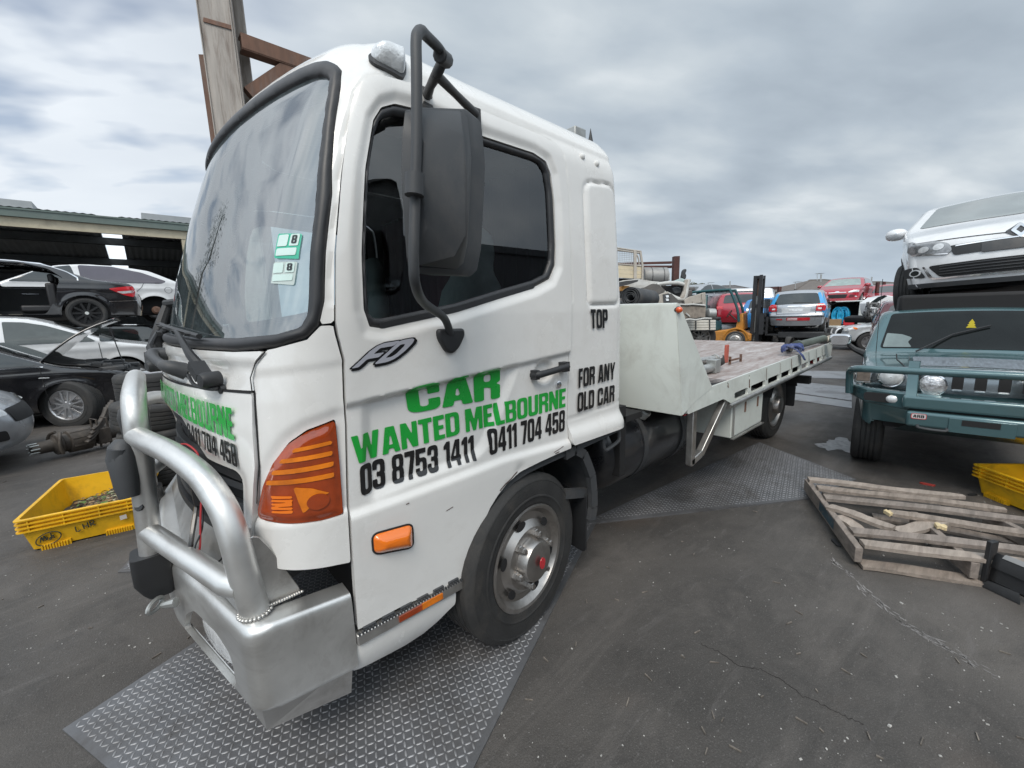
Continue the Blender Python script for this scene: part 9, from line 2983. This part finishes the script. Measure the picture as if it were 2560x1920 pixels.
 obj('trunk', G().tube([(c[0], c[1], 0), (c[0] + .1, c[1], 1.6), (c[0], c[1] + .1, 3.0)], [.25, .18, .10], 8), M_RUST, T, smooth=60)
 rr = random.Random(12)
 g = G()
 for k in range(2600):
  while True:
   x, y, z = rr.uniform(-1, 1), rr.uniform(-1, 1), rr.uniform(-1, 1)
   if x * x + y * y + z * z < 1: break
  lump = .75 + .25 * math.sin(x * 5 + 1) * math.cos(z * 4 + y * 3)
  p = Vector((c[0] + rt[0] * x * 1.25 * lump + hor[0] * y * 1.2, c[1] + rt[1] * x * 1.25 * lump + hor[1] * y * 1.2, c[2] - .35 + z * 1.0 * lump))
  M = Matrix.Translation(p) @ Matrix.Rotation(rr.uniform(0, 6), 4, 'Z') @ Matrix.Rotation(rr.uniform(-1.4, 1.4), 4, 'X')
  s = rr.uniform(.05, .12)
  g.add([tuple(M @ Vector(q)) for q in ((-s, 0, 0), (0, s * .6, 0), (s, 0, 0), (0, -s * .6, 0))], [(0, 1, 2, 3)])
 obj('crown', g, mat('olive_leaves', (.105, .105, .055), .8, var=.45, vs=.8), T, smooth=0)
 # rusty fence posts and rails of the car racks
 mdk = MATS['dark_red_rust']
 for k, (x0, x1, y0, y1, d, lb) in enumerate(((1896, 1904, 720, 790, 17.5, 'rusty rack post beside the forklift mast'), (1942, 1949, 717, 760, 20, 'rusty rack post left of the silver and blue hatchback'), (2186, 2192, 706, 770, 22, 'rusty rack post right of the red hatchback'), (2202, 2207, 705, 775, 23, 'rusty rack post nearest the stacked white hatchback'))):
  a = at_depth((x0 + x1) / 2, d)
  zt_ = pt((x0 + x1) / 2, y0, D=d)[2]
  solo('rack_post', G().beam((a[0], a[1], 0), (a[0], a[1], zt_), (x1 - x0) * d / 1030, .12, up=tuple(hor)), mdk, lb, 'post', 'rusty car rack posts')
 A, B = pt(1900, 722, D=18.5), pt(1944, 720, D=20)
 solo('rack_beam', G().beam(tuple(A), tuple(B), .12, .14), mdk, 'rusty beam between the two rack posts behind the forklift', 'beam')
 # long back fence closing the yard
 A, B = at_depth(1500, 46), at_depth(2700, 40)
 f = G()
 n = 240
 rows = []
 for i in range(n + 1):
  q = A + (B - A) * i / n + hor * .03 * (i % 2)
  rows.append([(q[0], q[1], 0), (q[0], q[1], 2.0)])
 solo('sheet_fence', f.grid(np.array(rows)), mat('grey_green_sheeting', (.12, .125, .115), .7, var=.2, vs=.6), 'long grey sheet metal fence closing the far end of the yard', 'fence', smooth=0)
build_far()
def build_ground_bits():
 rr = random.Random(21)
 mp = mat('pale_chips', (.38, .37, .35), .8, var=.5, vs=40)
 g = G()
 for k in range(420):
  # denser near the wheel tracks
  u, v = rr.random(), rr.random()
  px, py = 1150 + 1400 * u, 1180 + 740 * v ** 1.0
  if k % 3 == 0: px, py = rr.uniform(0, 420), rr.uniform(1180, 1700)
  p = pt(px, py, Z=0)
  s = abs(rr.gauss(0, .0018)) + .0007
  M = Matrix.Translation((p[0], p[1], s * .4)) @ Matrix.Rotation(rr.uniform(0, 6), 4, 'Z') @ Matrix.Rotation(rr.uniform(-.4, .4), 4, 'X')
  g.bx(-s, s, -s * .7, s * .7, -s * .4, s * .4, M)
 o = obj('gravel_chips', g, mp, smooth=0)
 o['kind'] = 'stuff'
 o['label'] = 'pale grit and chips scattered over the oily ground'
 o['category'] = 'grit'
 g = G()
 for k in range(60):
  px, py = rr.uniform(1300, 2560), rr.uniform(1220, 1900)
  if k % 4 == 0: px, py = rr.uniform(0, 500), rr.uniform(1150, 1650)
  p = pt(px, py, Z=0)
  s = rr.uniform(.006, .022)
  M = Matrix.Translation((p[0], p[1], .003)) @ Matrix.Rotation(rr.uniform(0, 6), 4, 'Z')
  g.bx(-s, s, -.0018, .0018, -.002, .003, M)
 o = obj('wire_scraps', g, mat('wire_scrap', (.16, .14, .12), .7, var=.6, vs=30), smooth=0)
 o['kind'] = 'stuff'
 o['label'] = 'short bits of wire and twig scattered over the ground'
 o['category'] = 'debris'
 for k, (x, y, s, m_, lb) in enumerate(((419, 931, .05, M_BLACK, 'small black plastic scrap beside the pallet corner'), (1110, 490, .05, mat('red_scrap', (.4, .05, .04), .6), 'thin red plastic scrap behind the pallet'), (1450, 568, .04, M_BLACK, 'flat black scrap near the right yellow crate'))):
  p = pt(*zP(x, y), Z=0)
  gg = G()
  gg.prism(fil([(-s, -.012), (s * .6, -.016), (s, .0), (s * .5, .014), (-s * .8, .012)], .006), 0, .012, Matrix.Translation((p[0], p[1], .001)) @ Matrix.Rotation(.6 + k, 4, 'Z'))
  solo('plastic_scrap', gg, m_, lb, 'scrap', fixn=True)
 # white powder spilt by the off-road car's tyre
 ch = lambda u, v: np.stack([np.asarray(u, float), np.asarray(v, float), np.full(np.shape(u), .003)], -1)
 c = pt(1815 * 1.1573, 962 * 1.1573, Z=0)
 poly = []
 for a in np.linspace(0, 2 * math.pi, 40)[:-1]:
  r = .17 * (1 + .25 * math.sin(3 * a + 1) + .15 * math.sin(7 * a) + .1 * math.sin(13 * a + 2))
  poly.append((c[0] + r * math.cos(a) * 1.6, c[1] + r * math.sin(a)))
 g = sheet(G(), P(poly), (c[0] - .5, c[0] + .5, c[1] - .4, c[1] + .4), .02, ch)
 solo('spilt_powder', g, mat('spilt_powder', (.34, .34, .345), .5, var=.35, vs=14, dirt=(.07, .07, .07), dirt_amt=.9, ds=9), 'pale dried spill on the ground beside the off-road car front tyre', 'spill', smooth=0)
 # scratched chalky drag line near the pallet
 pts = [pt(2080, 1400, Z=0), pt(2170, 1480, Z=0), pt(2260, 1560, Z=0), pt(2350, 1610, Z=0), pt(2480, 1690, Z=0)]
 g = G()
 for k in range(140):
  t = rr.random() * (len(pts) - 1)
  i = int(t)
  p = pts[i] + (pts[min(i + 1, len(pts) - 1)] - pts[i]) * (t - i)
  s = rr.uniform(.006, .028)
  dx, dy = rr.gauss(0, .012), rr.gauss(0, .012)
  d = (pts[min(i + 1, len(pts) - 1)] - pts[i])[:2]
  a = math.atan2(d[1], d[0]) + rr.gauss(0, .25)
  M = Matrix.Translation((p[0] + dx, p[1] + dy, .0012)) @ Matrix.Rotation(a, 4, 'Z')
  g.add([tuple(M @ Vector(q)) for q in ((-s, 0, 0), (-s * .3, -s * .16, 0), (s, 0, 0), (s * .2, s * .18, 0))], [(0, 1, 2, 3)])
 o = obj('chalk_scrapes', g, mat('chalk_scrape', (.22, .21, .205), .9, var=.4), smooth=0)
 o['kind'] = 'stuff'
 o['label'] = 'pale scrape marks dragged across the ground by the pallet'
 o['category'] = 'scrape marks'
build_ground_bits()
def build_behind():
 # what the cab window mirrors: a long shed wall and parked cars across the yard
 g = G()
 xs = np.arange(-14, 26, .12)
 g.grid(np.array([[(x, -9.5 + .03 * (k % 2), 0), (x, -9.5 + .03 * (k % 2), 5.2)] for k, x in enumerate(xs)]), flip=True)
 g.bx(-14, 26, -9.7, -9.4, 5.0, 5.25)
 solo('shed_wall', g, mat('dark_sheet_wall', (.085, .095, .105), .7, var=.15, vs=.8), 'long dark sheet metal wall mirrored in the side window of the cab', 'wall', smooth=0)
 g = G()
 rr = random.Random(31)
 c = (-7.6, 19.0)
 T = thing('gum_tree', 'tall dark gum tree mirrored in the lower windscreen of the tow truck', 'tree', (*c, 0), world=True)
 obj('trunk', G().tube([(c[0], c[1], 0), (c[0] + .1, c[1], 3), (c[0] - .1, c[1], 6), (c[0], c[1], 9.5)], [.28, .22, .15, .04], 10), mat('bark', (.10, .08, .065), .9, var=.3), T, smooth=60)
 for k in range(34):
  z0 = rr.uniform(2.2, 9.6)
  rad = (1.9 if z0 < 6 else 1.9 - (z0 - 6) * .38)
  a = rr.uniform(0, 6.3)
  q = np.array([c[0] + math.cos(a) * rad * rr.uniform(.2, 1), c[1] + math.sin(a) * rad * rr.uniform(.2, 1), z0])
  for j in range(60):
   p = Vector((q[0] + rr.gauss(0, .32), q[1] + rr.gauss(0, .32), q[2] + rr.gauss(0, .34)))
   M = Matrix.Translation(p) @ Matrix.Rotation(rr.uniform(0, 6), 4, 'Z') @ Matrix.Rotation(rr.uniform(.6, 1.6), 4, 'X')
   s = rr.uniform(.05, .13)
   g.add([tuple(M @ Vector(v)) for v in ((-s * .3, 0, 0), (0, s, 0), (s * .3, 0, 0), (0, -s, 0))], [(0, 1, 2, 3)])
 obj('crown', g, mat('gum_leaves', (.055, .062, .04), .8, var=.4, vs=1), T, smooth=0)
 # cars opposite, seen only as reflections in the cab's side window
 src = {o['label']: o for o in bpy.data.objects if o.parent is None and 'label' in o}
 for key, lb, loc, rot in (('white sedan with grey window tint resting between the two black sedans', 'white sedan raised along the opposite wall, mirrored in the cab window', (2.6, -7.4, 1.05), 175), ('dark grey sedan squeezed underneath the stacked black sedan', 'dark grey sedan standing on the ground along the opposite wall', (2.3, -7.0, 0), 182), ('white wagon standing behind the forklift cab', 'white wagon raised along the opposite wall, mirrored at the rear of the cab window', (7.4, -7.6, .75), 178)):
  if key in src:
   o = copy_tree(src[key])
   o['label'] = lb
   o.location = loc
   o.rotation_euler = (0, 0, R_(rot))
  else: print('no', key)
build_behind()
def build_crack():
 pts = [(1752, 1608), (1800, 1632), (1846, 1665), (1900, 1672), (1955, 1700), (2000, 1735), (2060, 1765), (2120, 1795), (2165, 1812)]
 P3 = [pt(x, y, Z=.0008) for x, y in pts]
 rr = random.Random(17)
 g = G()
 A, B = [], []
 for i in range(len(P3) - 1):
  for t in np.linspace(0, 1, 9)[:-1]:
   q = P3[i] + (P3[i + 1] - P3[i]) * t
   d = (P3[i + 1] - P3[i])[:2]
   d /= np.linalg.norm(d)
   w = .0009 + .0014 * rr.random()
   o = rr.gauss(0, .004)
   A.append((q[0] - d[1] * (w + o), q[1] + d[0] * (w + o), .0009))
   B.append((q[0] + d[1] * (w - o), q[1] - d[0] * (w - o), .0009))
 g.grid(np.stack([np.array(A), np.array(B)], 1), flip=True)
 structure(obj('ground_crack', g, mat('crack_shadow', (.016, .014, .013), .95), smooth=0))
build_crack()
for o in bpy.data.objects:
 for k in ('_world', '_org'):
  if k in o: del o[k]
